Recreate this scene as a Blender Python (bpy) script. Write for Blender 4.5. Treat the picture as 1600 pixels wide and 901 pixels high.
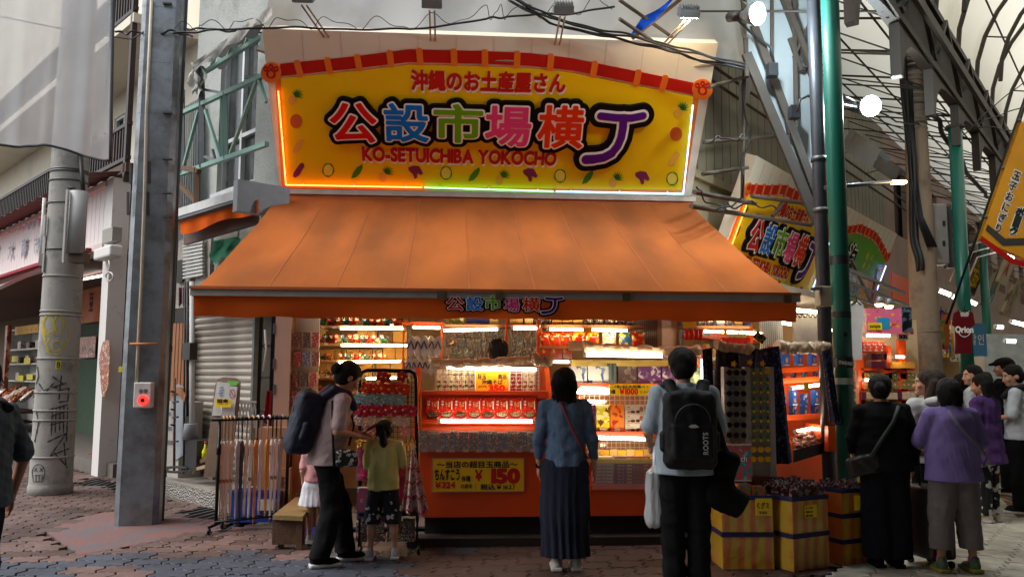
import bpy,bmesh,math,random
import numpy as np
from mathutils import Vector,Matrix,Euler
for _o in list(bpy.data.objects):
 bpy.data.objects.remove(_o,do_unlink=True)
SC = bpy.context.scene
COL = SC.collection
rnd = random.Random(7)
R = math.radians
# camera
FPX = 1300.0
YAW,PITCH,ROLL = 4.0,5.93,0.25
CAMPOS = Vector((0,0,1.55))
cam_data = bpy.data.cameras.new('camera')
cam = bpy.data.objects.new('camera',cam_data)
COL.objects.link(cam)
SC.camera = cam
cam_data.sensor_width = 36.0
cam_data.lens = 36.0 * FPX / 1600.0
cam_data.clip_start = 0.05
cam_data.clip_end = 600.0
CAMROT = (Matrix.Rotation(R(-YAW),3,'Z') @ Matrix.Rotation(R(90 + PITCH),3,'X')
   @ Matrix.Rotation(R(ROLL),3,'Z'))
cam.matrix_world = Matrix.Translation(CAMPOS) @ CAMROT.to_4x4()
cam_data.dof.use_dof = False
# world, sun, exposure
SUN_EL,SUN_AZ = 52.0,-98.0        # azimuth from +Y towards +X (the light comes from the open street on the left)
world = bpy.data.worlds.new('World')
SC.world = world
world.use_nodes = True
_nt = world.node_tree
_bg = _nt.nodes['Background']
_sky = _nt.nodes.new('ShaderNodeTexSky')
_sky.sky_type = 'NISHITA'
_sky.sun_disc = False
_sky.sun_elevation = R(SUN_EL)
_sky.sun_rotation = R(SUN_AZ)
_sky.air_density = 1.0
_sky.dust_density = 3.0
_sky.ozone_density = 1.0
_hs = _nt.nodes.new('ShaderNodeHueSaturation')
_hs.inputs['Saturation'].default_value = 0.25   # even overcast: the sky's own colour, greyed
_nt.links.new(_sky.outputs['Color'],_hs.inputs['Color'])
_nt.links.new(_hs.outputs['Color'],_bg.inputs['Color'])
_bg.inputs['Strength'].default_value = 0.15
_sl = bpy.data.lights.new('sun','SUN')
_sl.energy = 1.3
_sl.angle = R(45)
_sl.color = (1.0,0.97,0.93)
sun = bpy.data.objects.new('sun',_sl)
COL.objects.link(sun)
_sd = Vector((math.sin(R(SUN_AZ)) * math.cos(R(SUN_EL)),math.cos(R(SUN_AZ)) * math.cos(R(SUN_EL)),math.sin(R(SUN_EL))))
sun.rotation_euler = _sd.to_track_quat('Z','Y').to_euler()
sun.location = (-20,5,30)
SC.view_settings.view_transform = 'Standard'
SC.view_settings.look = 'None'
SC.view_settings.exposure = 0.72
SC.view_settings.gamma = 1.0
SC.view_settings.use_curve_mapping = False
SC.cycles.max_bounces = 7
SC.cycles.transparent_max_bounces = 16
SC.cycles.sample_clamp_indirect = 6.0
# survey helpers: sight lines met with real planes
def ray(px,py):
 d = Vector(((px - 800.0) / FPX,-(py - 450.5) / FPX,-1.0))
 return CAMROT @ d
def onY(px,py,Y):
 d = ray(px,py)
 return CAMPOS + d * (Y / d.y)
def onX(px,py,X):
 d = ray(px,py)
 return CAMPOS + d * (X / d.x)
def onZ(px,py,z=0.0):
 d = ray(px,py)
 return CAMPOS + d * ((z - CAMPOS.z) / d.z)
def onP(px,py,p0,n):
 d = ray(px,py)
 return CAMPOS + d * ((Vector(p0) - CAMPOS).dot(n) / d.dot(n))
def proj(p):
 v = CAMROT.transposed() @ (Vector(p) - CAMPOS)
 return (800 + FPX * v.x / -v.z,450.5 - FPX * v.y / -v.z)
# materials
MATS = {}
def lin(c):
 c = c / 255.0
 return c / 12.92 if c <= 0.04045 else ((c + 0.055) / 1.055) ** 2.4
def rgb(r,g,b):
 return (lin(r),lin(g),lin(b))
def mat(name,col,rough=0.6,metal=0.0,var=0.15,vscale=6.0,bump=0.0,bscale=60.0,alpha=1.0,trans=0.0,
  emit=None,estr=0.0,col2=None,mask=None,coat=0.0,spec=None):
 """Principled material with noise variation of colour and a fine bump."""
 if name in MATS:
  return MATS[name]
 m = bpy.data.materials.new(name)
 m.use_nodes = True
 nt = m.node_tree
 N,L = nt.nodes,nt.links
 p = N['Principled BSDF']
 p.inputs['Roughness'].default_value = rough
 p.inputs['Metallic'].default_value = metal
 if coat:p.inputs['Coat Weight'].default_value = coat
 if spec is not None:p.inputs['Specular IOR Level'].default_value = spec
 tc = N.new('ShaderNodeTexCoord')
 c = tuple(col) + (1,)
 if var > 0 or col2:
  nz = N.new('ShaderNodeTexNoise')
  nz.inputs['Scale'].default_value = vscale
  nz.inputs['Detail'].default_value = 6
  nz.inputs['Roughness'].default_value = 0.65
  L.new(tc.outputs['Object'],nz.inputs['Vector'])
  rp = N.new('ShaderNodeValToRGB')
  if col2:
   a,b = mask or (0.45,0.6)
   rp.color_ramp.elements[0].position = a
   rp.color_ramp.elements[1].position = b
   rp.color_ramp.elements[0].color = c
   rp.color_ramp.elements[1].color = tuple(col2) + (1,)
  else:
   rp.color_ramp.elements[0].position = 0.3
   rp.color_ramp.elements[1].position = 0.7
   rp.color_ramp.elements[0].color = tuple(max(0,x * (1 - var)) for x in col) + (1,)
   rp.color_ramp.elements[1].color = tuple(min(1,x * (1 + var)) for x in col) + (1,)
  L.new(nz.outputs['Fac'],rp.inputs['Fac'])
  L.new(rp.outputs['Color'],p.inputs['Base Color'])
  rr = N.new('ShaderNodeMapRange')
  rr.inputs['To Min'].default_value = max(0,rough - 0.1)
  rr.inputs['To Max'].default_value = min(1,rough + 0.12)
  L.new(nz.outputs['Fac'],rr.inputs['Value'])
  L.new(rr.outputs['Result'],p.inputs['Roughness'])
 else:
  p.inputs['Base Color'].default_value = c
 if bump > 0:
  n2 = N.new('ShaderNodeTexNoise')
  n2.inputs['Scale'].default_value = bscale
  n2.inputs['Detail'].default_value = 4
  L.new(tc.outputs['Object'],n2.inputs['Vector'])
  b = N.new('ShaderNodeBump')
  b.inputs['Strength'].default_value = bump
  b.inputs['Distance'].default_value = 0.02
  L.new(n2.outputs['Fac'],b.inputs['Height'])
  L.new(b.outputs['Normal'],p.inputs['Normal'])
 if trans:
  p.inputs['Transmission Weight'].default_value = trans
 if alpha < 1:
  p.inputs['Alpha'].default_value = alpha
 if emit is not None:
  p.inputs['Emission Color'].default_value = tuple(emit) + (1,)
  p.inputs['Emission Strength'].default_value = estr
 MATS[name] = m
 return m
def printed(name,base,spots,scale=30.0,thr=(0.5,0.55),rough=0.35,kind='noise',seed=0.0):
 """Printed packaging: a base colour with crisp coloured shapes."""
 if name in MATS:
  return MATS[name]
 m = bpy.data.materials.new(name)
 m.use_nodes = True
 nt = m.node_tree
 N,L = nt.nodes,nt.links
 p = N['Principled BSDF']
 p.inputs['Roughness'].default_value = rough
 tc = N.new('ShaderNodeTexCoord')
 mp = N.new('ShaderNodeMapping')
 mp.inputs['Location'].default_value = (seed,seed * 1.7,seed * .3)
 L.new(tc.outputs['Object'],mp.inputs['Vector'])
 prev = None
 for i,sc in enumerate(spots):
  t = N.new('ShaderNodeTexNoise')
  t.inputs['Scale'].default_value = scale * (1 + 0.55 * i)
  t.inputs['Detail'].default_value = 1.5
  L.new(mp.outputs[0],t.inputs['Vector'])
  outp = t.outputs['Fac']
  rp = N.new('ShaderNodeValToRGB')
  rp.color_ramp.elements[0].position = thr[0] - 0.06 * i
  rp.color_ramp.elements[1].position = thr[1] - 0.06 * i
  L.new(outp,rp.inputs['Fac'])
  mx = N.new('ShaderNodeMix')
  mx.data_type = 'RGBA'
  L.new(rp.outputs['Color'],mx.inputs[0])
  mx.inputs[7].default_value = tuple(sc) + (1,)
  tgt = mx.inputs[6]
  if prev is None:
   tgt.default_value = tuple(base) + (1,)
  else:
   L.new(prev,tgt)
  prev = mx.outputs[2]
 L.new(prev,p.inputs['Base Color'])
 MATS[name] = m
 return m
def glow(name,col,strength):
 if name in MATS:
  return MATS[name]
 m = bpy.data.materials.new(name)
 m.use_nodes = True
 N = m.node_tree.nodes
 N.remove(N['Principled BSDF'])
 e = N.new('ShaderNodeEmission')
 e.inputs['Color'].default_value = tuple(col) + (1,)
 e.inputs['Strength'].default_value = strength
 m.node_tree.links.new(e.outputs[0],N['Material Output'].inputs['Surface'])
 MATS[name] = m
 return m
def sheet(name,col,opacity=1.0,transl=0.5,var=0.12,vscale=3.0,col2=None,mask=(0.5,0.7),gloss=0.0,stretch=None):
 """Thin cloth / plastic sheet: diffuse + translucent, optionally see-through."""
 if name in MATS:
  return MATS[name]
 m = bpy.data.materials.new(name)
 m.use_nodes = True
 nt = m.node_tree
 N,L = nt.nodes,nt.links
 N.remove(N['Principled BSDF'])
 tc = N.new('ShaderNodeTexCoord')
 nz = N.new('ShaderNodeTexNoise')
 nz.inputs['Scale'].default_value = vscale
 nz.inputs['Detail'].default_value = 6
 if stretch:
  mp = N.new('ShaderNodeMapping'); mp.inputs['Scale'].default_value = stretch
  L.new(tc.outputs['Object'],mp.inputs[0]); L.new(mp.outputs[0],nz.inputs['Vector'])
 else:
  L.new(tc.outputs['Object'],nz.inputs['Vector'])
 rp = N.new('ShaderNodeValToRGB')
 if col2:
  rp.color_ramp.elements[0].position,rp.color_ramp.elements[1].position = mask
  rp.color_ramp.elements[0].color = tuple(col) + (1,)
  rp.color_ramp.elements[1].color = tuple(col2) + (1,)
 else:
  rp.color_ramp.elements[0].position,rp.color_ramp.elements[1].position = 0.3,0.7
  rp.color_ramp.elements[0].color = tuple(x * (1 - var) for x in col) + (1,)
  rp.color_ramp.elements[1].color = tuple(min(1,x * (1 + var)) for x in col) + (1,)
 L.new(nz.outputs['Fac'],rp.inputs['Fac'])
 d = N.new('ShaderNodeBsdfDiffuse')
 t = N.new('ShaderNodeBsdfTranslucent')
 L.new(rp.outputs[0],d.inputs['Color'])
 L.new(rp.outputs[0],t.inputs['Color'])
 mx = N.new('ShaderNodeMixShader')
 mx.inputs[0].default_value = transl
 L.new(d.outputs[0],mx.inputs[1])
 L.new(t.outputs[0],mx.inputs[2])
 out = mx.outputs[0]
 if gloss:
  g = N.new('ShaderNodeBsdfGlossy')
  g.inputs['Roughness'].default_value = 0.25
  m3 = N.new('ShaderNodeMixShader')
  m3.inputs[0].default_value = gloss
  L.new(out,m3.inputs[1])
  L.new(g.outputs[0],m3.inputs[2])
  out = m3.outputs[0]
 if opacity < 1:
  tr = N.new('ShaderNodeBsdfTransparent')
  m2 = N.new('ShaderNodeMixShader')
  m2.inputs[0].default_value = opacity
  L.new(tr.outputs[0],m2.inputs[1])
  L.new(out,m2.inputs[2])
  out = m2.outputs[0]
 L.new(out,N['Material Output'].inputs['Surface'])
 MATS[name] = m
 return m
# objects
WM = {}                       # world matrix of everything made, by name
def tag(o,label=None,cat=None,group=None,kind=None):
 if label:o['label'] = label
 if cat:o['category'] = cat
 if group:o['group'] = group
 if kind:o['kind'] = kind
 return o
def empty(name,loc,rz=0.0,label=None,cat=None,group=None):
 o = bpy.data.objects.new(name,None)
 o.empty_display_size = 0.1
 COL.objects.link(o)
 o.location = loc
 o.rotation_euler = (0,0,rz)
 WM[o.name] = Matrix.Translation(Vector(loc)) @ Matrix.Rotation(rz,4,'Z')
 return tag(o,label,cat,group)
def link_mesh(name,me,parent=None,loc=None,rot=None):
 o = bpy.data.objects.new(name,me)
 COL.objects.link(o)
 M = WM[parent.name] if parent is not None else Matrix.Identity(4)
 if parent is not None:o.parent = parent
 if loc is not None:o.location = loc
 if rot is not None:o.rotation_euler = rot
 WM[o.name] = M @ Matrix.LocRotScale(o.location,o.rotation_euler,None)
 return o
def copy_tree(o,parent=None,loc=None,rz=None):
 c = o.copy()
 COL.objects.link(c)
 c.parent = parent
 if loc is not None:c.location = loc
 if rz is not None:c.rotation_euler = (0,0,rz)
 WM[c.name] = (WM[parent.name] if parent is not None else Matrix.Identity(4)) @ Matrix.LocRotScale(c.location,c.rotation_euler,c.scale)
 for ch in list(o.children):
  copy_tree(ch,c)
 return c
class MB:
 """Collects vertices and faces, each face with a material, and links them as one mesh object."""
 def __init__(s):
  s.v,s.f,s.m,s.sm = [],[],[],[]
 def add(s,vs,fs,mi=0,smooth=False):
  b = len(s.v)
  s.v.extend([tuple(p) for p in vs])
  for f in fs:
   s.f.append([b + i for i in f])
   s.m.append(mi)
   s.sm.append(smooth)
  return s
 def box(s,lo,hi,mi=0):
  x0,y0,z0 = lo; x1,y1,z1 = hi
  return s.add([(x0,y0,z0),(x1,y0,z0),(x1,y1,z0),(x0,y1,z0),(x0,y0,z1),(x1,y0,z1),(x1,y1,z1),(x0,y1,z1)],
    [(0,3,2,1),(4,5,6,7),(0,1,5,4),(1,2,6,5),(2,3,7,6),(3,0,4,7)],mi)
 def obox(s,c,ux,uy,uz,hx,hy,hz,mi=0):
  """box with own axes; h* are half sizes"""
  c,ux,uy,uz = Vector(c),Vector(ux),Vector(uy),Vector(uz)
  vs = [c + ux * (a * hx) + uy * (b * hy) + uz * (d * hz) for d in (-1,1) for a,b in ((-1,-1),(1,-1),(1,1),(-1,1))]
  return s.add(vs,[(0,3,2,1),(4,5,6,7),(0,1,5,4),(1,2,6,5),(2,3,7,6),(3,0,4,7)],mi)
 def beam(s,p0,p1,w,h,mi=0,up=(0,0,1)):
  p0,p1 = Vector(p0),Vector(p1)
  d = (p1 - p0); L = d.length
  if L < 1e-6:return s
  d /= L
  up = Vector(up)
  if abs(d.dot(up)) > 0.99:up = Vector((0,1,0))
  side = d.cross(up).normalized()
  u2 = side.cross(d).normalized()
  return s.obox((p0 + p1) / 2,d,side,u2,L / 2,w / 2,h / 2,mi)
 def tube(s,pts,r,seg=8,mi=0,caps=True,smooth=True):
  pts = [Vector(p) for p in pts]
  n = len(pts)
  rs = r if isinstance(r,(list,tuple)) else [r] * n
  d0 = (pts[1] - pts[0]).normalized()
  a = Vector((0,0,1)) if abs(d0.z) < 0.9 else Vector((1,0,0))
  nrm = d0.cross(a).normalized()
  rings = []
  for i,p in enumerate(pts):
   if i == 0:d = pts[1] - pts[0]
   elif i == n - 1:d = pts[-1] - pts[-2]
   else:d = (pts[i + 1] - pts[i - 1])
   d = d.normalized()
   nrm = (nrm - d * nrm.dot(d)).normalized()
   bi = d.cross(nrm)
   rings.append([p + nrm * (rs[i] * math.cos(2 * math.pi * k / seg)) + bi * (rs[i] * math.sin(2 * math.pi * k / seg)) for k in range(seg)])
  return s.loft(rings,mi,caps,smooth)
 def loft(s,rings,mi=0,caps=True,smooth=True,closed=True):
  n = len(rings[0]); b = len(s.v)
  for rg in rings:s.v.extend([tuple(p) for p in rg])
  for i in range(len(rings) - 1):
   for k in range(n if closed else n - 1):
    k2 = (k + 1) % n
    s.f.append([b + i * n + k,b + i * n + k2,b + (i + 1) * n + k2,b + (i + 1) * n + k])
    s.m.append(mi); s.sm.append(smooth)
  if caps:
   s.f.append([b + k for k in range(n)][::-1]); s.m.append(mi); s.sm.append(False)
   s.f.append([b + (len(rings) - 1) * n + k for k in range(n)]); s.m.append(mi); s.sm.append(False)
  return s
 def lathe(s,prof,c=(0,0,0),seg=16,mi=0,smooth=True):
  c = Vector(c)
  rings = [[c + Vector((r * math.cos(2 * math.pi * k / seg),r * math.sin(2 * math.pi * k / seg),z)) for k in range(seg)] for r,z in prof]
  return s.loft(rings,mi,True,smooth)
 def prism(s,poly,off,mi=0,smooth=False):
  """closed 3D polygon pushed along the vector off"""
  poly = [Vector(p) for p in poly]; off = Vector(off); n = len(poly); b = len(s.v)
  s.v.extend([tuple(p) for p in poly]); s.v.extend([tuple(p + off) for p in poly])
  s.f.append(list(range(b,b + n))); s.f.append([b + n + i for i in range(n)][::-1])
  for i in range(n):
   j = (i + 1) % n
   s.f.append([b + i,b + n + i,b + n + j,b + j])
  s.m += [mi] * (n + 2); s.sm += [False] * 2 + [smooth] * n
  return s
 def grid(s,fn,nu,nv,mi=0,smooth=True):
  vs = [fn(i / nu,j / nv) for j in range(nv + 1) for i in range(nu + 1)]
  fs = [(j * (nu + 1) + i,j * (nu + 1) + i + 1,(j + 1) * (nu + 1) + i + 1,(j + 1) * (nu + 1) + i) for j in range(nv) for i in range(nu)]
  return s.add(vs,fs,mi,smooth)
 def mesh(s,name,mats,inv=None):
  me = bpy.data.meshes.new(name)
  vs = s.v if inv is None else [tuple(inv @ Vector(p)) for p in s.v]
  me.from_pydata(vs,[],s.f)
  ms = mats if isinstance(mats,(list,tuple)) else [mats]
  for m in ms:me.materials.append(m)
  me.polygons.foreach_set('material_index',s.m)
  me.polygons.foreach_set('use_smooth',s.sm)
  me.update()
  return me
 def build(s,name,mats,parent=None,local=False,origin=None):
  """vertices are world coordinates unless local=True; a parentless mesh gets its origin at its base"""
  if parent is not None:
   inv = None if local else WM[parent.name].inverted()
   return link_mesh(name,s.mesh(name,mats,inv),parent)
  if local:
   return link_mesh(name,s.mesh(name,mats))
  if origin is None:
   xs = [p[0] for p in s.v]; ys = [p[1] for p in s.v]; zs = [p[2] for p in s.v]
   origin = ((min(xs) + max(xs)) / 2,(min(ys) + max(ys)) / 2,min(zs))
  return link_mesh(name,s.mesh(name,mats,Matrix.Translation(-Vector(origin))),loc=origin)
def bevel_mesh(me,w=0.01,seg=2):
 bm = bmesh.new(); bm.from_mesh(me)
 bmesh.ops.bevel(bm,geom=bm.edges[:],offset=w,segments=seg,affect='EDGES',profile=0.5)
 bm.to_mesh(me); bm.free()
 return me
# lettering
_TC = {}
def text_geo(s,bold=0.0,spacing=1.0):
 """flat letter mesh (arrays) of a string, normalised to its own bounding box"""
 key = (s,bold,spacing)
 if key in _TC:return _TC[key]
 cu = bpy.data.curves.new('t','FONT')
 cu.body = s; cu.size = 1.0; cu.offset = bold; cu.space_character = spacing
 cu.resolution_u = 3
 cu.fill_mode = 'BOTH'
 o = bpy.data.objects.new('t',cu)
 me = bpy.data.meshes.new_from_object(o)
 vs = np.array([v.co[:] for v in me.vertices]) if len(me.vertices) else np.zeros((1,3))
 fs = [list(p.vertices) for p in me.polygons]
 bpy.data.objects.remove(o); bpy.data.curves.remove(cu); bpy.data.meshes.remove(me)
 lo,hi = vs.min(0),vs.max(0)
 vs = vs - lo
 _TC[key] = (vs,fs,hi[0] - lo[0],hi[1] - lo[1])
 return _TC[key]
def text_into(mb,s,org,u,v,h,w=None,bold=0.0,lift=0.003,mi=0,centre=True,spacing=1.0,thick=0.0):
 """letters on the plane org + a*u + b*v (unit vectors); h = height, w = width to fit"""
 vs,fs,W,H = text_geo(s,bold,spacing)
 u,v = Vector(u).normalized(),Vector(v).normalized()
 n = u.cross(v).normalized()
 sy = h / max(H,1e-6)
 sx = sy if w is None else w / max(W,1e-6)
 ww = W * sx
 ox = -ww / 2 if centre else 0
 oy = -h / 2 if centre else 0
 org = Vector(org) + n * lift
 pts = [org + u * (x * sx + ox) + v * (y * sy + oy) for x,y,_ in vs]
 mb.add(pts,fs,mi)
 return mb
def glyph_lines(ch):
 cu = bpy.data.curves.new('t','FONT')
 cu.body = ch; cu.size = 1.0; cu.resolution_u = 4; cu.fill_mode = 'NONE'
 o = bpy.data.objects.new('t',cu)
 me = bpy.data.meshes.new_from_object(o)
 vs = np.array([v.co[:2] for v in me.vertices])
 es = np.array([e.vertices[:] for e in me.edges])
 bpy.data.objects.remove(o); bpy.data.curves.remove(cu); bpy.data.meshes.remove(me)
 return vs,es
def seg_dist(X,Y,a,b):
 ab = b - a
 t = np.clip(((X - a[0]) * ab[0] + (Y - a[1]) * ab[1]) / max(ab @ ab,1e-12),0,1)
 return np.hypot(X - a[0] - t * ab[0],Y - a[1] - t * ab[1])
def glyph_sdf(ch,n=110,pad=0.22):
 vs,es = glyph_lines(ch)
 lo,hi = vs.min(0) - pad,vs.max(0) + pad
 h = max(hi - lo) / n
 xs = np.arange(lo[0],hi[0] + h,h); ys = np.arange(lo[1],hi[1] + h,h)
 X,Y = np.meshgrid(xs,ys,indexing='ij')
 D = np.full(X.shape,9.0); wn = np.zeros(X.shape,int)
 for i,j in es:
  a,b = vs[i],vs[j]
  D = np.minimum(D,seg_dist(X,Y,a,b))
  up = (a[1] <= Y) & (b[1] > Y); dn = (a[1] > Y) & (b[1] <= Y)
  m = up | dn
  xx = a[0] + (Y - a[1]) / (b[1] - a[1] if b[1] != a[1] else 1) * (b[0] - a[0])
  wn += m & (xx > X)
 return xs,ys,np.where(wn % 2 == 1,-D,D),vs.min(0),vs.max(0)
def level_poly(xs,ys,F,lvl=0.0):
 """marching squares: filled region F<lvl as (verts, faces, rim edges)"""
 G = F - lvl
 nx,ny = G.shape
 vid = {}; V = []; FC = []; RIM = []
 def corner(i,j):
  k = (i,j)
  if k not in vid:
   vid[k] = len(V); V.append((xs[i],ys[j]))
  return vid[k]
 def cut(i,j,i2,j2):
  k = (i,j,i2,j2) if (i,j) < (i2,j2) else (i2,j2,i,j)
  if k not in vid:
   a,b = G[k[0],k[1]],G[k[2],k[3]]
   t = a / (a - b)
   vid[k] = len(V)
   V.append((xs[k[0]] + t * (xs[k[2]] - xs[k[0]]),ys[k[1]] + t * (ys[k[3]] - ys[k[1]])))
  return vid[k]
 ins = G < 0
 cells = ins[:-1,:-1].astype(int) + ins[1:,:-1] + ins[1:,1:] + ins[:-1,1:]
 full = cells == 4
 for i in range(nx - 1):                       # runs of filled cells become one long quad
  j = 0
  while j < ny - 1:
   if full[i,j]:
    k = j
    while k < ny - 1 and full[i,k]:k += 1
    FC.append([corner(i,j),corner(i + 1,j),corner(i + 1,k),corner(i,k)])
    j = k
   else:j += 1
 for i,j in zip(*np.nonzero((cells > 0) & ~full)):
  cs = [(i,j),(i + 1,j),(i + 1,j + 1),(i,j + 1)]
  poly = []
  for k in range(4):
   a,b = cs[k],cs[(k + 1) % 4]
   ia,ib = ins[a],ins[b]
   if ia:poly.append((corner(*a),0))
   if ia != ib:poly.append((cut(*a,*b),1))
  if len(poly) >= 3:
   FC.append([p[0] for p in poly])
   m = len(poly)
   if cells[i,j] < 4:
    for k in range(m):
     if poly[k][1] and poly[(k + 1) % m][1]:
      RIM.append((poly[k][0],poly[(k + 1) % m][0]))
 return V,FC,RIM
def solid_2d(mb,geo,to3,n,z0,z1,mi=0):
 """push a 2D region out into a solid: to3(x, y) -> base point; n = normal"""
 V,FC,RIM = geo
 n = Vector(n)
 base = [to3(x,y) for x,y in V]
 top = [p + n * z1 for p in base]
 mb.add(top,FC,mi)
 if RIM and z1 > z0:
  ks = sorted({k for e in RIM for k in e}); ix = {k:i for i,k in enumerate(ks)}
  m = len(ks)
  mb.add([top[k] for k in ks] + [base[k] + n * z0 for k in ks],
    [(ix[a],ix[a] + m,ix[b] + m,ix[b]) for a,b in RIM],mi)
 return mb
# implicit surfaces (people, bags, hair)
class SDF:
 def __init__(s,lo,hi,h):
  s.h = h; s.lo = np.array(lo,float)
  n = np.ceil((np.array(hi) - s.lo) / h).astype(int) + 1
  s.F = np.full(n,0.25,np.float32)
  s.ax = [s.lo[k] + h * np.arange(n[k]) for k in range(3)]
 def _box(s,lo,hi):
  sl = []
  for k in range(3):
   a = int(max(0,math.floor((lo[k] - s.lo[k]) / s.h)))
   b = int(min(s.F.shape[k],math.ceil((hi[k] - s.lo[k]) / s.h) + 1))
   if b <= a:return None
   sl.append(slice(a,b))
  return tuple(sl)
 def _merge(s,sl,D,k,sub=False):
  f = s.F[sl]
  if sub:
   D = -D
   if k > 0:
    hh = np.clip(0.5 - 0.5 * (f - D) / k,0,1)
    s.F[sl] = f * (1 - hh) + D * hh + k * hh * (1 - hh)
   else:s.F[sl] = np.maximum(f,D)
   return
  if k > 0:
   hh = np.clip(0.5 + 0.5 * (f - D) / k,0,1)
   s.F[sl] = f * (1 - hh) + D * hh - k * hh * (1 - hh)
  else:
   s.F[sl] = np.minimum(f,D)
 def cap(s,a,b,ra,rb=None,k=0.03,sub=False,flat=None):
  """tapered capsule; flat=(axis vector, factor) squeezes it across that axis"""
  rb = ra if rb is None else rb
  a = np.array(a,float); b = np.array(b,float)
  rm = max(ra,rb) * (1 if flat is None else max(1,flat[1])) + k + 0.04
  sl = s._box(np.minimum(a,b) - rm,np.maximum(a,b) + rm)
  if sl is None:return s
  P = np.stack(np.meshgrid(*[s.ax[i][sl[i]] for i in range(3)],indexing='ij'),-1)
  ab = b - a
  t = np.clip(((P - a) @ ab) / max(ab @ ab,1e-9),0,1)
  Q = P - a - t[...,None] * ab
  if flat is not None:
   n = np.array(flat[0],float); n /= np.linalg.norm(n)
   Q = Q - (Q @ n)[...,None] * n * (1 - 1 / flat[1])
  D = np.linalg.norm(Q,axis=-1) - (ra + (rb - ra) * t)
  if flat is not None:D = D * min(1,flat[1])
  s._merge(sl,D,k,sub); return s
 def ell(s,c,r,rot=None,k=0.03,sub=False):
  c = np.array(c,float); r = np.array(r,float)
  rm = max(r) + k + 0.04
  sl = s._box(c - rm,c + rm)
  if sl is None:return s
  P = np.stack(np.meshgrid(*[s.ax[i][sl[i]] for i in range(3)],indexing='ij'),-1) - c
  if rot is not None:P = P @ np.array(rot)
  q = P / r
  k0 = np.linalg.norm(q,axis=-1); k1 = np.linalg.norm(q / r,axis=-1)
  D = k0 * (k0 - 1) / np.maximum(k1,1e-6)
  s._merge(sl,D,k,sub); return s
 def rbox(s,c,hsz,rad,rot=None,k=0.01,sub=False):
  c = np.array(c,float); hs = np.array(hsz,float) - rad
  rm = np.linalg.norm(hsz) + k + 0.04
  sl = s._box(c - rm,c + rm)
  if sl is None:return s
  P = np.stack(np.meshgrid(*[s.ax[i][sl[i]] for i in range(3)],indexing='ij'),-1) - c
  if rot is not None:P = P @ np.array(rot)
  q = np.abs(P) - hs
  D = np.linalg.norm(np.maximum(q,0),axis=-1) + np.minimum(q.max(-1),0) - rad
  s._merge(sl,D,k,sub); return s
 def cut(s,axis,val,keep='above',amp=0.0):
  """slice with a plane"""
  g = s.ax[axis] - val
  shp = [1,1,1]; shp[axis] = -1
  g = g.reshape(shp)
  s.F = np.maximum(s.F,(-g if keep == 'above' else g)).astype(np.float32)
  return s
 def noise(s,amp,sc,seed=0,stretch=(1,1,1)):
  r = np.random.RandomState(seed)
  X,Y,Z = np.meshgrid(*s.ax,indexing='ij')
  n = 0
  for i in range(5):
   w = r.normal(size=3) * sc * np.array(stretch) * (1 + .5 * i); ph = r.uniform(0,6.28)
   n = n + np.sin(X * w[0] + Y * w[1] + Z * w[2] + ph) / (1 + .5 * i)
  s.F = (s.F + amp * n / 2).astype(np.float32)
  return s
 def field(s,fn):
  X,Y,Z = np.meshgrid(*s.ax,indexing='ij')
  s.F = fn(s.F,X,Y,Z).astype(np.float32)
  return s
 def mesh(s):
  F = s.F
  F[0],F[-1],F[:,0],F[:,-1],F[:,:,0],F[:,:,-1] = 1,1,1,1,1,1
  neg = F < 0
  nx,ny,nz = F.shape
  cnt = np.zeros((nx - 1,ny - 1,nz - 1),np.int16)
  sh = lambda A,i,j,k:A[i:nx - 1 + i,j:ny - 1 + j,k:nz - 1 + k]
  for i in (0,1):
   for j in (0,1):
    for k in (0,1):
     cnt += sh(neg,i,j,k)
  act = (cnt > 0) & (cnt < 8)
  I = np.stack(np.nonzero(act),-1)
  if len(I) == 0:return [],[]
  idx = np.full(act.shape,-1,np.int64); idx[act] = np.arange(len(I))
  acc = np.zeros((len(I),3)); num = np.zeros(len(I))
  cs = [(0,0,0),(1,0,0),(0,1,0),(1,1,0),(0,0,1),(1,0,1),(0,1,1),(1,1,1)]
  for a in range(8):
   for b in range(a + 1,8):
    if sum(abs(x - y) for x,y in zip(cs[a],cs[b])) != 1:continue
    A,B = np.array(cs[a]),np.array(cs[b])
    fa = F[tuple((I + A).T)]; fb = F[tuple((I + B).T)]
    m = (fa < 0) != (fb < 0)
    t = np.where(m,fa / np.where(m,fa - fb,1),0)
    acc += np.where(m[:,None],A + t[:,None] * (B - A),0); num += m
  V = s.lo + s.h * (I + acc / num[:,None])
  Q = []
  for axis in range(3):
   o = [0,0,0]; o[axis] = 1
   a = neg[:nx - o[0],:ny - o[1],:nz - o[2]]; b = neg[o[0]:,o[1]:,o[2]:]
   E = np.stack(np.nonzero(a != b),-1)
   fl = a[tuple(E.T)]
   u,w = [(1,2),(2,0),(0,1)][axis]
   du = np.zeros(3,int); du[u] = 1; dw = np.zeros(3,int); dw[w] = 1
   ok = (E[:,u] > 0) & (E[:,w] > 0)
   E,fl = E[ok],fl[ok]
   q = np.stack([idx[tuple((E - du - dw).T)],idx[tuple((E - dw).T)],idx[tuple(E.T)],idx[tuple((E - du).T)]],-1)
   q[~fl] = q[~fl][:,::-1]
   Q.append(q)
  return V,np.concatenate(Q)
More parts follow.
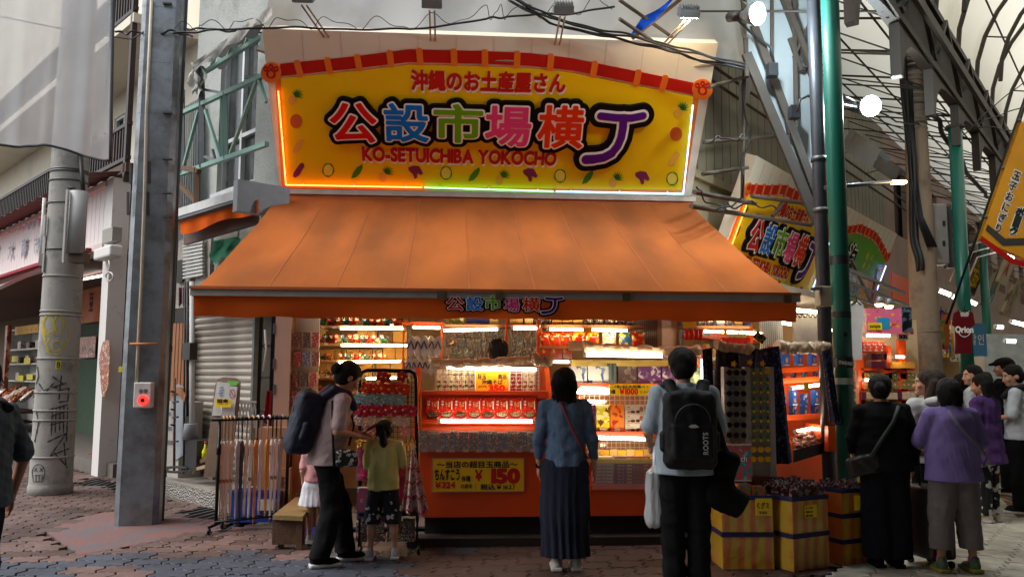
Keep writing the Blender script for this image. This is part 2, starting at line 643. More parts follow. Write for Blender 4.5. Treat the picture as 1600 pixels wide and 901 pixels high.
 def build(s,name,m,parent=None,colorfn=None):
  V,Q = s.mesh()
  me = bpy.data.meshes.new(name)
  n,q = len(V),len(Q)
  me.vertices.add(n); me.vertices.foreach_set('co',np.asarray(V,np.float32).ravel())
  me.loops.add(q * 4); me.loops.foreach_set('vertex_index',np.asarray(Q,np.int32).ravel())
  me.polygons.add(q); me.polygons.foreach_set('loop_start',np.arange(q,dtype=np.int32) * 4)
  me.polygons.foreach_set('loop_total',np.full(q,4,np.int32))
  me.polygons.foreach_set('use_smooth',np.ones(q,bool))
  for x in (m if isinstance(m,(list,tuple)) else [m]):me.materials.append(x)
  if colorfn is not None:
   C = V[Q].mean(1)
   me.polygons.foreach_set('material_index',np.asarray(colorfn(C),np.int32))
  me.update(calc_edges=True)
  me.validate()
  return link_mesh(name,me,parent)
ORD = ['first','second','third','fourth','fifth','sixth','seventh','eighth','ninth','tenth','eleventh','twelfth',
  'thirteenth','fourteenth','fifteenth','sixteenth','seventeenth','eighteenth','nineteenth','twentieth']
def nth(i,n):
 if n == 1:return 'only'
 if i == 0:return 'leftmost'
 if i == n - 1:return 'rightmost'
 return ORD[i]
# the three facades of the corner block
class Fac:
 def __init__(s,o,d,n):
  s.o,s.d,s.n = Vector((o[0],o[1],0)),Vector((d[0],d[1],0)).normalized(),Vector((n[0],n[1],0)).normalized()
 def p(s,t,z,out=0.0):
  return s.o + s.d * t + s.n * out + Vector((0,0,z))
 def px(s,px,py,out=0.0):
  """3D point where a sight line meets this facade plane (pushed out)"""
  return onP(px,py,s.o + s.n * out,s.n)
 def tz(s,px,py,out=0.0):
  q = s.px(px,py,out) - s.o
  return q.dot(s.d),q.z
 def box(s,mb,t0,t1,z0,z1,o0,o1,mi=0):
  c = s.p((t0 + t1) / 2,(z0 + z1) / 2,(o0 + o1) / 2)
  return mb.obox(c,s.d,s.n,(0,0,1),abs(t1 - t0) / 2,abs(o1 - o0) / 2,abs(z1 - z0) / 2,mi)
 def boxpx(s,mb,x0,y0,x1,y1,out,depth,mi=0):
  t0,z0 = s.tz(x0,y1,out); t1,z1 = s.tz(x1,y0,out)
  return s.box(mb,t0,t1,z0,z1,out,out - depth,mi)
 def wall(s,mb,t0,t1,z0,z1,holes,th=0.2,out=0.0,mi=0):
  ts = sorted({t0,t1,*[h[0] for h in holes],*[h[1] for h in holes]})
  zs = sorted({z0,z1,*[h[2] for h in holes],*[h[3] for h in holes]})
  for a,b in zip(ts,ts[1:]):
   for c,d in zip(zs,zs[1:]):
    m = ((a + b) / 2,(c + d) / 2)
    if any(h[0] < m[0] < h[1] and h[2] < m[1] < h[3] for h in holes):continue
    s.box(mb,a,b,c,d,out,out - th,mi)
FF = Fac((-2.0,9.55),(1,0),(0,-1))
FL = Fac((-2.0,9.55),(-0.638,0.766),(-0.766,-0.638))
FR = Fac((2.8,9.55),(0.664,0.748),(0.748,-0.664))
AXX,AXY,AXZ = Vector((1,0,0)),Vector((0,1,0)),Vector((0,0,1))
def boxpx(mb,x0,y0,x1,y1,Y,depth,mi=0):
 """box whose front face at plane Y fills that rectangle of sight lines"""
 a,b = onY(x0,y1,Y),onY(x1,y0,Y)
 return mb.box((a.x,Y,a.z),(b.x,Y + depth,b.z),mi)
# ground and paving
g = MB()
g.box((-90,-40,-0.6),(90,120,-0.035))
tag(g.build('ground',mat('ground_mortar',(0.075,0.065,0.06),0.9,bump=0.3,bscale=30),origin=(0,0,-0.035)),kind='structure')
def paver_mat(name,col,var=0.22):
 if name in MATS:return MATS[name]
 m = mat(name,col,0.62,var=var,vscale=9,bump=0.35,bscale=90)
 nt = m.node_tree; N,L = nt.nodes,nt.links
 p = N['Principled BSDF']
 oi = N.new('ShaderNodeObjectInfo')
 src = p.inputs['Base Color'].links[0].from_socket
 hs = N.new('ShaderNodeHueSaturation')
 mr = N.new('ShaderNodeMapRange')
 mr.inputs['To Min'].default_value = 0.82; mr.inputs['To Max'].default_value = 1.14
 L.new(oi.outputs['Random'],mr.inputs['Value'])
 L.new(mr.outputs['Result'],hs.inputs['Value'])
 L.new(src,hs.inputs['Color'])
 ge = N.new('ShaderNodeNewGeometry'); gn = N.new('ShaderNodeTexNoise'); gn.inputs['Scale'].default_value = 1.1; gn.inputs['Detail'].default_value = 8; gn.inputs['Roughness'].default_value = .7
 gr = N.new('ShaderNodeValToRGB'); gr.color_ramp.elements[0].position = .38; gr.color_ramp.elements[1].position = .6
 gr.color_ramp.elements[0].color = (.5,.47,.44,1); gr.color_ramp.elements[1].color = (1,1,1,1)
 L.new(ge.outputs['Position'],gn.inputs['Vector']); L.new(gn.outputs['Fac'],gr.inputs['Fac'])
 mu = N.new('ShaderNodeMix'); mu.data_type = 'RGBA'; mu.blend_type = 'MULTIPLY'; mu.inputs[0].default_value = 1
 L.new(hs.outputs['Color'],mu.inputs[6]); L.new(gr.outputs['Color'],mu.inputs[7]); L.new(mu.outputs[2],p.inputs['Base Color'])
 return m
PRED = paver_mat('paver_red',rgb(112,88,82))
PBLU = paver_mat('paver_blue',rgb(72,79,94))
PDRK = paver_mat('paver_brown',rgb(80,58,52))
PCRM = paver_mat('paver_cream',rgb(186,182,168),0.12)
def paver_outline(L,W,A,B,n=6):
 pts = []
 bot = lambda x:-W / 2 + A * math.sin(4 * math.pi * x / L)
 side = lambda y:B * math.sin(2 * math.pi * y / W)
 for i in range(n):x = -L / 2 + L * i / n; pts.append((x,bot(x)))
 for i in range(3):y = -W / 2 + W * i / 3; pts.append((L / 2 + side(y),y))
 for i in range(n):x = L / 2 - L * i / n; pts.append((x,W + bot(x)))
 for i in range(3):y = W / 2 - W * i / 3; pts.append((-L / 2 + side(y),y))
 return pts
def paver_mesh(name,L,W,A,B,m,gap=0.955,ang=0.0):
 o = paver_outline(L,W,A,B)
 ca,sa = math.cos(ang),math.sin(ang)
 rot = lambda x,y:(x * ca - y * sa,x * sa + y * ca)
 a = [rot(x * gap,y * gap) for x,y in o]; b = [rot(x * (gap - .035),y * (gap - .035)) for x,y in o]
 n = len(o)
 vs = [(x,y,-0.034) for x,y in a] + [(x,y,-0.006) for x,y in a] + [(x,y,0.0) for x,y in b]
 fs = [(i,(i + 1) % n,n + (i + 1) % n,n + i) for i in range(n)] + [(n + i,n + (i + 1) % n,2 * n + (i + 1) % n,2 * n + i) for i in range(n)]
 fs.append(tuple(range(2 * n,3 * n)))
 me = bpy.data.meshes.new(name); me.from_pydata(vs,[],fs); me.materials.append(m); me.update()
 return me
def in_poly(x,y,poly):
 c = False; n = len(poly)
 for i in range(n):
  (x0,y0),(x1,y1) = poly[i],poly[(i + 1) % n]
  if (y0 > y) != (y1 > y) and x < (x1 - x0) * (y - y0) / (y1 - y0) + x0:c = not c
 return c
cream_edge0,cream_edge1 = onZ(1290,880),onZ(1372,905)
cream_dir = (cream_edge1 - cream_edge0).normalized()
def is_cream(x,y):
 q = Vector((x,y,0)) - cream_edge0
 return q.x * FR.n.x + q.y * FR.n.y > 0.05
slab_px = [(72,822),(170,800),(322,812),(338,826),(130,862),(112,850)]
slab = [onZ(x,y) for x,y in slab_px]
slab2 = [(p.x,p.y) for p in slab]
grates = [[onZ(*q) for q in ((118,752),(158,744),(212,757),(188,772))],[onZ(*q) for q in ((262,800),(338,787),(412,800),(352,832))]]
def in_left_shops(x,y):
 q = Vector((x,y,0)) - FL.o
 return q.dot(FL.n) < (0.25 if q.dot(FL.d) < 4.2 else 0.1) and x < -1.0
ground_root = empty('paving',(0,0,0))
ground_root['kind'] = 'structure'
cand = []
Lp,Wp = 0.30,0.17
A1 = R(-8)
for ang,colour,Lx,Wx in ((R(6),'red',0.29,0.235),(R(41.6),'cream',0.30,0.26)):
 ca,sa = math.cos(ang),math.sin(ang)
 for j in range(-90,260):
  for i in range(-90,90):
   u = (i + 0.5 * (j % 2)) * Lx; v = j * Wx
   if colour == 'red':x,y = u * ca - v * sa,u * sa + v * ca
   else:x,y = 3 + u * FR.d.x + v * -FR.n.x,6 + u * FR.d.y - v * FR.n.y
   if y < 3 or y > 20 or abs(x) > 14:continue
   cr = is_cream(x,y)
   if cr != (colour == 'cream'):continue
   if in_poly(x,y,slab2) or any(in_poly(x,y,[(q.x,q.y) for q in gp]) for gp in grates):continue
   if in_left_shops(x,y):continue
   if y > 8.45 and -1.6 < x < 2.8:continue
   q = Vector((x,y,0)) - FR.o
   if cr and q.dot(FR.n) < 0.4:continue
   px,py = proj((x,y,0))
   if not -250 < px < 1850:continue
   vis = -40 < px < 1640 and py < 935
   cand.append((0 if vis else 1,y,x,y,ang,colour,px,py,Lx,Wx))
cand.sort(key=lambda c:(c[0],c[1]))
_pm = {}
stuffp = {'red':MB(),'blue':MB(),'brown':MB(),'cream':MB()}
npv = 0
for c in cand:
 vis,_,x,y,ang,colour,px,py,Lx,Wx = c
 cc = colour
 if colour == 'red':
  edge = 876 - 0.04 * px + 7 * math.sin(px / 41.0)
  blue = (py > edge and px < 430 and not (115 < px < 230 and py > 885)) or (425 < px < 520 and 803 < py < 822) or (px < 60 and 836 < py < 850 and px > 900)
  if 430 <= px < 640 and py > 868 + 8 * math.sin(px / 23.0):blue = True
  if 640 < px < 760 and 845 < py < 862:blue = True
  if blue:cc = 'blue'
  elif px > 620:cc = 'brown'
  if cc == 'red' and rnd.random() < 0.15:cc = 'brown'
 key = (colour,cc)
 if key not in _pm:
  _pm[key] = paver_mesh('paver',Lx,Wx,0.028,0.03,{'red':PRED,'blue':PBLU,'brown':PDRK,'cream':PCRM}[cc],ang=ang if colour == 'red' else R(90 - 41.6))
 if vis == 0 and npv < 300 and 5.2 < y:
  o = link_mesh('paver',_pm[key],ground_root,(x,y,rnd.uniform(-.003,.002)),(rnd.uniform(-.008,.008),rnd.uniform(-.008,.008),0))
  npv += 1
 else:
  me = _pm[key]
  n = len(me.vertices)
  stuffp[cc].add([(v.co.x + x,v.co.y + y,v.co.z) for v in me.vertices],[list(p.vertices) for p in me.polygons])
for k,m in (('red',PRED),('blue',PBLU),('brown',PDRK),('cream',PCRM)):
 if stuffp[k].v:
  tag(stuffp[k].build('pavers_beyond',m,ground_root),kind='stuff')
_c = sum(slab,Vector()) / 6; slab_o = [_c + (p - _c) * 1.09 for p in slab]
g = MB(); g.prism([Vector((p.x,p.y,-0.034)) for p in slab_o],(0,0,0.032))
tag(g.build('paving_slab',mat('red_cement',rgb(120,80,74),0.7,var=.3,vscale=2.5,bump=.3,bscale=40,col2=rgb(96,88,92),mask=(.42,.62)),origin=(slab[0].x,slab[0].y,-.034)),kind='structure')
GR = mat('grate_steel',rgb(92,92,94),0.45,0.6,bump=.2)
DK = mat('drain_shade',(0.012,0.012,0.012),0.9,var=0)
for gi,gp in enumerate(grates):
 r = empty('drain_grate',(gp[0].x,gp[0].y,0),0,['slotted steel drain grate in the red paving beyond the steel post','slotted steel drain grate in the paving below the umbrella rack'][gi],'drain grate','steel drain grates')
 m = MB(); m.prism([Vector((q.x,q.y,-0.034)) for q in gp],(0,0,0.006)); m.build('pit',DK,r)  # near-black plate: the shade inside the drain is put into its colour
 nb = 9
 for k in range(nb):
  t = (k + .5) / nb
  a = gp[0].lerp(gp[3],t); b = gp[1].lerp(gp[2],t)
  m = MB(); m.beam(a + Vector((0,0,-.01)),b + Vector((0,0,-.01)),0.025,.02); m.build('bar',GR,r)
# corner building shell
WALLG = mat('grey_render',rgb(168,172,168),0.85,var=.16,vscale=1.6,bump=.5,bscale=35,col2=rgb(132,134,130),mask=(.5,.75))
CREAMW = mat('cream_board',rgb(196,176,146),0.6,var=.1,vscale=2)
bld = empty('corner_building',(0,11,0),0,'grey rendered corner building that carries the big yellow sign and the orange awning','building')
tw = lambda x,y,o=0.0:FL.tz(x,y,o)
h = (FL.tz(399,200)[0],FL.tz(342,200)[0],FL.tz(372,290)[1],FL.tz(372,62)[1])
w = MB()
tE = FL.tz(313,200)[0]
FL.wall(w,0.0,tE,2.95,9.5,[h],0.2)
FL.box(w,tE,tE + .2,2.95,9.5,0,-3)                      # side return
FF.box(w,0,4.8,3.7,9.5,-.002,-.25)
w.build('wall',WALLG,bld)
w = MB()
w.box((-2.2,9.9,3.62),(2.8,16,3.7)); w.build('ceiling',mat('ceiling_board',rgb(190,184,170),.8),bld)
w = MB()
for a,b in ((h[0] + .03,(h[0] + h[1]) / 2 - .02),((h[0] + h[1]) / 2 + .02,h[1] - .03)):
 f = MB(); FL.box(f,a,b,h[2] + .05,h[3] - .05,-.12,-.13)
 f.build('pane',mat('old_glass',rgb(58,62,62),0.12,var=.5,vscale=3,bump=.05),bld)
f = MB()
for t in (h[0],(h[0] + h[1]) / 2,h[1]):FL.box(f,t - .025,t + .025,h[2],h[3],-.06,-.12)
for z in (h[2] + .02,h[3] - .02,(h[2] + h[3]) / 2 - .3):FL.box(f,h[0],h[1],z - .025,z + .025,-.062,-.118)
f.build('window_frame',mat('alu_frame',rgb(205,208,208),.35,.5),bld)
f = MB(); FL.box(f,h[0] - .05,h[1] + .05,h[2] - .1,h[2] - .02,.06,-.02); f.build('window_sill',mat('alu_frame',rgb(205,208,208)),bld)
RW = mat('beige_sheet',rgb(160,146,116),0.6,var=.15,vscale=1.5,bump=.15,bscale=12)
w = MB(); FR.wall(w,0,9,2.7,9.5,[],.2); w.build('side_wall',RW,bld)
for k in range(36):
 f = MB(); t = .12 + k * .25
 FR.box(f,t,t + .23,4.0,8.2,.0,.035)
 f.build('panel',mat('wall_sheet',rgb(140,132,108),.5,var=.2,vscale=2,bump=.1),bld)
for _z in (8.2,3.9):f = MB(); FR.box(f,0,9,_z,_z + .098,.06,0); f.build('flashing',RW,bld)
# green steel frame, torn canopy, brackets on the grey wall
GRN = mat('green_steel',rgb(120,158,148),.5,var=.2,vscale=12,col2=rgb(110,92,72),mask=(.62,.75),bump=.2)
STL = mat('grey_steel',rgb(100,104,108),.5,.3,var=.2,vscale=10,bump=.15)
fr = empty('sign_frame',FL.p(1.5,3.5,.5),0,'pale green rusty steel truss frame fixed to the grey wall above the rolled orange awning','steel frame')
o = .5
def bar(name,segs,w_,m,root,h_=None):
 mb = MB()
 for (x0,y0),(x1,y1) in segs:
  mb.beam(FL.px(x0,y0,o),FL.px(x1,y1,o),w_,h_ or w_)
 return mb.build(name,m,root)
bar('bottom_rail',[((282,272),(417,225))],.05,GRN,fr)
bar('top_rail',[((282,178),(412,118))],.05,GRN,fr)
bar('upright',[((352,144),(353,250))],.045,GRN,fr)
bar('upright',[((346,146),(347,252))],.03,GRN,fr)
for s in (((321,172),(345,248)),((402,124),(360,240)),((310,174),(286,264)),((405,126),(416,160))):
 bar('brace',[s],.036,GRN,fr)
bar('post',[((315,105),(316,262))],.06,STL,fr)
bar('post',[((285,140),(286,272))],.05,STL,fr)
bar('upper_rail',[((315,116),(412,56))],.045,GRN,fr)
bar('lattice',[((330,102),(338,88)),((338,90),(350,95)),((352,94),(362,74)),((366,78),(374,82)),((380,78),(386,60)),((390,64),(400,62))],.025,GRN,fr)
for _s in (((318,140),(350,146)),((384,121),(412,118)),((320,245),(336,249)),((332,234),(336,250))):bar('stub',[_s],.03,STL,fr)
cn = empty('torn_canopy',FL.p(1.5,5.0,.5),0,'torn white canvas canopy hanging in rags over the green frame','canopy')
TARPW = sheet('tarp_white',rgb(206,206,202),1,.35,col2=rgb(160,160,155),mask=(.5,.75),vscale=2.2)
mb = MB()
def cf(u,v):
 x = 303 + (425 - 303) * u; y = 98 - (98 - 8) * u + 16 * v + 4 * math.sin(u * 19 + v * 3) * v
 return FL.px(x,y,.55 - .1 * math.sin(u * 23 + v * 4) + .45 * (1 - v))
mb.grid(cf,26,5); mb.build('canvas',TARPW,cn)
mb = MB(); mb.grid(lambda u,v:FL.px(297 + 22 * u + 5 * math.sin(v * 9 + u * 4),98 + 56 * v * (1 - .25 * abs(math.sin(u * 9))),.55 + .06 * math.sin(u * 12 + v * 5)),10,10)
mb.build('rag',TARPW,cn)
mb = MB(); mb.grid(lambda u,v:FL.px(340 + 76 * u,(82 - 66 * u) + (26 + 8 * math.sin(u * 11)) * v,.35),16,3)
mb.build('lining',mat('dark_canvas',rgb(46,45,44),.9,bump=.2),cn)
br = empty('rusty_bracket',FL.p(2,2.9,.4),0,'rusty brown angle iron bracket on the grey wall left of the rolled awning','bracket')
RST = mat('rust_iron',rgb(98,74,54),.8,var=.3,vscale=14,bump=.3)
bar('arm',[((274,260),(311,267))],.06,RST,br); bar('upright',[((308,262),(308,318))],.06,RST,br); bar('brace',[((276,284),(308,316))],.05,RST,br)
cs = MB()
cs.grid(lambda u,v:FL.px(279 + 34 * u,172 + 205 * v - 20 * u,.1 + .02 * math.sin(u * 60)),40,2)
tag(cs.build('corrugated_sheet',sheet('corrugated_clear',rgb(176,184,186),.85,.5,vscale=4)),'clouded corrugated plastic sheet beside the grey wall behind the pipe','plastic sheet')
aw = empty('rolled_awning',FL.p(1,3.2,.3),0,'small orange awning rolled up under a white cover left of the main awning','awning')
AWN = sheet('awning_orange',rgb(190,110,60),1,.2,var=.1,col2=rgb(150,92,58),mask=(.38,.74),vscale=1.2,stretch=(1.9,.6,.6))
AWNV = sheet('valance_orange',rgb(206,92,36),1,.2,var=.12,vscale=2)
mb = MB(); mb.beam(FL.px(278,338,.45),FL.px(404,300,.45),.22,.1); bb = mb.build('cover',mat('white_cover',rgb(198,198,196),.5),aw)
mb = MB(); mb.beam(FL.px(280,345,.46),FL.px(402,308,.46),.18,.04); mb.build('front_bar',STL,aw)
mb = MB(); mb.grid(lambda u,v:FL.px(280 + 124 * u + 3 * v * (1 - u),347 - 36 * u + (19 + 3 * math.sin(u * 9)) * v,.5 + .03 * math.sin(u * 26) * v),26,4); mb.build('flap',AWNV,aw)
mb = MB(); mb.obox(FL.px(409,312,.42),FL.d,FL.n,AXZ,.05,.3,.17); mb.build('end_plate',mat('grey_cover',rgb(132,136,140),.4,.3),aw)
mb = MB(); mb.beam(FL.px(290,372,.3),FL.px(402,338,.3),.05,.18); mb.build('brown_board',mat('brown_board',rgb(94,74,66),.7),aw)
bp = empty('boarded_front',FL.p(1,2.2,0),0,'patched boards and louvred panel above the roller shutter','wall panel')
BRD = mat('weathered_board',rgb(164,158,146),.8,var=.25,vscale=5,bump=.3)
for k,(x0,x1) in enumerate(((274,302),(303,331),(332,372),(373,408),(409,440))):
 mb = MB(); FL.boxpx(mb,x0,352 - (x0 - 274) * .24,x1,482,.02 + .01 * (k % 2),.05); mb.build('board',BRD,bp)
for k in range(11):
 mb = MB(); a = FL.px(287,378 + k * 5.6,.08); b = FL.px(318,372 + k * 5.6,.08); mb.beam(a,b,.03,.03); mb.build('slat',mat('white_louvre',rgb(190,190,186),.6),bp)
mb = MB(); FL.boxpx(mb,276,405,286,442,.06,.03); mb.build('dark_vent',mat('vent',rgb(60,56,52),.8),bp)
mb = MB(); mb.grid(lambda u,v:FL.px(330 + 42 * u + 4 * math.sin(v * 7),377 - 8 * u + (32 - 10 * u * u + 5 * math.sin(u * 14)) * v,.1 + .03 * math.sin(u * 9 + v * 4)),12,6); mb.build('green_cloth',sheet('green_cloth',rgb(92,168,136),1,.2),bp)
sh = empty('roller_shutter',FL.p(1,0.3,-.1),0,'closed beige roller shutter behind the umbrella rack','shutter')
SHM = mat('shutter_beige',rgb(176,168,156),.45,.25,var=.1,vscale=3,bump=.05)
t0,_ = FL.tz(400,600,-.35); t1,_ = FL.tz(301,600,-.35)
zb,zt = .2,2.6
ns = 27
for k in range(ns):
 z = zb + (zt - zb) * k / ns; dz = (zt - zb) / ns
 mb = MB()
 prof = [(-.35,z),(-.33,z + dz * .2),(-.322,z + dz * .5),(-.33,z + dz * .8),(-.36,z + dz * .97),(-.36,z)]
 mb.loft([[FL.p(t,zz,oo) for oo,zz in prof] for t in (t0,t1)],0,True,False)
 mb.build('slat',SHM,sh)
mb = MB(); FL.box(mb,t1,t1 + .05,.19,2.6,-.28,-.4); mb.build('guide_rail',STL,sh)
mb = MB(); FL.box(mb,t0 - .05,t0,.19,2.6,-.28,-.4); mb.build('guide_rail',STL,sh)
sp = empty('raised_step',FL.p(1,0,.1),0,'raised concrete step with steel chequer plate front below the shutter','step')
mb = MB(); FL.box(mb,.1,3.2,-.03,.19,.25,-.6); mb.build('slab',mat('step_concrete',rgb(136,130,122),.85,bump=.4),sp)
CHQ = mat('chequer_plate',rgb(140,136,128),.45,.5,var=.15)
_nt = CHQ.node_tree; _ck = _nt.nodes.new('ShaderNodeTexVoronoi'); _ck.inputs['Scale'].default_value = 42
_tc = _nt.nodes.new('ShaderNodeTexCoord'); _nt.links.new(_tc.outputs['Object'],_ck.inputs['Vector'])
_bp = _nt.nodes.new('ShaderNodeBump'); _bp.inputs['Strength'].default_value = 1; _bp.inputs['Distance'].default_value = .02
_nt.links.new(_ck.outputs['Distance'],_bp.inputs['Height']); _nt.links.new(_bp.outputs['Normal'],_nt.nodes['Principled BSDF'].inputs['Normal'])
mb = MB(); FL.box(mb,.1,3.2,.0,.185,.262,.252); mb.build('plate',CHQ,sp)
pil = empty('shop_pillar',onY(430,700,9.45),0,'pale pinkish beige pillar between the shutter and the figurine shelves','pillar')
mb = MB(); boxpx(mb,424,484,456,705,9.45,.3); b_ = mb.build('shaft',mat('pillar_beige',rgb(190,158,138),.5,var=.08,vscale=2),pil)
for yy in (505,560,600):
 mb = MB(); boxpx(mb,426,yy,430,yy + 16,9.435,.015); mb.build('hinge',STL,pil)
PNK = mat('pink_render',rgb(176,150,138),.85,var=.15,vscale=1.2,bump=.4)
mb = MB(); FL.box(mb,tE + .25,FL.tz(236,300,-1.2)[0],0,9.5,-1.2,-4)
tag(mb.build('pink_building',PNK),'tall pinkish rendered building behind the steel pipe','building')
sc = empty('slatted_screen',FL.p(2.5,0,-.3),0,'orange brown vertical slat screen behind the dark pipe','screen')
for k in range(7):
 x = 258 + k * 5.2
 mb = MB(); FL.boxpx(mb,x,505,x + 2.6,650,-.2,.04); mb.build('slat',mat('orange_wood',rgb(150,96,56),.6),sc)
mb = MB(); FL.boxpx(mb,256,640,296,650,-.18,.05); mb.build('rail',mat('orange_wood',rgb(150,96,56)),sc)
mb = MB(); FL.boxpx(mb,262,480,300,740,-.32,.06)
tag(mb.build('dark_wall',mat('dark_panel',rgb(46,42,40),.8)),'dark panel behind the orange brown slats','wall panel')
dp = empty('down_pipe',FL.px(301,735,.1),0,'white down pipe with black conduit beside the roller shutter','pipe')
mb = MB(); mb.tube([FL.px(300,440,.12),FL.px(300,735,.12)],.035); mb.build('pipe',mat('white_pvc',rgb(180,180,178),.4),dp)
mb = MB(); mb.tube([FL.px(293,440,.14),FL.px(293,650,.14)],.018); mb.tube([FL.px(289,440,.14),FL.px(287,740,.14)],.012); mb.build('conduit',mat('black_rubber',rgb(24,24,24),.5),dp)
mb = MB(); FL.boxpx(mb,284,535,297,562,.2,.1); mb.build('junction_box',mat('black_box',rgb(38,38,40),.4),dp)
for k in range(4):
 mb = MB(); x = 279 + k * 6.5
 mb.grid(lambda u,v:FL.px(x + 6 * u,449 + (28 + 3 * math.sin(u * 6)) * v,.1 + .02 * math.sin(u * 7)),4,4)
 tag(mb.build('hanging_cloth',sheet('mauve_cloth',rgb(120,84,92),1,.2)),f'{nth(k, 4)} small mauve cloth hanging in the gap under the boarded front','cloth','mauve cloths in the gap')
# left street: cream building with a food shop
CRM = mat('cream_wall',rgb(214,208,190),.8,var=.12,vscale=1.2,col2=rgb(190,186,176),mask=(.55,.8))
WHT = mat('white_paint',rgb(205,203,200),.5,var=.1,vscale=6,col2=rgb(160,156,150),mask=(.6,.8))
WDK = mat('dark_wood',rgb(74,50,40),.7,var=.3,vscale=8,bump=.3)
tL = FL.tz(196,400)[0]
lb = empty('cream_building',FL.p(8,0,0),0,'cream walled building with dark balcony railings over a food shop on the left street','building')
mb = MB(); FL.wall(mb,tL,30,4.7,14,[(tL + .6,tL + 1.6,5.2,6.7),(tL + 3.0,tL + 4.0,5.2,6.7),(tL + .5,tL + 1.9,8.0,9.6),(tL + 5,tL + 6,5.2,6.7)],.25,-1.0)
mb.build('wall',CRM,lb)
mb = MB(); FL.box(mb,tL,tL + .25,0,14,-1.25,-9); FL.box(mb,tL + .4,30,4.7,14,-3,-3.2); mb.build('inner_wall',CRM,lb)
for (a,b,c,d) in ((tL + .6,tL + 1.6,5.2,6.7),(tL + 3.0,tL + 4.0,5.2,6.7),(tL + .5,tL + 1.9,8.0,9.6),(tL + 5,tL + 6,5.2,6.7)):
 mb = MB(); FL.box(mb,a,b,c,d,-1.1,-1.13); p_ = mb.build('window',mat('old_glass',rgb(58,62,62)),lb)
 mb = MB()
 for t in (a + .03,(a + b) / 2,b - .03):FL.box(mb,t - .03,t + .03,c,d,-1.02,-1.09)
 FL.box(mb,a,b,c,c + .06,-1.022,-1.088); FL.box(mb,a,b,d - .06,d,-1.022,-1.088)
 mb.build('frame',mat('alu_frame',rgb(205,208,208)),p_)
BAL = mat('dark_railing',rgb(52,44,42),.5,.3)
for lv in (4.85,7.3):
 mb = MB(); FL.box(mb,tL - .1,30,lv - .15,lv,.1,-1.0); mb.build('balcony_slab',WDK if lv < 5 else CRM,lb)
 mb = MB(); FL.box(mb,tL - .08,30,lv + .62,lv + .68,.08,.02); FL.box(mb,tL - .08,30,lv + .06,lv + .12,.08,.02)
 mb.build('handrail',BAL,lb)
 k = 0; t = tL - .05
 base = None
 while t < 18:
  if base is None:
   mb = MB(); FL.box(mb,t,t + .035,lv + .12,lv + .62,.065,.03); base = mb.build('baluster',BAL,lb)
  else:
   o_ = base.copy(); COL.objects.link(o_); o_.location = FL.d * (t - tL + .05)
  t += .13
mb = MB(); FL.box(mb,tL - .05,tL - .02 + .06,lv - 2.75,13,.1,.02); mb.build('corner_post',BAL,lb)
ev = MB(); ev.grid(lambda u,v:FL.p(tL - .2 + 22 * u,4.68 - .12 * v + .02 * math.sin(u * 280),.15 + .55 * v),200,2)
ev.build('eave',mat('rusty_eave',rgb(84,54,46),.8,var=.3,bump=.3),lb)
fas = empty('shop_fascia',FL.p(8,3.1,.2),0,'white board fascia with grey characters above the red awning on the left street','sign')
n = 70
for k in range(n):
 t = tL + .3 + k * .2
 mb = MB(); FL.box(mb,t,t + .19,3.6,4.5,.2,.17); mb.build('board',mat('fascia_board',rgb(214,208,206),.6,var=.1,vscale=3,col2=rgb(178,150,140),mask=(.6,.85)),fas)
mb = MB(); FL.box(mb,tL - .02,tL + .28,-0.02,4.6,.24,-.02); mb.build('corner_column',WHT,fas)
mb = MB(); FL.box(mb,tL + .3,tL + 22,4.502,4.58,.26,.1); FL.box(mb,tL + .3,tL + 22,3.5,3.598,.26,.1); mb.build('trim',mat('pale_trim',rgb(206,186,178),.6),fas)
LET = mat('grey_letters',rgb(112,124,140),.5,.2); LEB = mat('blue_letters',rgb(104,136,178),.5)
ml = MB()
for ch,x in (('大',17),('南',38),('市',58),('食',-4)):
 q = FL.px(x,391 - (x - 17) * .2,.24)
 ml = MB(); text_into(ml,ch,q,-FL.d,AXZ,.4,.34,.03,lift=.012); ml.build('lettering',LET,fas)
ml = MB()
for ch,x in (('日',16),('用',25),('品',33),('田',42),('園',50),('物',58),('の',0)):
 q = FL.px(x,357 - (x - 16) * .25,.24)
 ml = MB(); text_into(ml,ch,q,-FL.d,AXZ,.19,.15,.02,lift=.012); ml.build('small_lettering',LEB,fas)
ra = empty('red_awning',FL.p(8,2.6,.8),0,'faded red shop awning below the white fascia on the left street','awning')
mb = MB(); mb.grid(lambda u,v:FL.p(tL + .8 + 20 * u,3.56 - .32 * v,.26 + .8 * v),8,2); mb.build('canvas',sheet('awning_red',rgb(206,104,116),1,.3),ra)
mb = MB(); FL.box(mb,tL + .8,tL + 21,3.5,3.56,.34,.262); mb.build('rail',mat('red_rail',rgb(120,20,44),.5),ra)
mb = MB(); mb.beam(FL.px(-20,458,1.2),FL.px(64,420,.3),.06,.06); mb.build('arm',WHT,ra)
ls = empty('left_shop_room',FL.p(8,0,-2),0,'dim open food shop with green inner wall behind the concrete pole','shop')
GWL = mat('green_wall',rgb(52,76,56),.8,var=.2,bump=.2); DWL = mat('dim_wall',rgb(112,92,72),.8,var=.2)
mb = MB(); FL.box(mb,tL + .3,tL + 26,0,3.5,-3.2,-3.3); mb.build('back_wall',DWL,ls)
mb = MB(); FL.box(mb,tL,tL + .12,0,3.5,-.05,-3.2); FL.box(mb,tL + 10,tL + 10.1,0,3.5,-1.4,-3.2); mb.build('partition',GWL,ls)
mb = MB(); FL.box(mb,tL + 2,tL + 10,0,3.5,-1.6,-1.7); mb.build('green_partition',GWL,ls)
mb = MB(); FL.box(mb,tL,tL + 26,3.45,3.5,0,-3.3); mb.build('ceiling',mat('brown_ceiling',rgb(96,64,52),.8),ls)
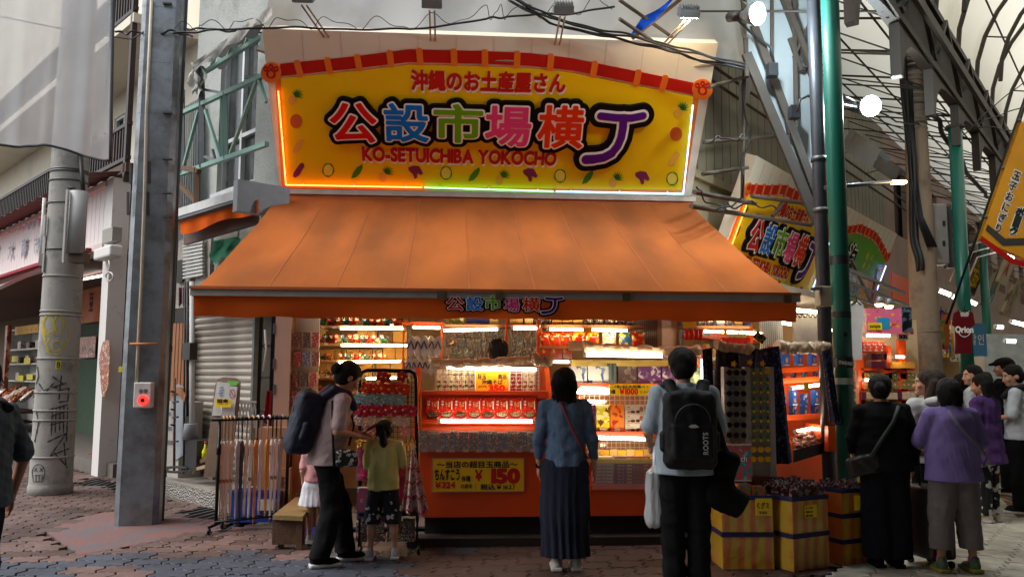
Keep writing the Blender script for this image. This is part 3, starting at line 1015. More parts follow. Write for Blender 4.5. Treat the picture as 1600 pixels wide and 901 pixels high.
mb = MB(); FL.box(mb,tL - .3,tL + 26,-.03,.2,.12,-3.3); mb.build('floor',mat('shop_floor',rgb(96,90,84),.6,var=.2),ls)
mb = MB(); FL.box(mb,tL + .2,tL + 1.6,.2,.215,-.1,-1.4); mb.build('mat',mat('red_mat',rgb(120,44,52),.9),ls)
TUB_C = glow('tube_cool',(1.0,.97,.9),8.0)
CAPM = mat('tube_cap',rgb(220,220,215),.4)
def tube_light(a,b,label,m,r=.014,name='fluorescent_tube',group='fluorescent tubes'):
 a,b = Vector(a),Vector(b)
 root = empty(name,(a + b) / 2,0,label,'light',group)
 mb = MB(); mb.tube([a,b],r,8); mb.build('tube',m,root)
 d = (b - a).normalized()
 mb = MB(); mb.tube([a - d * .02,a + d * .005],r * 1.25,8); mb.tube([b - d * .005,b + d * .02],r * 1.25,8); mb.build('cap',CAPM,root)
 return root
for k,(x0,y0,x1,y1,oo) in enumerate(((18,446,60,439,-.6),(24,451,64,446,-.6),(120,438,162,430,-.6))):
 tube_light(FL.px(x0,y0,oo),FL.px(x1,y1,oo),['upper cool white tube inside the left shop','lower cool white tube inside the left shop','cool white tube above the orange poster in the left shop'][k],TUB_C,.02)
po = empty('poster',FL.px(145,500,-1.5),0,'orange brown paper banner with a black brushed character on the green wall','poster')
mb = MB(); a = FL.px(127,447,-1.5); b = FL.px(160,501,-1.5); ta,za = FL.tz(127,447,-1.5); tb,zbb = FL.tz(160,501,-1.5)
FL.box(mb,tb,ta,zbb,za,-1.5,-1.52); mb.build('paper',mat('banner_paper',rgb(206,150,110),.7,var=.1,col2=rgb(168,84,52),mask=(.35,.65),vscale=.9),po)
ml = MB(); text_into(ml,'豆',FL.px(143,472,-1.5),-FL.d,AXZ,.42,.3,.02,lift=.008); ml.build('lettering',mat('ink',(.02,.018,.016),.6,var=0),po)
po = empty('poster',FL.px(138,542,-1.5),0,'small food photograph poster on the green wall of the left shop','poster')
mb = MB(); ta,za = FL.tz(125,527,-1.5); tb,zbb = FL.tz(148,558,-1.5); FL.box(mb,tb,ta,zbb,za,-1.5,-1.515); mb.build('paper',printed('food_print',rgb(70,50,44),[rgb(196,190,180),rgb(176,96,60)],9),po)
rk = empty('food_shelf',FL.px(40,640,-1),0,'white metal shelf rack with a yellow price strip in the left shop','shelf rack')
SHW = mat('shelf_white',rgb(190,192,186),.4)
t0,_ = FL.tz(64,560,-1.2); t1,_ = FL.tz(14,560,-1.2)
for y in (512,544,567,594):
 z = FL.tz(40,y,-1.2)[1]
 mb = MB(); FL.box(mb,t0 - .6,t1,z - .04,z,-1.2,-1.7); mb.build('shelf',SHW,rk)
mb = MB(); zz0 = .2; zz1 = FL.tz(40,506,-1.2)[1]; FL.box(mb,t0 - .6,t1,zz0,zz1,-1.71,-1.74); FL.box(mb,t1,t1 + .04,zz0,zz1,-1.2,-1.74); mb.build('frame',SHW,rk)
mb = MB(); ta,za = FL.tz(24,511,-1.19); tb,zb_ = FL.tz(60,519,-1.19); FL.box(mb,tb,ta,zb_,za,-1.185,-1.195); sg = mb.build('price_strip',mat('price_yellow',rgb(222,180,40),.5),rk)
ml = MB()
for k,ch in enumerate('三枚肉角煮'):text_into(ml,ch,FL.px(28 + k * 7,515,-1.185),-FL.d,AXZ,.07,.06,.01,lift=.004)
ml.build('lettering',mat('ink',(.02,.018,.016)),sg)
PK = [printed('pack_brown',rgb(96,60,46),[rgb(150,120,90),rgb(60,40,36)],14),printed('pack_pale',rgb(176,174,150),[rgb(130,120,96),rgb(206,200,190)],14)]
kk = 0
for row,y in enumerate((544,567,594)):
 z = FL.tz(40,y,-1.2)[1]
 for k in range(4):
  t = t0 - .35 + k * (t1 - t0 + .3) / 4
  mb = MB(); FL.box(mb,t,t + .3,z + .002,z + .16 + .04 * ((k + row) % 2),-1.25,-1.5)
  mb2 = mb.build('food_pack',PK[(k + row) % 2]); tag(mb2,f'{ORD[3 - k]} food pack from the left on the {["top", "middle", "bottom"][row]} shelf of the left shop rack','food pack','food packs on the left shop rack')
bs = empty('display_table',FL.px(40,700,-.2),0,'dark display table under the orange snack bags in the left shop','table')
mb = MB(); FL.box(mb,t0 - .9,t1 + 1.2,.62,.68,.05,-1.1); mb.build('top',WDK,bs)
for t in (t0 - .8,(t0 + t1) / 2,t1 + 1.1):
 mb = MB(); FL.box(mb,t,t + .06,.2,.62,0,-.06); mb.build('leg',WDK,bs)
mb = MB(); FL.box(mb,t0 - .85,t1 + 1.1,.4,.43,-.0,-1.0); mb.build('shelf',WDK,bs)
FOIL = [printed('snack_orange',rgb(196,84,30),[rgb(226,150,60),rgb(120,40,20)],12,rough=.18),printed('snack_brown',rgb(136,70,34),[rgb(200,170,110),rgb(80,34,24)],12,rough=.18),printed('snack_white',rgb(196,176,160),[rgb(180,70,40),rgb(230,220,210)],12,rough=.18)]
def pillow_mesh(name,w,h,t,m,seed=0,n=7):
 """a sealed, puffed snack bag standing in the xz plane"""
 r = random.Random(seed)
 mb = MB()
 ph = r.uniform(0,6)
 def f(sgn):
  def g(u,v):
   e = (max(0,1 - abs(2 * u - 1) ** 3) * max(0,1 - abs(2 * v - 1) ** 4)) ** .6
   x = (u - .5) * w * (1 - .06 * math.sin(v * 3.14)); z = v * h
   y = sgn * t / 2 * e * (1 + .12 * math.sin(u * 17 + ph + v * 5) + .1 * math.sin(v * 21 + ph * 2))
   return (x,y,z)
  return g
 mb.grid(f(-1),n,n); mb.grid(f(1),n,n)
 me = mb.mesh(name,m)
 return me
bag_me = [pillow_mesh('snack_bag',.3,.36,.12,FOIL[k % 3],k) for k in range(6)]
kk = 0
for row in range(4):
 for k in range(7):
  t = t0 - .6 + k * .42 + .1 * (row % 2)
  p = FL.p(t,.685 + .1 * row,-.15 - .26 * row)
  o_ = link_mesh('snack_bag',bag_me[(k * 2 + row) % 6],None,p,(R(-52 + rnd.uniform(-9,9)),rnd.uniform(-.2,.2),math.atan2(FL.n.x,-FL.n.y) + rnd.uniform(-.3,.3)))
  tag(o_,f'{ORD[6 - k]} snack bag from the left, {["front", "second", "third", "back"][row]} row on the left shop table','snack bag','snack bags on the left shop table')
for k,(x,y) in enumerate(((19,560),(38,563),(27,590),(42,588))):
 mb = MB(); ta,za = FL.tz(x,y - 4,-1.17); tb,zb_ = FL.tz(x + 9,y + 5,-1.17); FL.box(mb,tb,ta,zb_,za,-1.165,-1.172)
 tag(mb.build('price_tag',mat('tag_yellow',rgb(216,206,40),.5)),['upper left yellow price tag on the left shop rack','upper right price tag on the left shop rack','lower left yellow price tag on the left shop rack','lower right yellow price tag on the left shop rack'][k],'price tag','price tags on the left shop rack')
mb = MB(); FL.boxpx(mb,0,508,12,640,-.9,.1); tag(mb.build('orange_banner',printed('orange_banner',rgb(190,96,40),[rgb(196,160,150),rgb(120,60,40)],3)),'orange and pink upright banner at the left edge of the left shop','banner')
sp_ = empty('torn_poster',FL.px(162,575,.26),0,'torn orange sticker strip on the white column','sticker')
mb = MB(); mb.prism([FL.px(x,y,.245) for x,y in ((161,534),(166,531),(172,532),(172,560),(170,600),(164,620),(160,618),(158,600),(155,560))],FL.n * .006)
mb.build('paper',printed('torn_print',rgb(176,100,56),[rgb(200,190,176),rgb(120,60,40)],14),sp_)
bx = empty('meter_box',FL.px(155,392,.3),0,'white electric meter cover on the fascia beside the white column','meter box')
mb = MB(); FL.boxpx(mb,145,381,172,407,.42,.2); bevel = mb.build('cover',WHT,bx); bevel_mesh(bevel.data,.03)
mb = MB(); FL.boxpx(mb,159,354,176,381,.36,.14); mb.build('box',mat('grey_box',rgb(140,138,130),.6),bx)
mb = MB(); mb.tube([FL.px(170,407,.4),FL.px(172,416,.4),FL.px(169,424,.4)] + [FL.px(171 + 6 * math.sin(a),432 - 7 * math.cos(a),.4) for a in [i * .7 for i in range(10)]],.012); mb.build('cable',mat('white_pvc',rgb(180,180,178)),bx)
# concrete utility pole
CON = mat('pole_concrete',rgb(150,148,142),.8,var=.18,vscale=3.5,col2=rgb(112,110,106),mask=(.5,.7),bump=.25,bscale=50)
cp = empty('utility_pole',(-5.2,11.41,0),0,'thick round concrete utility pole with yellow and black graffiti','utility pole')
PC = Vector((-5.2,11.41,0))
mb = MB()
H = 11.0
rad = lambda z:.255 - .0062 * z
mb.lathe([(rad(0) + .012,-.02),(rad(0) + .012,.1),(rad(.1),.13)] + [(rad(z),z) for z in np.linspace(.14,H,24)],PC,28); mb.build('shaft',CON,cp)
IRN = mat('band_iron',rgb(84,84,84),.5,.6)
def pz(py):return 1.55 + (onY(90,py,PC.y).z - 1.55)
for py in (268,271,285,320,392,433,487,493,560,612,640,655,712):
 z = pz(py); mb = MB(); mb.lathe([(rad(z) + .001,z - .012),(rad(z) + .01,z - .012),(rad(z) + .01,z + .012),(rad(z) + .001,z + .012)],PC,24); mb.build('band',IRN if py < 400 else CON,cp)
def on_cyl(px,py,c=PC,rf=rad,lift=.004):
 d = ray(px,py)
 z = onY(px,py,c.y).z
 r = rf(z) + lift
 ox,oy = CAMPOS.x - c.x,CAMPOS.y - c.y
 A = d.x ** 2 + d.y ** 2; B = 2 * (ox * d.x + oy * d.y); C = ox * ox + oy * oy - r * r
 D = B * B - 4 * A * C
 t = (-B - math.sqrt(max(0,D))) / (2 * A)
 return CAMPOS + d * t
def strokes(mb,lines,wid,fn):
 for ln in lines:
  P = []
  for i in range(len(ln) - 1):
   (x0,y0),(x1,y1) = ln[i],ln[i + 1]
   n = max(1,int(math.hypot(x1 - x0,y1 - y0) / 3))
   for k in range(n):P.append((x0 + (x1 - x0) * k / n,y0 + (y1 - y0) * k / n))
  P.append(ln[-1])
  vs,m = [],len(P)
  for i,(x,y) in enumerate(P):
   xa,ya = P[max(0,i - 1)]; xb,yb = P[min(m - 1,i + 1)]
   dx,dy = xb - xa,yb - ya; L = math.hypot(dx,dy) or 1
   w_ = wid * (.75 + .25 * math.sin(i * 1.3))
   vs += [fn(x - dy / L * w_ / 2,y + dx / L * w_ / 2),fn(x + dy / L * w_ / 2,y - dx / L * w_ / 2)]
  mb.add(vs,[(2 * i,2 * i + 1,2 * i + 3,2 * i + 2) for i in range(m - 1)])
yl = [[(x + 66 + 18 * math.cos(a),y) for x,y in ()] for a in ()]
arc = lambda cx,cy,rx,ry,a0,a1,n=14:[(cx + rx * math.cos(a0 + (a1 - a0) * i / n),cy + ry * math.sin(a0 + (a1 - a0) * i / n)) for i in range(n + 1)]
mb = MB()
strokes(mb,[arc(84,512,18,26,2.4,6.0),arc(76,506,8,14,0,6.2),arc(92,506,7,14,0,6.2),arc(98,520,10,18,4.6,7.6),[(66,500),(70,530),(76,548)],arc(86,536,16,18,-.2,3.2),[(80,500),(88,512),(82,520),(94,524)],arc(88,540,7,8,0,6.2),[(66,520),(78,524),(74,536)]],3.2,on_cyl)
mb.build('yellow_graffiti',sheet('spray_yellow',rgb(196,176,70),.7,0,vscale=20),cp)
mb = MB()
strokes(mb,[[(82,588),(100,600),(84,604),(104,598)],[(96,586),(92,624)],[(90,610),(108,606),(106,626),(92,628)],[(84,598),(78,604),(90,606)],[(58,572),(60,588),(56,600)],[(60,598),(68,610),(78,606),(70,614),(60,610)],[(76,640),(106,632)],[(80,650),(104,642)],[(82,636),(80,680)],[(88,636),(86,676)],[(94,634),(93,672)],[(100,632),(99,676)],[(106,636),(104,690)],[(78,664),(106,656)],[(74,690),(104,676),(78,712),(108,700)],[(84,706),(106,730)],[(100,690),(103,726)],[(56,640),(60,660),(54,690)]],2.4,on_cyl)
strokes(mb,[arc(60,738,10,13,3.1,6.3),[(50,738),(52,752),(66,752),(70,738)],[(53,730),(58,736)],[(58,730),(53,736)],[(62,730),(67,736)],[(67,730),(62,736)],[(54,742),(66,742)],[(56,742),(56,752)],[(61,742),(61,752)],[(66,742),(65,752)]],1.3,on_cyl)
mb.build('black_graffiti',mat('spray_black',(.03,.03,.03),.7,var=.3),cp)
mb = MB(); mb.add([on_cyl(87,563),on_cyl(96,563),on_cyl(95,576),on_cyl(86,576)],[(0,1,2,3)]); mb.build('sticker',mat('tag_yellow',rgb(216,206,40)),cp)
mb = MB(); q = on_cyl(91.3,569.5,lift=.008); text_into(mb,'8',q,(1,0,0),AXZ,.085,.05,.02); mb.build('lettering',mat('ink',(.02,.018,.016)),cp)
def half_cover(x0,x1,y0,y1,Y,name,parent,m):
 a,b = onY(x0,y1,Y),onY(x1,y0,Y)
 cx,w_ = (a.x + b.x) / 2,(b.x - a.x) / 2
 mb = MB()
 mb.loft([[Vector((cx + w_ * math.cos(t),Y + .05 - w_ * .8 * math.sin(t) if math.sin(t) > 0 else Y + .08,z)) for t in [i * 2 * math.pi / 24 for i in range(24)]] for z in (a.z,b.z)])
 return mb.build(name,m,parent)
GCV = mat('grey_cover_pvc',rgb(150,152,150),.45,var=.08)
cb = empty('cable_cover',onY(117,410,11.1),0,'grey rounded cable cover strapped to the front of the concrete pole','cable cover')
half_cover(101,134,298,395,11.05,'cover',cb,GCV)
mb = MB(); boxpx(mb,106,394,131,409,11.08,.2); mb.build('connector',mat('brown_plug',rgb(92,76,66),.7),cb)
mb = MB(); boxpx(mb,99,296,103,410,10.98,.06); mb.build('bracket',WHT,cb)
mb = MB(); mb.tube([onY(112 + 5 * math.sin(i * .8),300 - 7 * abs(math.sin(i * .25)),11.1) for i in range(12)],.02); mb.tube([onY(130,300,11.1),onY(128,270,11.2),onY(124,230,11.3)],.03); mb.build('cable',mat('black_rubber',rgb(24,24,24)),cb)
cb = empty('cable_cover',onY(62,415,11.3),0,'narrow white cable cover on the left side of the concrete pole','cable cover')
half_cover(57,68,308,414,11.3,'cover',cb,WHT)
mb = MB(); boxpx(mb,66,336,71,366,11.2,.05); boxpx(mb,65,367,71,396,11.22,.05); boxpx(mb,65,397,69,425,11.2,.05); mb.build('bracket',WHT,cb)
# eight sided steel post with alarm box
STP = mat('galvanised',rgb(136,144,150),.38,.55,var=.16,vscale=4,bump=.08,col2=rgb(98,94,90),mask=(.42,.72))
pc = Vector((-3.27,9.2,0))
sp2 = empty('steel_post',pc,0,'wide grey galvanised steel post with chamfered corners and a red alarm box','post')
a1 = R(9)
def post_ring(z,hw,ch,c=pc):
 o8 = [(-hw,-hw + ch),(-hw + ch,-hw),(hw - ch,-hw),(hw,-hw + ch),(hw,hw - ch),(hw - ch,hw),(-hw + ch,hw),(-hw,hw - ch)]
 return [Vector((c.x + x * math.cos(a1) - y * math.sin(a1),c.y + x * math.sin(a1) + y * math.cos(a1),z)) for x,y in o8]
mb = MB(); mb.loft([post_ring(0,.215,.055),post_ring(12,.19,.05)],smooth=False); mb.build('shaft',STP,sp2)
for py in (8,48,95,175,246,300,455,533):
 z = onY(230,py,9.0).z; hw = .2175 - .0021 * z
 mb = MB(); mb.loft([post_ring(z - .015,hw,.055),post_ring(z + .015,hw,.055)],smooth=False); mb.build('band',STP,sp2)
for py in (8,178,250,303,340):
 mb = MB(); z = onY(262,py,9.0).z; q = onY(250,py,8.97); mb.box((q.x + .03,q.y - .02,z - .005),(q.x + .12,q.y + .03,z + .012)); mb.build('bracket',IRN,sp2)
for (x0,y0,x1,y1) in ((204,255,204,287),(233,252,233,286),(231,300,231,336),(200,300,200,336)):
 mb = MB(); mb.beam(onY(x0,y0,8.98),onY(x1,y1,8.98),.022,.02); mb.build('clip',IRN,sp2)
mb = MB(); mb.tube([onY(237,0,8.96),onY(229,175,8.95),onY(226,300,8.95),onY(221,440,8.95),onY(215,560,8.95),onY(213,600,8.95)],.018); mb.build('conduit',mat('beige_conduit',rgb(176,168,150),.5),sp2)
mb = MB(); mb.tube([onY(203,537,8.93),onY(246,537,8.93)],.012); mb.build('orange_strap',mat('orange_strap',rgb(190,110,40),.6),sp2)
mb = MB(); boxpx(mb,185,572,191,581,8.96,.01); mb.build('yellow_sticker',mat('tag_yellow',rgb(216,206,40)),sp2)
al = empty('alarm_box',onY(221,637,8.9),0,'white alarm box with glowing red round lamp on the steel post','alarm box')
mb = MB(); boxpx(mb,207,597,237,637,8.86,.1); b_ = mb.build('case',mat('alarm_white',rgb(200,198,194),.45),al); bevel_mesh(b_.data,.012)
def disc(c,n,r,th,seg=24,mbx=None,mi=0):
 mbx = mbx or MB(); n = Vector(n).normalized(); a = n.cross(AXZ).normalized(); b = n.cross(a)
 c = Vector(c)
 mbx.loft([[c + n * z + a * (r * math.cos(2 * math.pi * k / seg)) + b * (r * math.sin(2 * math.pi * k / seg)) for k in range(seg)] for z in (0,th)],mi)
 return mbx
c = onY(224,625,8.858)
disc(c,(0,-1,0),.05,.02).build('red_lamp',mat('red_lamp',rgb(200,20,20),.3,var=0,emit=(1,.03,.02),estr=1.6),al)
disc(c,(0,-1,0),.022,.026).build('button',mat('black_box',rgb(38,38,40)),al)
ml = MB(); text_into(ml,'非常',onY(224,611,8.858),AXX,AXZ,.05,.09,.02); ml.build('lettering',mat('ink',(.02,.018,.016)),al)
pp = Vector((-3.11,9.3,0))
pr_ = empty('dark_pipe_pole',pp,0,'tall thin dark steel pipe pole right beside the grey post','pole')
mb = MB(); mb.tube([(pp.x,pp.y,0),(pp.x,pp.y,12)],.056,14); mb.build('shaft',mat('dark_pipe',rgb(74,76,82),.4,.5,var=.15,bump=.1),pr_)
for py in (155,345,545,740):
 z = onY(265,py,9.3).z; mb = MB(); mb.tube([(pp.x,pp.y,z - .03),(pp.x,pp.y,z + .03)],.063,14); mb.build('collar',IRN,pr_)
# see-through scaffold sheet hanging top left
ss = empty('mesh_sheet',onY(90,235,7.6),0,'large pale mesh sheet hanging at the top left before the concrete pole','mesh sheet')
def ssf(u,v):
 x = -60 + 236 * u; yb = 214 + 34 * u + 5 * math.sin(u * 8); y = -120 + (yb + 120) * v
 p = onY(x,y,7.6); p.y += .03 * math.sin(u * 15 + v * 2) * (.3 + v) + .012 * math.sin(u * 44 + 5 * v)
 return p
mb = MB(); mb.grid(ssf,50,30); mb.build('sheet',sheet('mesh_cloth',rgb(236,238,240),.72,.62,vscale=1.5),ss)
mb = MB(); mb.tube([ssf(u / 30,1) for u in range(31)],.012,6); mb.tube([ssf(1,v / 12) for v in range(13)],.014,6); mb.build('hem',mat('dark_hem',rgb(70,72,76),.7),ss)
mb = MB(); mb.tube([onY(174,-60,7.63),onY(173,246,7.63)],.02,8); mb.build('edge_pipe',STL,ss)
for k in range(9):
 q = ssf(1,k / 9); disc(q + Vector((-.05,-.012,0)),(0,-1,0),.012,.004,8).build('eyelet',WHT,ss)
# the big sign
S_ORG = Vector((-2.0,9.5,3.66)); S_U = Vector((1,0,0)); S_V = Vector((0,-1.1,1.40)).normalized()
S_W,S_H = 4.78,1.80
S_N = S_U.cross(S_V)
def suv(px,py):
 q = onP(px,py,S_ORG,S_N) - S_ORG
 return (q.dot(S_U),q.dot(S_V))
SGY = mat('sign_yellow',rgb(252,202,10),.5,var=.04,vscale=1,spec=.15)
SGO = mat('sign_orange',rgb(240,120,24),.4,var=.05)
SGR = mat('sign_red',rgb(196,30,18),.5,var=.06,spec=.15)
SGC = mat('sign_cream',rgb(238,226,204),.45,var=.05,vscale=.9,col2=rgb(214,200,176),mask=(.6,.85))
SGG = mat('sign_green',rgb(96,168,30),.4,var=.05)
BLK = mat('sign_black',(.006,.004,.004),.6,var=0,spec=.1)
WHL = mat('outline_white',rgb(250,246,238),.4,var=0)
GCOL = [mat('char_red',rgb(220,24,20),.5,var=0,spec=.12),mat('char_blue',rgb(10,120,214),.5,var=0,spec=.12),mat('char_green',rgb(108,172,20),.5,var=0,spec=.12),
  mat('char_pink',rgb(236,66,132),.5,var=0,spec=.12),mat('char_vermilion',rgb(230,54,16),.5,var=0,spec=.12),mat('char_purple',rgb(88,22,124),.5,var=0,spec=.12)]
ICO = {'pine':mat('icon_tan',rgb(236,170,60),.4,var=0),'leaf':mat('icon_green',rgb(54,132,20),.4,var=0),'purple':mat('icon_purple',rgb(126,30,84),.4,var=0),'orange':mat('icon_orange',rgb(214,92,20),.4,var=0),'stick':mat('icon_tan',rgb(236,170,60))}
_G = {}
def get_glyph(ch,res=72):
 if ch in _G:return _G[ch]
 if ch == '丁*':
  lo,hi = np.array([0,0.]),np.array([1,.86])
  xs = np.arange(-.3,1.3,.014); ys = np.arange(-.3,1.2,.014)
  X,Y = np.meshgrid(xs,ys,indexing='ij'); D = np.full(X.shape,9.)
  P = [(.26,.78),(.5,.76),(.74,.76),(.92,.8)]
  for a,b in zip(P,P[1:]):D = np.minimum(D,seg_dist(X,Y,np.array(a),np.array(b)) - .065)
  P = [(.62,.76),(.63,.6),(.62,.45),(.58,.32),(.5,.2),(.38,.13),(.22,.1),(.1,.09)]; rr = [.07,.07,.07,.07,.075,.075,.08,.085]
  for a,b,r_ in zip(P,P[1:],rr):D = np.minimum(D,seg_dist(X,Y,np.array(a),np.array(b)) - r_)
  _G[ch] = (xs,ys,D + .03,np.array([.0,0.]),np.array([1.,.86]))
 else:
  _G[ch] = glyph_sdf(ch,res)
 return _G[ch]
_GP = {}
def glyph_level(ch,l):
 if (ch,l) not in _GP:
  xs,ys,F,lo,hi = get_glyph(ch)
  _GP[(ch,l)] = level_poly(xs,ys,F,l)
 return _GP[(ch,l)]
def fat_char(parent,ch,to3,n,box,col,blk_t=.05,s=1.0,name='character',lv=(.022,.058,.145)):
 """box = (u0, v0, u1, v1) of the coloured strokes; layers: black plate, white outline, coloured face"""
 xs,ys,F,lo,hi = get_glyph(ch)
 u0,v0,u1,v1 = box
 kx,ky = (u1 - u0) / (hi[0] - lo[0] + .06),(v1 - v0) / (hi[1] - lo[1] + .06)
 f = lambda x,y:to3(u0 + (x - lo[0] + .03) * kx,v0 + (y - lo[1] + .03) * ky)
 mb = MB()
 solid_2d(mb,glyph_level(ch,lv[2]),f,n,.0,blk_t,0)
 solid_2d(mb,glyph_level(ch,lv[1]),f,n,blk_t - .002,blk_t + .006 * s,1)
 solid_2d(mb,glyph_level(ch,lv[0]),f,n,blk_t,blk_t + .012 * s,2)
 return mb.build(name,[BLK,WHL,col],parent)
for _c in '公設市場横':get_glyph(_c)
def bold_into(mb,s_,c,u,v,h,w,bold,lift,mi=0):
 """a row of fattened characters fitted to w x h round the centre c"""
 u,v = Vector(u).normalized(),Vector(v).normalized(); n = u.cross(v)
 adv = []; x = 0
 for ch in s_:
  if ch == ' ':x += .28; adv.append(None); continue
  xs,ys,F,lo,hi = get_glyph(ch,46)
  wide = ord(ch) > 0x2000
  adv.append(x if wide else x - lo[0]); x += 1.0 if wide else (hi[0] - lo[0]) + .11
 lo_y = min(get_glyph(ch)[3][1] for ch in s_ if ch not in ' -'); hi_y = max(get_glyph(ch)[4][1] for ch in s_ if ch not in ' -')
 kx,ky = w / x,h / (hi_y - lo_y)
 for ch,a in zip(s_,adv):
  if a is None:continue
  solid_2d(mb,glyph_level(ch,bold),lambda gx,gy:Vector(c) + u * ((a + gx) * kx - w / 2) + v * ((gy - lo_y) * ky - h / 2),n,lift - .001,lift,mi)
 return mb
CH_BOX = [('公',(516,156,590,219)),('設',(600,157,671,218)),('市',(677,158,755,219)),('場',(757,161,830,225)),('横',(839,160,912,228)),('丁*',(905,166,1009,257))]
BAND_T = [(438,100),(555,88),(640,77),(760,80),(830,83),(894,91),(963,105),(1083,129)]
BAND_B = [(438,119),(555,107),(640,97),(760,100),(830,103),(894,110),(963,124),(1083,148)]
def build_sign(label,org,U,V,W,H,style='yellow',group='rooftop shop signs'):
 org,U,V = Vector(org),Vector(U).normalized(),Vector(V).normalized()
 n = U.cross(V).normalized()
 ku,kv = W / S_W,H / S_H
 to3 = lambda u,v,l=0.0:org + U * (u * ku) + V * (v * kv) + n * l
 P = lambda px,py,l=0.0:to3(*suv(px,py),l)
 root = empty('shop_sign',org + U * W / 2,0,label,'sign',group)
 mb = MB(); mb.obox(org + U * W / 2 + V * H / 2 - n * .07,U,V,n,W / 2,H / 2,.07); bd = mb.build('board',SGC,root)
 fr_ = MB()
 for k in range(1,12):fr_.beam(to3(S_W * k / 12,.02,.0012),to3(S_W * k / 12,S_H - .02,.0012),.003,.002)
 fr_.build('seam',mat('seam_grey',rgb(190,180,160),.5),root)
 def poly(name,pts,l,m,parent=root):
  mb = MB(); mb.prism([P(x,y,0.001) for x,y in pts][::-1],n * l); return mb.build(name,m,parent)
 bg = SGY if style == 'yellow' else SGG
 poly('border',[(430,125)] + [(x,y + 3) for x,y in BAND_B] + [(1092,152),(1070,301),(441,294)],.004,SGO)
 poly('panel',[(439,122)] + [(x,y + 4) for x,y in BAND_B[1:-1]] + [(1083,151),(1064,296),(449,289)],.008,bg)
 poly('roof_band',BAND_T + BAND_B[::-1],.012,SGR)
 for x in (467,513.5,560,610,656,709.5,757.7,808,860,928,995.6,1037):
  yt = np.interp(x,[p[0] for p in BAND_T],[p[1] for p in BAND_T]); yb = np.interp(x,[p[0] for p in BAND_B],[p[1] for p in BAND_B])
  lean = (760 - x) / 350 * 3
  poly('rib',[(x - 5 - lean,yt + 1),(x - 3 - lean,yt - 3),(x + 3 - lean,yt - 3),(x + 5 - lean,yt + 1),(x + 5 + lean,yb),(x + 3 + lean,yb + 4),(x - 3 + lean,yb + 4),(x - 5 + lean,yb)],.018,SGO)
 for cx,cy in ((424,113),(1097,139)):
  md = poly('end_tile',[(cx + 16 * math.cos(a),cy + 16 * math.sin(a)) for a in [i * math.pi / 14 for i in range(28)]],.02,SGO)
  mb = MB()
  ring = [(cx + (6 + 0 * i) * math.cos(a),cy + 2 + 6 * math.sin(a)) for i,a in enumerate([j * math.pi / 6 for j in range(13)])]
  strokes(mb,[ring,arc(cx - 8,cy - 6,3,3,0,6.3,8),arc(cx,cy - 9,3,3,0,6.3,8),arc(cx + 8,cy - 6,3,3,0,6.3,8)],4,lambda x,y:P(x,y,.024))
  mb.build('emblem',SGR,md)
 if style == 'yellow':
  for (s_,x0,y0,x1,y1,hh,bold) in (('沖縄のお土産屋さん',642,124.5,884,129.5,.215,.045),('KO-SETUICHIBA YOKOCHO',567,239.5,871,247.5,.155,.05)):
   a,b = P(x0,y0),P(x1,y1)
   d_ = (b - a); w_ = d_.length; d_.normalize(); v_ = n.cross(d_)
   mt = MB(); mt2 = MB(); bold_into(mt,s_,(a + b) / 2,d_,v_,hh * kv,w_,bold,.018)
   bold_into(mt2,s_,(a + b) / 2 - v_ * .022 + d_ * .008,d_,v_,hh * kv,w_,bold + .012,.0125); mt.build('lettering',SGR,root); mt2.build('lettering_shadow',WHL,root)
  for (ch,(x0,y0,x1,y1)),col in zip(CH_BOX,GCOL):
   u0,v1 = suv(x0,y0); u1,_ = suv(x1,y0); _,v0 = suv(x0,y1)
   u0 = (suv(x0,y0)[0] + suv(x0,y1)[0]) / 2; u1 = (suv(x1,y0)[0] + suv(x1,y1)[0]) / 2
   fat_char(root,ch,lambda u,v:to3(u,v,.009),n,(u0,v0,u1,v1),col)
 else:
  for ch,bx,c_ in (('泡',(600,130,700,215),BLK),('盛',(600,215,700,290),BLK)):
   u0,v1 = suv(bx[0],bx[1]); u1,v0 = suv(bx[2],bx[3])
   fat_char(root,ch,lambda u,v:to3(u,v,.009),n,(u0,v0,u1,v1),c_,.02,lv=(.02,.07,.09))
  mt = MB()
  for k in range(5):
   text_into(mt,'おきなわの酒'[k],P(900,150 + k * 26,.01),U,V,.1,.1,.03)
   text_into(mt,'名産品市場'[k],P(840,150 + k * 26,.01),U,V,.13,.12,.03)
  mt.build('lettering',SGY,root)
 def pineapple(x,y):
  r_ = poly('pineapple',[(x - 3 + 6 * math.cos(a),y + 6 + 8 * math.sin(a)) for a in [i * math.pi / 8 for i in range(16)]],.013,ICO['pine'])
  mb = MB()
  for a in (-2.6,-2.1,-1.6,-1.1,-.6,-.1,.4):
   mb.add([P(x + 2,y + 1,.016),P(x + 3 + 3 * math.cos(a - .4),y - 1 + 4 * math.sin(a - .4),.016),P(x + 5 + 10 * math.cos(a),y - 2 + 11 * math.sin(a),.016),P(x + 4 + 3 * math.cos(a + .4),y - 1 + 4 * math.sin(a + .4),.016)],[(0,1,2,3)])
  mb.build('leaves',ICO['leaf'],r_)
 def goya(x,y):
  mb = MB(); strokes(mb,[arc(x,y,8.5,10,0,6.3,24)],2.2,lambda a,b:P(a,b,.014)); mb.build('gourd_slice',ICO['leaf'],root)
  mb = MB(); mb.add([P(x + 7.5 * math.cos(a),y + 9 * math.sin(a),.0125) for a in [i * math.pi / 8 for i in range(16)]],[tuple(range(16))]); mb.build('gourd_flesh',mat('pale_yellow',rgb(240,214,80),.4),root)
 def leaf(x,y):poly('gourd',[(x - 9,y + 11),(x - 6,y + 2),(x,y - 6),(x + 8,y - 11),(x + 9,y - 6),(x + 5,y + 3),(x - 1,y + 9)],.013,ICO['leaf'])
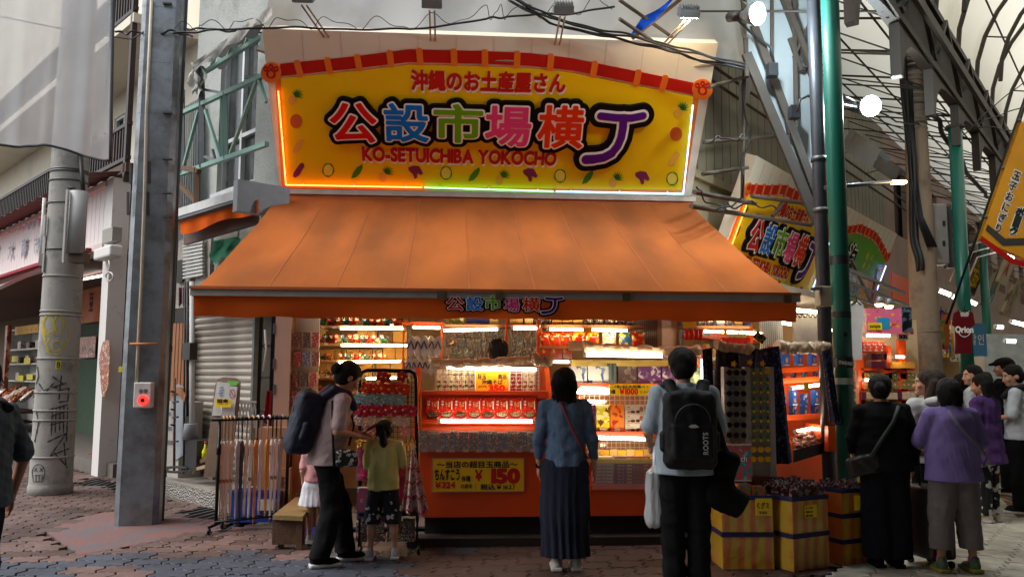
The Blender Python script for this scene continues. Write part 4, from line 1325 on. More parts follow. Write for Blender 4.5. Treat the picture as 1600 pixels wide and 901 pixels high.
 def potato(x,y):poly('sweet_potato',[(x - 12,y - 7),(x - 4,y - 10),(x + 5,y - 9),(x + 11,y + 2),(x + 8,y + 5),(x + 2,y + 2),(x + 2,y + 9),(x - 2,y + 11),(x - 5,y + 3),(x - 11,y - 2)],.013,ICO['purple'])
 def rod(x,y,m,nm):poly(nm,[(x - 9,y + 10),(x - 8,y + 4),(x + 2,y - 10),(x + 7,y - 11),(x + 9,y - 6),(x + 1,y + 8),(x - 5,y + 12)],.013,m)
 rod(467,265,ICO['purple'],'purple_potato')
 for x in (513,697,875,1050):goya(x,265 + (x - 513) * .025)
 for x in (558,741,918):leaf(x,267 + (x - 558) * .025)
 for x,y in ((601,270),(783,275),(960,279),(460,150),(1062,170)):pineapple(x,y)
 for x in (650,829,1004):potato(x,268 + (x - 650) * .025)
 for x,y in ((463,189),(1056,209)):poly('fried_dough_ball',[(x + 9.5 * math.cos(a),y + 11 * math.sin(a)) for a in [i * math.pi / 9 for i in range(18)]],.013,ICO['orange'])
 rod(466,227,ICO['stick'],'dough_stick'); rod(1053,247,ICO['stick'],'dough_stick')
 NEO = glow('neon_orange',(1.0,.22,.04),4.5); NEG = glow('neon_green',(.25,1.0,.35),2.6); NEB = glow('neon_blue',(.30,.62,1.0),3.2)
 NEV = glow('neon_violet',(.25,.3,1.0),7)
 segs = [((436,140),(448,286),NEO),((448,286),(660,290),NEO),((663,290),(864,296),NEG if style == 'yellow' else NEV),((868,296),(1066,300),NEB if style == 'yellow' else NEV),((1066,300),(1081,162),NEB if style == 'yellow' else NEV)]
 for a,b,m in segs:
  mb = MB(); mb.tube([P(*a,.05),P(*b,.05)],.0075,8); mb.build('neon_tube',m,root)
  mb = MB()
  for q in (.12,.5,.88):
   c_ = P(*a,.0).lerp(P(*b,.0),q); mb.beam(c_,c_ + n * .05,.02,.02)
  mb.build('clip',WHL,root)
 return root
build_sign('largest yellow souvenir shop sign, leaning forward above the orange awning, six coloured characters',S_ORG,S_U,S_V,S_W,S_H)
V2 = (FR.n * .62 + AXZ * 1.5).normalized()
t2 = FR.tz(1107,446,.02)[0]
W2 = 3.45
build_sign('second yellow shop sign, partly hidden behind the green pole, round the corner facing the arcade',FR.p(t2,2.62,.04),FR.d,V2,W2,1.64)
build_sign('green shop sign with cream top farther along the arcade behind the first green pole',FR.p(t2 + W2 + .12,2.62,.04),FR.d,V2,3.2,1.64,'green')
# main awning
ma = empty('awning',(.4,8,2.0),0,'wide orange fabric awning over the shop counter with coloured characters on its valance','awning')
AX0,AX1 = -1.98,2.74
ZB,ZF,YB,YF = 3.57,2.19,9.45,6.5
def awf(u,v):
 sag = .035 * math.sin(math.pi * v) + .022 * abs(math.sin(u * math.pi * 9)) * math.sin(math.pi * v)
 return Vector((AX0 + (AX1 - AX0) * u,YB + (YF - YB) * v,ZB + (ZF - ZB) * v - sag + .006 * math.sin(u * 40 + v * 13)))
mb = MB(); mb.grid(awf,84,30); mb.build('canvas',AWN,ma)
mb = MB()
for k in range(1,9):
 u = k / 9
 mb.grid(lambda a,v:awf(u + a * .0016,v) + Vector((0,-.001,.003)),1,30)
mb.build('seam',mat('seam_orange',rgb(180,98,48),.7),ma)
mb = MB(); mb.box((AX0 - .02,YF - .06,ZF - .05),(AX1 + .02,YF + .03,ZF + .0)); mb.build('front_bar',mat('bar_grey',rgb(164,158,150),.5,.1),ma)
mb = MB(); mb.box((AX0 - .021,YF - .075,ZF - .0),(AX1 + .021,YF + .031,ZF + .022)); mb.build('front_trim',mat('trim_orange',rgb(196,100,48),.5),ma)
for x in (-.1,.35,1.35,2.65):
 mb = MB(); mb.box((x - .03,YF - .078,ZF - .062),(x + .03,YF - .06,ZF + .004)); mb.build('bracket',mat('bracket_brass',rgb(130,112,84),.4,.6),ma)
def vf(u,v):
 return Vector((AX0 + (AX1 - AX0) * u,YF - .03 + .018 * math.sin(u * 31 + 1) * v + .03 * math.sin(u * 9) * v * v,ZF - .05 - .158 * v + .006 * math.sin(u * 60) * v))
mb = MB(); mb.grid(vf,140,6); mb.build('valance',AWNV,ma)
mb = MB(); mb.grid(lambda u,v:Vector((AX0 + .01 * math.sin(v * 20) * u,YF + 1.6 * u * (1 - 0),ZF - .05 + 1.6 * u * .467 - .158 * v * (1 - .4 * u))),10,3); mb.build('side_flap',AWNV,ma)
mb = MB(); mb.box((AX0 - .02,YB - .08,ZB + .0),(AX1 + .06,YB + .08,ZB + .055)); mb.build('cassette',mat('cassette_white',rgb(196,188,176),.45),ma)
mb = MB(); mb.box((AX0,YB - .06,ZB - .07),(AX1 + .03,YB + .06,ZB - .002)); mb.build('roller',mat('trim_orange',rgb(160,74,30)),ma)
for x in (AX0 + .3,.4,AX1 - .3):
 mb = MB(); mb.tube([(x,9.4,3.3),(x + .1,8.0,2.62),(x,6.6,2.16)],.022,8); mb.build('folding_arm',WHT,ma)
VB = [('公',(697,463,725,485)),('設',(728,463,755,485)),('市',(756,462,784,484)),('場',(787,465,812,487)),('横',(816,464,844,487)),('丁*',(843,463,882,492))]
yv = YF - .055
for (ch,(x0,y0,x1,y1)),col in zip(VB,GCOL):
 a,b = onY(x0,y1,yv),onY(x1,y0,yv)
 fat_char(ma,ch,lambda u,v:Vector((u,yv,v)),(0,-1,0),(a.x,a.z,b.x,b.z),col,.004,.25,'printed_character')
hd = MB()
for x in (AX0,AX1):pass
# white tarp, cables and floodlights above the sign
tp = empty('tarpaulin',(.5,9,5),0,'big grey white tarpaulin sagging behind the top of the yellow sign','tarpaulin')
TAR = sheet('tarp_grey',rgb(190,190,188),1,.22,col2=rgb(168,160,146),mask=(.5,.75),vscale=1.1)
def tf(u,v):
 x = -2.1 + 5.3 * u
 fold = .05 * math.sin(u * 33 + 3 * v) * (1 - .5 * v) + .09 * math.sin(u * 11 + 2 * v) + .04 * abs(math.sin(u * 21 - v * 4))
 return Vector((x,8.62 + .95 * v ** .8 + fold,4.93 + 2.9 * v + .05 * math.sin(u * 17) * v - .06 * abs(math.sin(u * math.pi * 3)) * (1 - v)))
mb = MB(); mb.grid(tf,90,40); mb.build('sheet',TAR,tp)
def tf2(u,v):
 b = tf(1,v)
 e = Vector((3.6,10.1,4.6 + 3.2 * v + .1 * math.sin(v * 8)))
 return b.lerp(e,u) + Vector((.04 * math.sin(v * 15 + u * 5),-.08 * math.sin(u * 3.1),-.05 * math.sin(u * 9)))
mb = MB(); mb.grid(tf2,14,30); mb.build('right_fold',TAR,tp)
mb = MB(); mb.tube([tf(u / 60,0) + Vector((0,-.02,0)) for u in range(61)],.012,6); mb.build('hem_rope',mat('rope',rgb(150,140,120),.8),tp)
bt = empty('blue_tarpaulin',onY(1030,40,8.6),0,'rolled strip of bright blue tarpaulin tied to a brown stick above the sign','tarpaulin')
mb = MB(); mb.grid(lambda u,v:onY(984 + 78 * u + 20 * v,56 - 74 * u + 14 * math.sin(u * 3) - 30 * v,8.3 + .05 * math.sin(u * 15 + v * 7)),20,6); mb.build('sheet',sheet('blue_tarp',rgb(30,84,206),1,.3),bt)
mb = MB(); mb.tube([onY(988,60,8.38),onY(1020,34,8.38),onY(1062,0,8.38),onY(1080,-14,8.38)],.022,8); mb.build('stick',mat('brown_stick',rgb(110,84,66),.8,bump=.3),bt)
CAB = mat('black_rubber',rgb(24,24,24))
def cable(pts,r,label,wob=0.0,group='overhead cables',name='cable',n=40,sag=0.0,seed=0,m=CAB):
 rr = random.Random(seed); P_ = []
 for i in range(n + 1):
  f = i / n * (len(pts) - 1); k = min(int(f),len(pts) - 2); q = Vector(pts[k]).lerp(Vector(pts[k + 1]),f - k)
  q.z += -sag * 4 * (i / n) * (1 - i / n) + wob * math.sin(i * .45 + seed) * .5 * math.sin(i * .13 + 1)
  q.y += wob * math.sin(i * .31 + seed)
  P_.append(q)
 mb = MB(); mb.tube(P_,r,6)
 return tag(mb.build(name,m),label,'cable',group)
C1 = [onY(x,y,8.2) for x,y in ((270,52),(330,48),(420,43),(520,45),(640,47),(760,30),(792,26),(880,22),(960,12))]
cable(C1,.011,'thick black twisted cable sagging across the top of the sign from the left',.02,n=120)
cable([p + Vector((0,0,.06)) for p in C1],.004,'thin looping wire wound round the black cable above the sign',.11,n=240,seed=3)
C2 = [onY(x,y,8.1) for x,y in ((795,-6),(860,30),(940,50),(1020,66),(1080,84),(1165,103))]
for k in range(4):
 cable([p + Vector((0,.02 * k,.035 * math.sin(k * 2))) for p in C2],.011,f'{["lowest", "second", "third", "topmost"][k]} black cable of the bundle slanting down to the right over the sign',.025,n=70,seed=k)
cable([onY(x,y,7.9) for x,y in ((0,26),(100,46),(206,62),(225,50))],.006,'thin single wire crossing the mesh sheet at the top left',0,n=20)
cable([onY(x,y,9) for x,y in ((180,50),(212,52),(262,50),(300,55))],.012,'tangle of black wire at the top of the steel post',.05,n=50)
cable([onY(x,y,9.6) for x,y in ((265,44),(330,46),(412,52))],.012,'black wire from the dark pipe to the top of the sign',.03,n=50,seed=5)
FLG = mat('flood_case',rgb(120,124,124),.5,.3)
def floodlight(px,py,label,lit=False,side=1):
 c = onY(px,py,7.95)
 root = empty('floodlight',c,0,label,'floodlight','floodlights above the sign')
 mb = MB(); d = Vector((0,.55,-.8)).normalized(); u_ = AXX; w_ = d.cross(u_)
 mb.obox(c,u_,w_,d,.1,.07,.04); b_ = mb.build('case',FLG,root)
 mb = MB()
 for k in range(7):mb.obox(c - d * .06 + u_ * (-.084 + k * .028),u_,w_,d,.004,.066,.016)
 mb.build('fin',FLG,root)
 mb = MB(); mb.obox(c + d * .042,u_,w_,d,.085,.06,.002)
 mb.build('glass',glow('flood_glass',(1,.8,.55),70) if lit else mat('lamp_glass',rgb(170,176,176),.15),root)
 mb = MB(); f = Vector((c.x + side * .16 * (0 if px in (675,880) else 1),8.45,5.02))
 for s_ in (-.025,.025):mb.tube([c + Vector((s_,.05,-.06)),f + Vector((s_,0,0))],.01,6)
 mb.build('arm',mat('arm_buff',rgb(170,150,120),.5),root)
floodlight(474,-4,'floodlight at the far left above the sign, cut by the picture top',side=1)
floodlight(675,5,'grey floodlight above the middle of the sign, left of the crossing cables')
floodlight(880,14,'grey floodlight right of the sign middle hanging below the cables')
floodlight(1076,20,'floodlight at the right end of the sign, the only lit one',True,-1)
# arcade: poles, eave beam, vault, lean-to roof
PGR = mat('pole_green',rgb(26,100,84),.35,var=.14,vscale=6,col2=rgb(22,96,80),mask=(.55,.75),bump=.06)
DST = mat('dark_steel',rgb(66,58,50),.65,.1,var=.2,vscale=4,bump=.15)
BST = mat('brown_steel',rgb(92,80,68),.65,.1,var=.25,vscale=5,bump=.2)
ROOF = sheet('roof_translucent',rgb(238,236,220),1,.72,var=.06,vscale=.8,col2=rgb(206,200,176),mask=(.55,.85))
def gpos(px,depth):
 """ground point below a sight column at a camera depth"""
 d = ray(px,585); k = depth / (CAMROT.transposed() @ d).z * -1
 q = CAMPOS + d * k
 return Vector((q.x,q.y,0))
def poles():
 for i,(px,dp,r,top,lab) in enumerate(((1318,7.6,.083,8.0,'nearest green steel arcade pole, with black stickers, beside the sunglasses stand'),(1512,10.7,.083,4.82,'second green arcade pole behind the concrete pole'),
           (1546,18.0,.085,4.9,'third green arcade pole, far down the arcade'))):
  c = gpos(px,dp)
  root = empty('arcade_pole',c,0,lab,'pole','green arcade poles')
  mb = MB(); mb.tube([c,c + Vector((0,0,top))],r,18); mb.build('shaft',PGR,root)
  mb = MB(); mb.tube([c,c + Vector((0,0,.3))],r + .012,18); mb.build('foot',mat('foot_dark',rgb(60,60,58),.7),root)
  if i == 0:
   for py,hh in ((400,14),(487,10),(558,16),(590,10)):
    z0,z1 = onY(1310,py + hh,c.y).z,onY(1310,py,c.y).z
    mb = MB(); mb.tube([c + Vector((0,0,z0)),c + Vector((0,0,z1))],r + .003,18,caps=False)
    mb.build('tape' if py != 558 else 'sticker',mat('black_tape',rgb(22,30,28),.4) if py != 590 else mat('pale_sticker',rgb(150,160,150),.5),root)
   mb = MB(); q = c + Vector((-.02,-r - .006,onY(1310,567,c.y).z)); text_into(mb,'STANDARD',q,(1,0,-.12),(0.12,0,1),.03,.13,.01); mb.build('lettering',WHL,root)
   mb = MB(); disc(c + Vector((-.01,-r + .004,onY(1310,523,c.y).z)),(0,-1,0),.022,.006,mbx=mb); mb.build('round_sticker',mat('black_tape',rgb(22,30,28)),root)
  if i:
   mb = MB(); mb.tube([c + Vector((0,0,top)),c + Vector((0,0,top + .04))],r + .03,18); mb.build('cap_plate',DST,root)
poles()
c = gpos(1291,7.9)
dpp = empty('drain_pole',c,0,'dark grey steel drain pipe standing left of the nearest green pole','pole')
mb = MB(); mb.tube([c,c + Vector((0,0,8))],.066,14); mb.build('shaft',mat('dark_pipe',rgb(74,76,82)),dpp)
for py in (330,480,250):
 z = onY(1283,py,c.y).z; mb = MB(); mb.tube([c + Vector((0,0,z - .02)),c + Vector((0,0,z + .03))],.075,14); mb.build('collar',IRN,dpp)
jb = empty('junction_box',onY(1294,478,7.5),0,'beige junction box clamped between the dark pipe and the green pole','junction box')
mb = MB(); boxpx(mb,1282,447,1307,477,7.42,.12); b_ = mb.build('case',mat('beige_box',rgb(150,136,112),.5),jb); bevel_mesh(b_.data,.008)
mb = MB(); mb.beam(onY(1267,452,7.42),onY(1284,450,7.42),.03,.03); mb.build('arm',STL,jb)
cc = gpos(1449,10.7)
ap = empty('utility_pole',cc,0,'brownish concrete utility pole wrapped in cables in the arcade on the right','utility pole')
radb = lambda z:.212 - .0155 * z
mb = MB(); mb.lathe([(radb(z),z) for z in np.linspace(0,5.6,18)],cc,24); mb.build('shaft',mat('brown_concrete',rgb(150,128,106),.8,var=.2,vscale=3,bump=.25,col2=rgb(112,96,84),mask=(.5,.7)),ap)
zt = onY(1440,80,cc.y).z
for k in range(14):
 z = onY(1440,85 + k * 9 + rnd.uniform(-3,3),cc.y).z
 mb = MB(); mb.lathe([(radb(z) + .001,z - .012),(radb(z) + .009,z - .01),(radb(z) + .009,z + .01),(radb(z) + .001,z + .012)],cc,20); mb.build('wire_band',mat('pale_wire',rgb(140,132,118),.6) if k % 3 else IRN,ap)
mb = MB(); z = onY(1440,92,cc.y).z; mb.tube([cc + Vector((0,0,z - .06)),cc + Vector((0,0,z + .06))],radb(z) + .004,20,caps=False); mb.build('yellow_band',mat('ochre_tape',rgb(160,120,30),.6),ap)
for k,dx in enumerate((-.2,-.17,-.13,-.09)):
 mb = MB(); mb.tube([cc + Vector((dx,-.19 + .03 * k,5.4)),cc + Vector((dx - .01,-.2 + .03 * k,4.2)),cc + Vector((dx + .04,-.2 + .02 * k,3.6)),cc + Vector((dx + .16,-.22,3.2))],.016,6); mb.build('cable',CAB,ap)
z = onY(1440,519,cc.y).z
mb = MB(); mb.tube([cc + Vector((0,0,z)),cc + Vector((0,0,z + .015))],radb(z) + .006,20); mb.build('wire_tie',mat('pale_wire',rgb(140,132,118)),ap)
mt_ = empty('meter_cabinet',onY(1464,410,10.2),0,'tall grey cable cabinet on the right side of the brown concrete pole','cabinet')
mb = MB(); boxpx(mb,1447,318,1480,412,10.35,.22); b_ = mb.build('cover',mat('cab_grey',rgb(142,134,128),.45),mt_); bevel_mesh(b_.data,.02)
for x in (1450,1474):
 for y in (345,376):
  mb = MB(); boxpx(mb,x,y,x + 3,y + 8,10.335,.02); mb.build('latch',mat('black_box',rgb(38,38,40)),mt_)
mb = MB(); boxpx(mb,1482,322,1486,418,10.45,.1); mb.build('side_strip',STL,mt_)
OUT = 2.35
eb = empty('eave_beam',FR.p(5,4.9,OUT),0,'dark steel lattice eave beam with curved gussets running along the arcade','roof beam')
ZE0,ZE1 = 4.92,5.95
for nm,z,wd in (('bottom_chord',ZE0 + .25,.16),('top_chord',ZE1,.14)):
 mb = MB(); mb.beam(FR.p(-6,z,OUT),FR.p(45,z,OUT),wd,.08); mb.build(nm,DST,eb)
mb = MB(); mb.beam(FR.p(-6,ZE0 + .5,OUT + .18),FR.p(45,ZE0 + .5,OUT + .18),.05,.12); mb.build('gutter_pipe',DST,eb)
mb = MB(); FR.box(mb,-6,45,ZE0 + .32,ZE1 - .1,OUT - .06,OUT - .1); mb.build('fascia_sheet',mat('dark_fascia',rgb(64,58,54),.8,var=.2,bump=.1),eb)
gus = None
tt = -5.0
while tt < 34:
 if gus is None:
  mb = MB()
  pts = [FR.p(-5.0 + a,z,OUT - .05) for a,z in ((0,ZE0 + .2),(0,ZE0 - .35),(.08,ZE0 - .36),(.15,ZE0 - .15),(.3,ZE0 + .0),(.5,ZE0 + .1),(.75,ZE0 + .14),(1.5,ZE0 + .2))]
  mb.prism(pts,FR.n * .1); gus = mb.build('gusset',DST,eb)
 else:
  g_ = gus.copy(); COL.objects.link(g_); g_.location = FR.d * (tt + 5.0)
 tt += 1.6
tt = -5; k = 0
while tt < 30:
 mb = MB(); mb.beam(FR.p(tt,ZE0 + .3,OUT + .08),FR.p(tt + .8,ZE1,OUT + .08),.05,.05); mb.beam(FR.p(tt + .8,ZE1,OUT + .08),FR.p(tt + 1.6,ZE0 + .3,OUT + .08),.05,.05); mb.build('lattice',DST,eb)
 tt += 1.6
VR,VW = 2.6,7.4
va = empty('arcade_vault',FR.p(8,5.95,OUT + VW / 2),0,'curved translucent arcade roof with dark steel arches on the right','arcade roof')
def vp(t,a,lift=0):
 return FR.p(t,5.95 + (VR + lift) * math.sin(a),OUT + VW / 2 - (VW / 2 + lift) * math.cos(a))
mb = MB(); mb.grid(lambda u,v:vp(-7 + 53 * u,math.pi * v,.06),60,28); mb.build('roof_sheet',ROOF,va)
t = -7; k = 0
while t < 44:
 mb = MB(); mb.tube([vp(t,math.pi * i / 22) for i in range(23)],.032,6,smooth=False); mb.build('arch',DST,va)
 if t > -7 and t < 30 and k % 2 == 0:
  mb = MB(); mb.tube([vp(t,math.pi * i / 22,-.32) for i in range(23)],.03,6,smooth=False)
  for i in range(2,21,3):mb.tube([vp(t,math.pi * i / 22),vp(t,math.pi * i / 22,-.32)],.012,4)
  mb.build('inner_arch',DST,va)
 t += 1.5; k += 1
for i in range(2,16,2):
 mb = MB(); mb.tube([vp(-7,math.pi * i / 16),vp(44,math.pi * i / 16)],.014 if i % 4 else .022,5); mb.build('purlin',BST if i % 4 == 0 else DST,va)
lt = empty('lean_to_roof',FR.p(6,6,1),0,'stained translucent lean-to roof on crossed steel rods beside the arcade vault','arcade roof')
lp = lambda t,s,dz=0:FR.p(t,6.05 + .7 * s + dz,OUT - .1 - (OUT + .3) * s)
mb = MB(); mb.grid(lambda u,v:lp(-2.2 + 46 * u,v,.05),46,4); mb.build('roof_sheet',ROOF,lt)
mb = MB(); mb.add([FR.p(-2.2,5.95,OUT),FR.p(44,5.95,OUT),FR.p(44,6.05,OUT - .1),FR.p(-2.2,6.05,OUT - .1)],[(0,1,2,3)]); mb.build('gutter',DST,lt)
t = -2.0; k = 0
while t < 40:
 mb = MB(); mb.tube([lp(t,0),lp(t,1)],.018,5); mb.build('rafter',DST,lt)
 mb = MB(); mb.tube([FR.p(t,5.1,OUT),lp(t,1,-.9)],.012,5); mb.build('tie_rod',DST,lt)
 if t < 22:
  mb = MB(); mb.tube([FR.p(t,5.1,OUT),lp(t + 1.6,1,-.3)],.01,5); mb.build('cross_rod',DST,lt)
  mb = MB(); mb.tube([FR.p(t + 1.6,5.1,OUT),lp(t,1,-.3)],.01,5); mb.build('cross_rod',DST,lt)
 t += 1.4 if t < 8 else 2.2
for s_ in (.25,.5,.75,1.0):
 mb = MB(); mb.tube([lp(-2.2,s_),lp(40,s_)],.016,5); mb.build('purlin',DST,lt)
for z in (5.1,5.3):
 mb = MB(); mb.tube([FR.p(-2,z,.2),FR.p(40,z,.2)],.02,5); mb.build('wall_rail',BST,lt)
wg = empty('wing_panel',onY(1230,330,8.5),0,'pale grey triangular panel held by dark steel brackets left of the nearest green pole','panel')
YB_ = 8.35
Pp = lambda x,y,Y=YB_:onY(x,y,Y)
mb = MB(); mb.prism([Pp(1168,-30),Pp(1275,-30),Pp(1278,345),Pp(1168,90)],(0,.03,0)); mb.build('panel',mat('wing_board',rgb(150,158,160),.5,var=.08,vscale=1.5),wg)
for nm,a,b,w_,h_ in (('edge_beam',(1166,84),(1276,346),.05,.1),('inner_beam',(1178,40),(1286,332),.045,.08),('wide_beam',(1222,-10),(1300,196),.1,.05),('post',(1206,-30),(1206,95),.03,.03),('post',(1240,-20),(1244,200),.035,.035),
      ('post',(1273,-30),(1276,345),.06,.06),('post',(1165,60),(1167,120),.04,.04),('strut',(1222,150),(1232,210),.03,.03),('strut',(1252,110),(1234,60),.04,.04),('strut',(1268,30),(1240,90),.03,.03),('strut',(1244,105),(1276,105),.02,.02)):
 mb = MB(); mb.beam(Pp(*a,YB_ - .06),Pp(*b,YB_ - .06),h_,w_,up=(0,1,0)); mb.build(nm,DST,wg)
pf = empty('pipe_scaffold',FR.p(.4,3,.5),0,'rusty brown pipe rails and uprights on the beige side wall between the two signs','pipe frame')
for (a,b) in (((1108,136),(1168,120)),((1100,222),(1222,212)),((1098,272),(1168,262)),((1163,100),(1160,310)),((1085,300),(1180,318)),((1175,306),(1290,322)),((1080,322),(1268,352)),((1207,338),(1222,318)),((1268,352),(1278,330))):
 mb = MB(); mb.tube([FR.px(*a,.72),FR.px(*b,.72)],.022 if a[1] < 300 else .026,7); mb.build('pipe',BST,pf)
cable([FR.px(x,y,.8) for x,y in ((1160,130),(1170,215),(1158,262),(1162,310),(1120,330))],.01,'black cable hanging down the rusty pipe upright beside the second sign',.05,n=60)
cable([FR.px(x,y,.8) for x,y in ((1085,290),(1110,318),(1150,322),(1180,316),(1220,330))],.009,'loose black cable tangled on the rusty rails left of the second sign',.07,n=70,seed=4)
cable([onY(x,y,8.0) for x,y in ((1100,225),(1122,214),(1150,218),(1165,208))],.009,'short tangle of black wire on the upper rusty rail',.05,n=40,seed=2)
for px_,dp_,lab in ((1430,10.6,'left'),(1436,10.5,'right')):
 a = gpos(px_,dp_)
 cable([a + Vector((0,0,6)),a + Vector((.05,0,4.4)),a + Vector((.06,0,3.3)),a + Vector((.1,0,2.9))],.03,f'{lab} heavy black cable bundle running down the left of the brown concrete pole',.03,n=40)
q0 = gpos(1450,10.4)
cable([onY(1450,165,10.2),onY(1470,200,10.4),onY(1500,250,10.8),onY(1535,300,12),onY(1550,310,14)],.03,'heavy black cable bundle dropping right from the brown concrete pole',.05,n=70,seed=1)
for k in range(3):
 cable([onY(1440,150 + 14 * k,10.3),onY(1500,195 + 9 * k,10.6),onY(1600,206 - 40 * k,11)],.008,f'{["upper", "middle", "lower"][k]} thin wire running right from the brown concrete pole',.04,n=50,seed=k)
cable([onY(1320,150,8),onY(1400,190,9),onY(1436,195,10.3)],.01,'black wire from the nearest green pole to the brown concrete pole',.03,n=40)
LMP = glow('lamp_white',(.72,.90,1.0),60)
def par_lamp(px,py,Y,label,aim,arm):
 c = onY(px,py,Y); aim = Vector(aim).normalized()
 root = empty('spot_lamp',c,0,label,'lamp','round white arcade lamps')
 disc(c,aim,.098,.012,28).build('lens',LMP,root)
 ld = bpy.data.lights.new('lamp_light','POINT'); ld.energy = 70; ld.color = (.78,.92,1); ld.shadow_soft_size = .08
 lo = bpy.data.objects.new('lamp_light',ld); COL.objects.link(lo); lo.parent = root; lo.location = aim * .12
 mb = MB(); a = aim.cross(AXZ).normalized(); b = aim.cross(a)
 mb.loft([[c - aim * z + a * (r * math.cos(2 * math.pi * k / 24)) + b * (r * math.sin(2 * math.pi * k / 24)) for k in range(24)] for r,z in ((.112,-.01),(.112,.03),(.085,.1),(.05,.16),(.045,.2))])
 mb.build('housing',mat('lamp_housing',rgb(120,124,126),.4,.4),root)
 mb = MB(); mb.tube([c - aim * .19,c - aim * .38],.05,12); mb.build('socket',mat('black_box',rgb(38,38,40)),root)
 mb = MB(); mb.tube([Vector(c - aim * .3)] + [onY(*q) for q in arm],.014,7); mb.build('arm',mat('black_box',rgb(38,38,40)),root)
par_lamp(1183,22,7.6,'upper left round white lamp glowing brightly above the sign corner',(.42,-.8,-.25),[(1172,50,8.2),(1205,75,8.2),(1210,100,8.2)])
par_lamp(1360,166,8.2,'lower right round white lamp glowing brightly between green pole and concrete pole',(-.05,-.95,-.25),[(1345,168,8.3),(1310,162,8.0),(1262,150,8.0),(1250,156,8.0),(1246,175,8.0)])
for k,(px_,py_) in enumerate(((1209,108),(1244,174))):
 mb = MB(); boxpx(mb,px_ - 7,py_ - 10,px_ + 7,py_ + 9,8.1,.1)
 tag(mb.build('ballast_box',mat('black_box',rgb(38,38,40))),['black ballast box on the wing panel below the upper lamp','black ballast box on the wing panel at the bent lamp arm'][k],'junction box','ballast boxes')
la = empty('arm_lamp',onY(1405,285,8.2),0,'long dark lamp arm reaching right from the green pole with a small warm light','lamp')
mb = MB(); mb.tube([onY(1290,293,7.6),onY(1410,283,8.4)],.022,8); mb.build('arm',mat('dark_pipe',rgb(74,76,82)),la)
mb = MB(); mb.obox(onY(1401,285,8.3),AXX,AXY,AXZ,.09,.04,.012); mb.build('light',glow('warm_lamp',(1,.72,.4),22),la)
for k,(x,y,s_) in enumerate(((1345,232,1.0),(1386,262,.8))):
 c = onY(x,y,9.4 + k)
 root = empty('flood_box',c,0,['larger grey rectangular floodlight on the right side wall behind the green pole','smaller grey rectangular floodlight next to the arm lamp'][k],'floodlight','grey floodlights on the side wall')
 mb = MB(); u_ = Vector((.85,.2,-.45)).normalized(); v_ = Vector((.3,-.5,.8)).normalized(); w_ = u_.cross(v_)
 mb.obox(c,u_,v_,w_,.2 * s_,.12 * s_,.08 * s_); mb.build('case',mat('flood_grey',rgb(120,118,114),.5),root)
 mb = MB(); mb.obox(c + Vector((.24 * s_,.05,-.02)),u_,v_,w_,.16 * s_,.03,.04); mb.build('hood',FLG,root)
 mb = MB(); mb.tube([c,FR.px(x - 30,y + 8,.0)],.012,6); mb.build('arm',mat('arm_buff',rgb(170,150,120)),root)
# shop interior shell
TUB_W = glow('tube_warm',(1.0,.74,.38),24.0)
TUB_N = glow('tube_neutral',(1.0,.82,.56),15.0)
ORG = mat('shop_orange',rgb(232,84,16),.38,var=.06,vscale=2,coat=.1)
ORD_ = mat('orange_dark',rgb(200,60,20),.4,var=.06)
PEG = mat('pegboard',rgb(206,200,188),.5,var=.05)
room = empty('shop_interior',(.4,11,0),0,'brightly lit souvenir shop interior behind the counter under the orange awning','shop')
mb = MB(); mb.box((-2.0,11.6,0),(3.2,11.7,3.6)); mb.build('back_wall',mat('warm_wall',rgb(214,186,140),.7,var=.1),room)
mb = MB(); mb.box((-2.05,9.8,0),(-1.97,11.6,3.6)); mb.build('left_wall',mat('warm_wall',rgb(214,186,140)),room)
mb = MB(); mb.box((-2.0,8.7,0),(3.0,11.6,.02)); mb.build('floor',mat('shop_floor',rgb(96,90,84)),room)
mb = MB(); mb.box((-1.97,9.5,3.0),(2.8,11.6,3.05)); mb.build('ceiling',mat('ceiling_board',rgb(190,184,170)),room)
def tl(x0,y0,x1,y1,Y,label,m=TUB_N,r=.014):return tube_light(onY(x0,y0,Y),onY(x1,y1,Y),label,m,r)
def tidy(label):return ' '.join(label.split())
def item(name,x0,y0,x1,y1,Y,depth,m,label,cat,group=None):
 mb = MB(); boxpx(mb,x0,y0,x1,y1,Y,depth)
 return tag(mb.build(name,m),tidy(label),cat,group)
# left bay: shelves of lion dog figurines
sb = empty('display_shelves',onY(560,640,10.2),0,'glass display shelves holding rows of small lion dog figurines at the left','shelves')
mb = MB()
for x in (497,533,586,638):
 mb = MB(); a = onY(x,600,10.45); mb.box((a.x - .012,10.42,1.0),(a.x + .012,10.46,2.4)); mb.build('upright',STL,sb)
shz = {}
for y,x0,x1 in ((508,492,632),(536,494,632),(562,494,640),(588,490,640),(612,490,640),(636,490,640)):
 a,b = onY(x0,y,10.0),onY(x1,y,10.0)
 mb = MB(); mb.box((a.x,10.0,a.z - .02),(b.x,10.4,a.z)); mb.build('shelf',mat('shelf_edge',rgb(206,178,132),.4),sb); shz[y] = a.z
KRAFT = [mat('kraft_a',rgb(206,160,84),.7,var=.08),mat('kraft_b',rgb(190,142,72),.7,var=.08),mat('kraft_c',rgb(218,182,112),.7,var=.08),mat('kraft_dark',rgb(110,74,46),.7)]
rr = random.Random(3)
yy_rows = [(494,506),(512,533),(540,560),(566,586),(592,610),(616,634)]
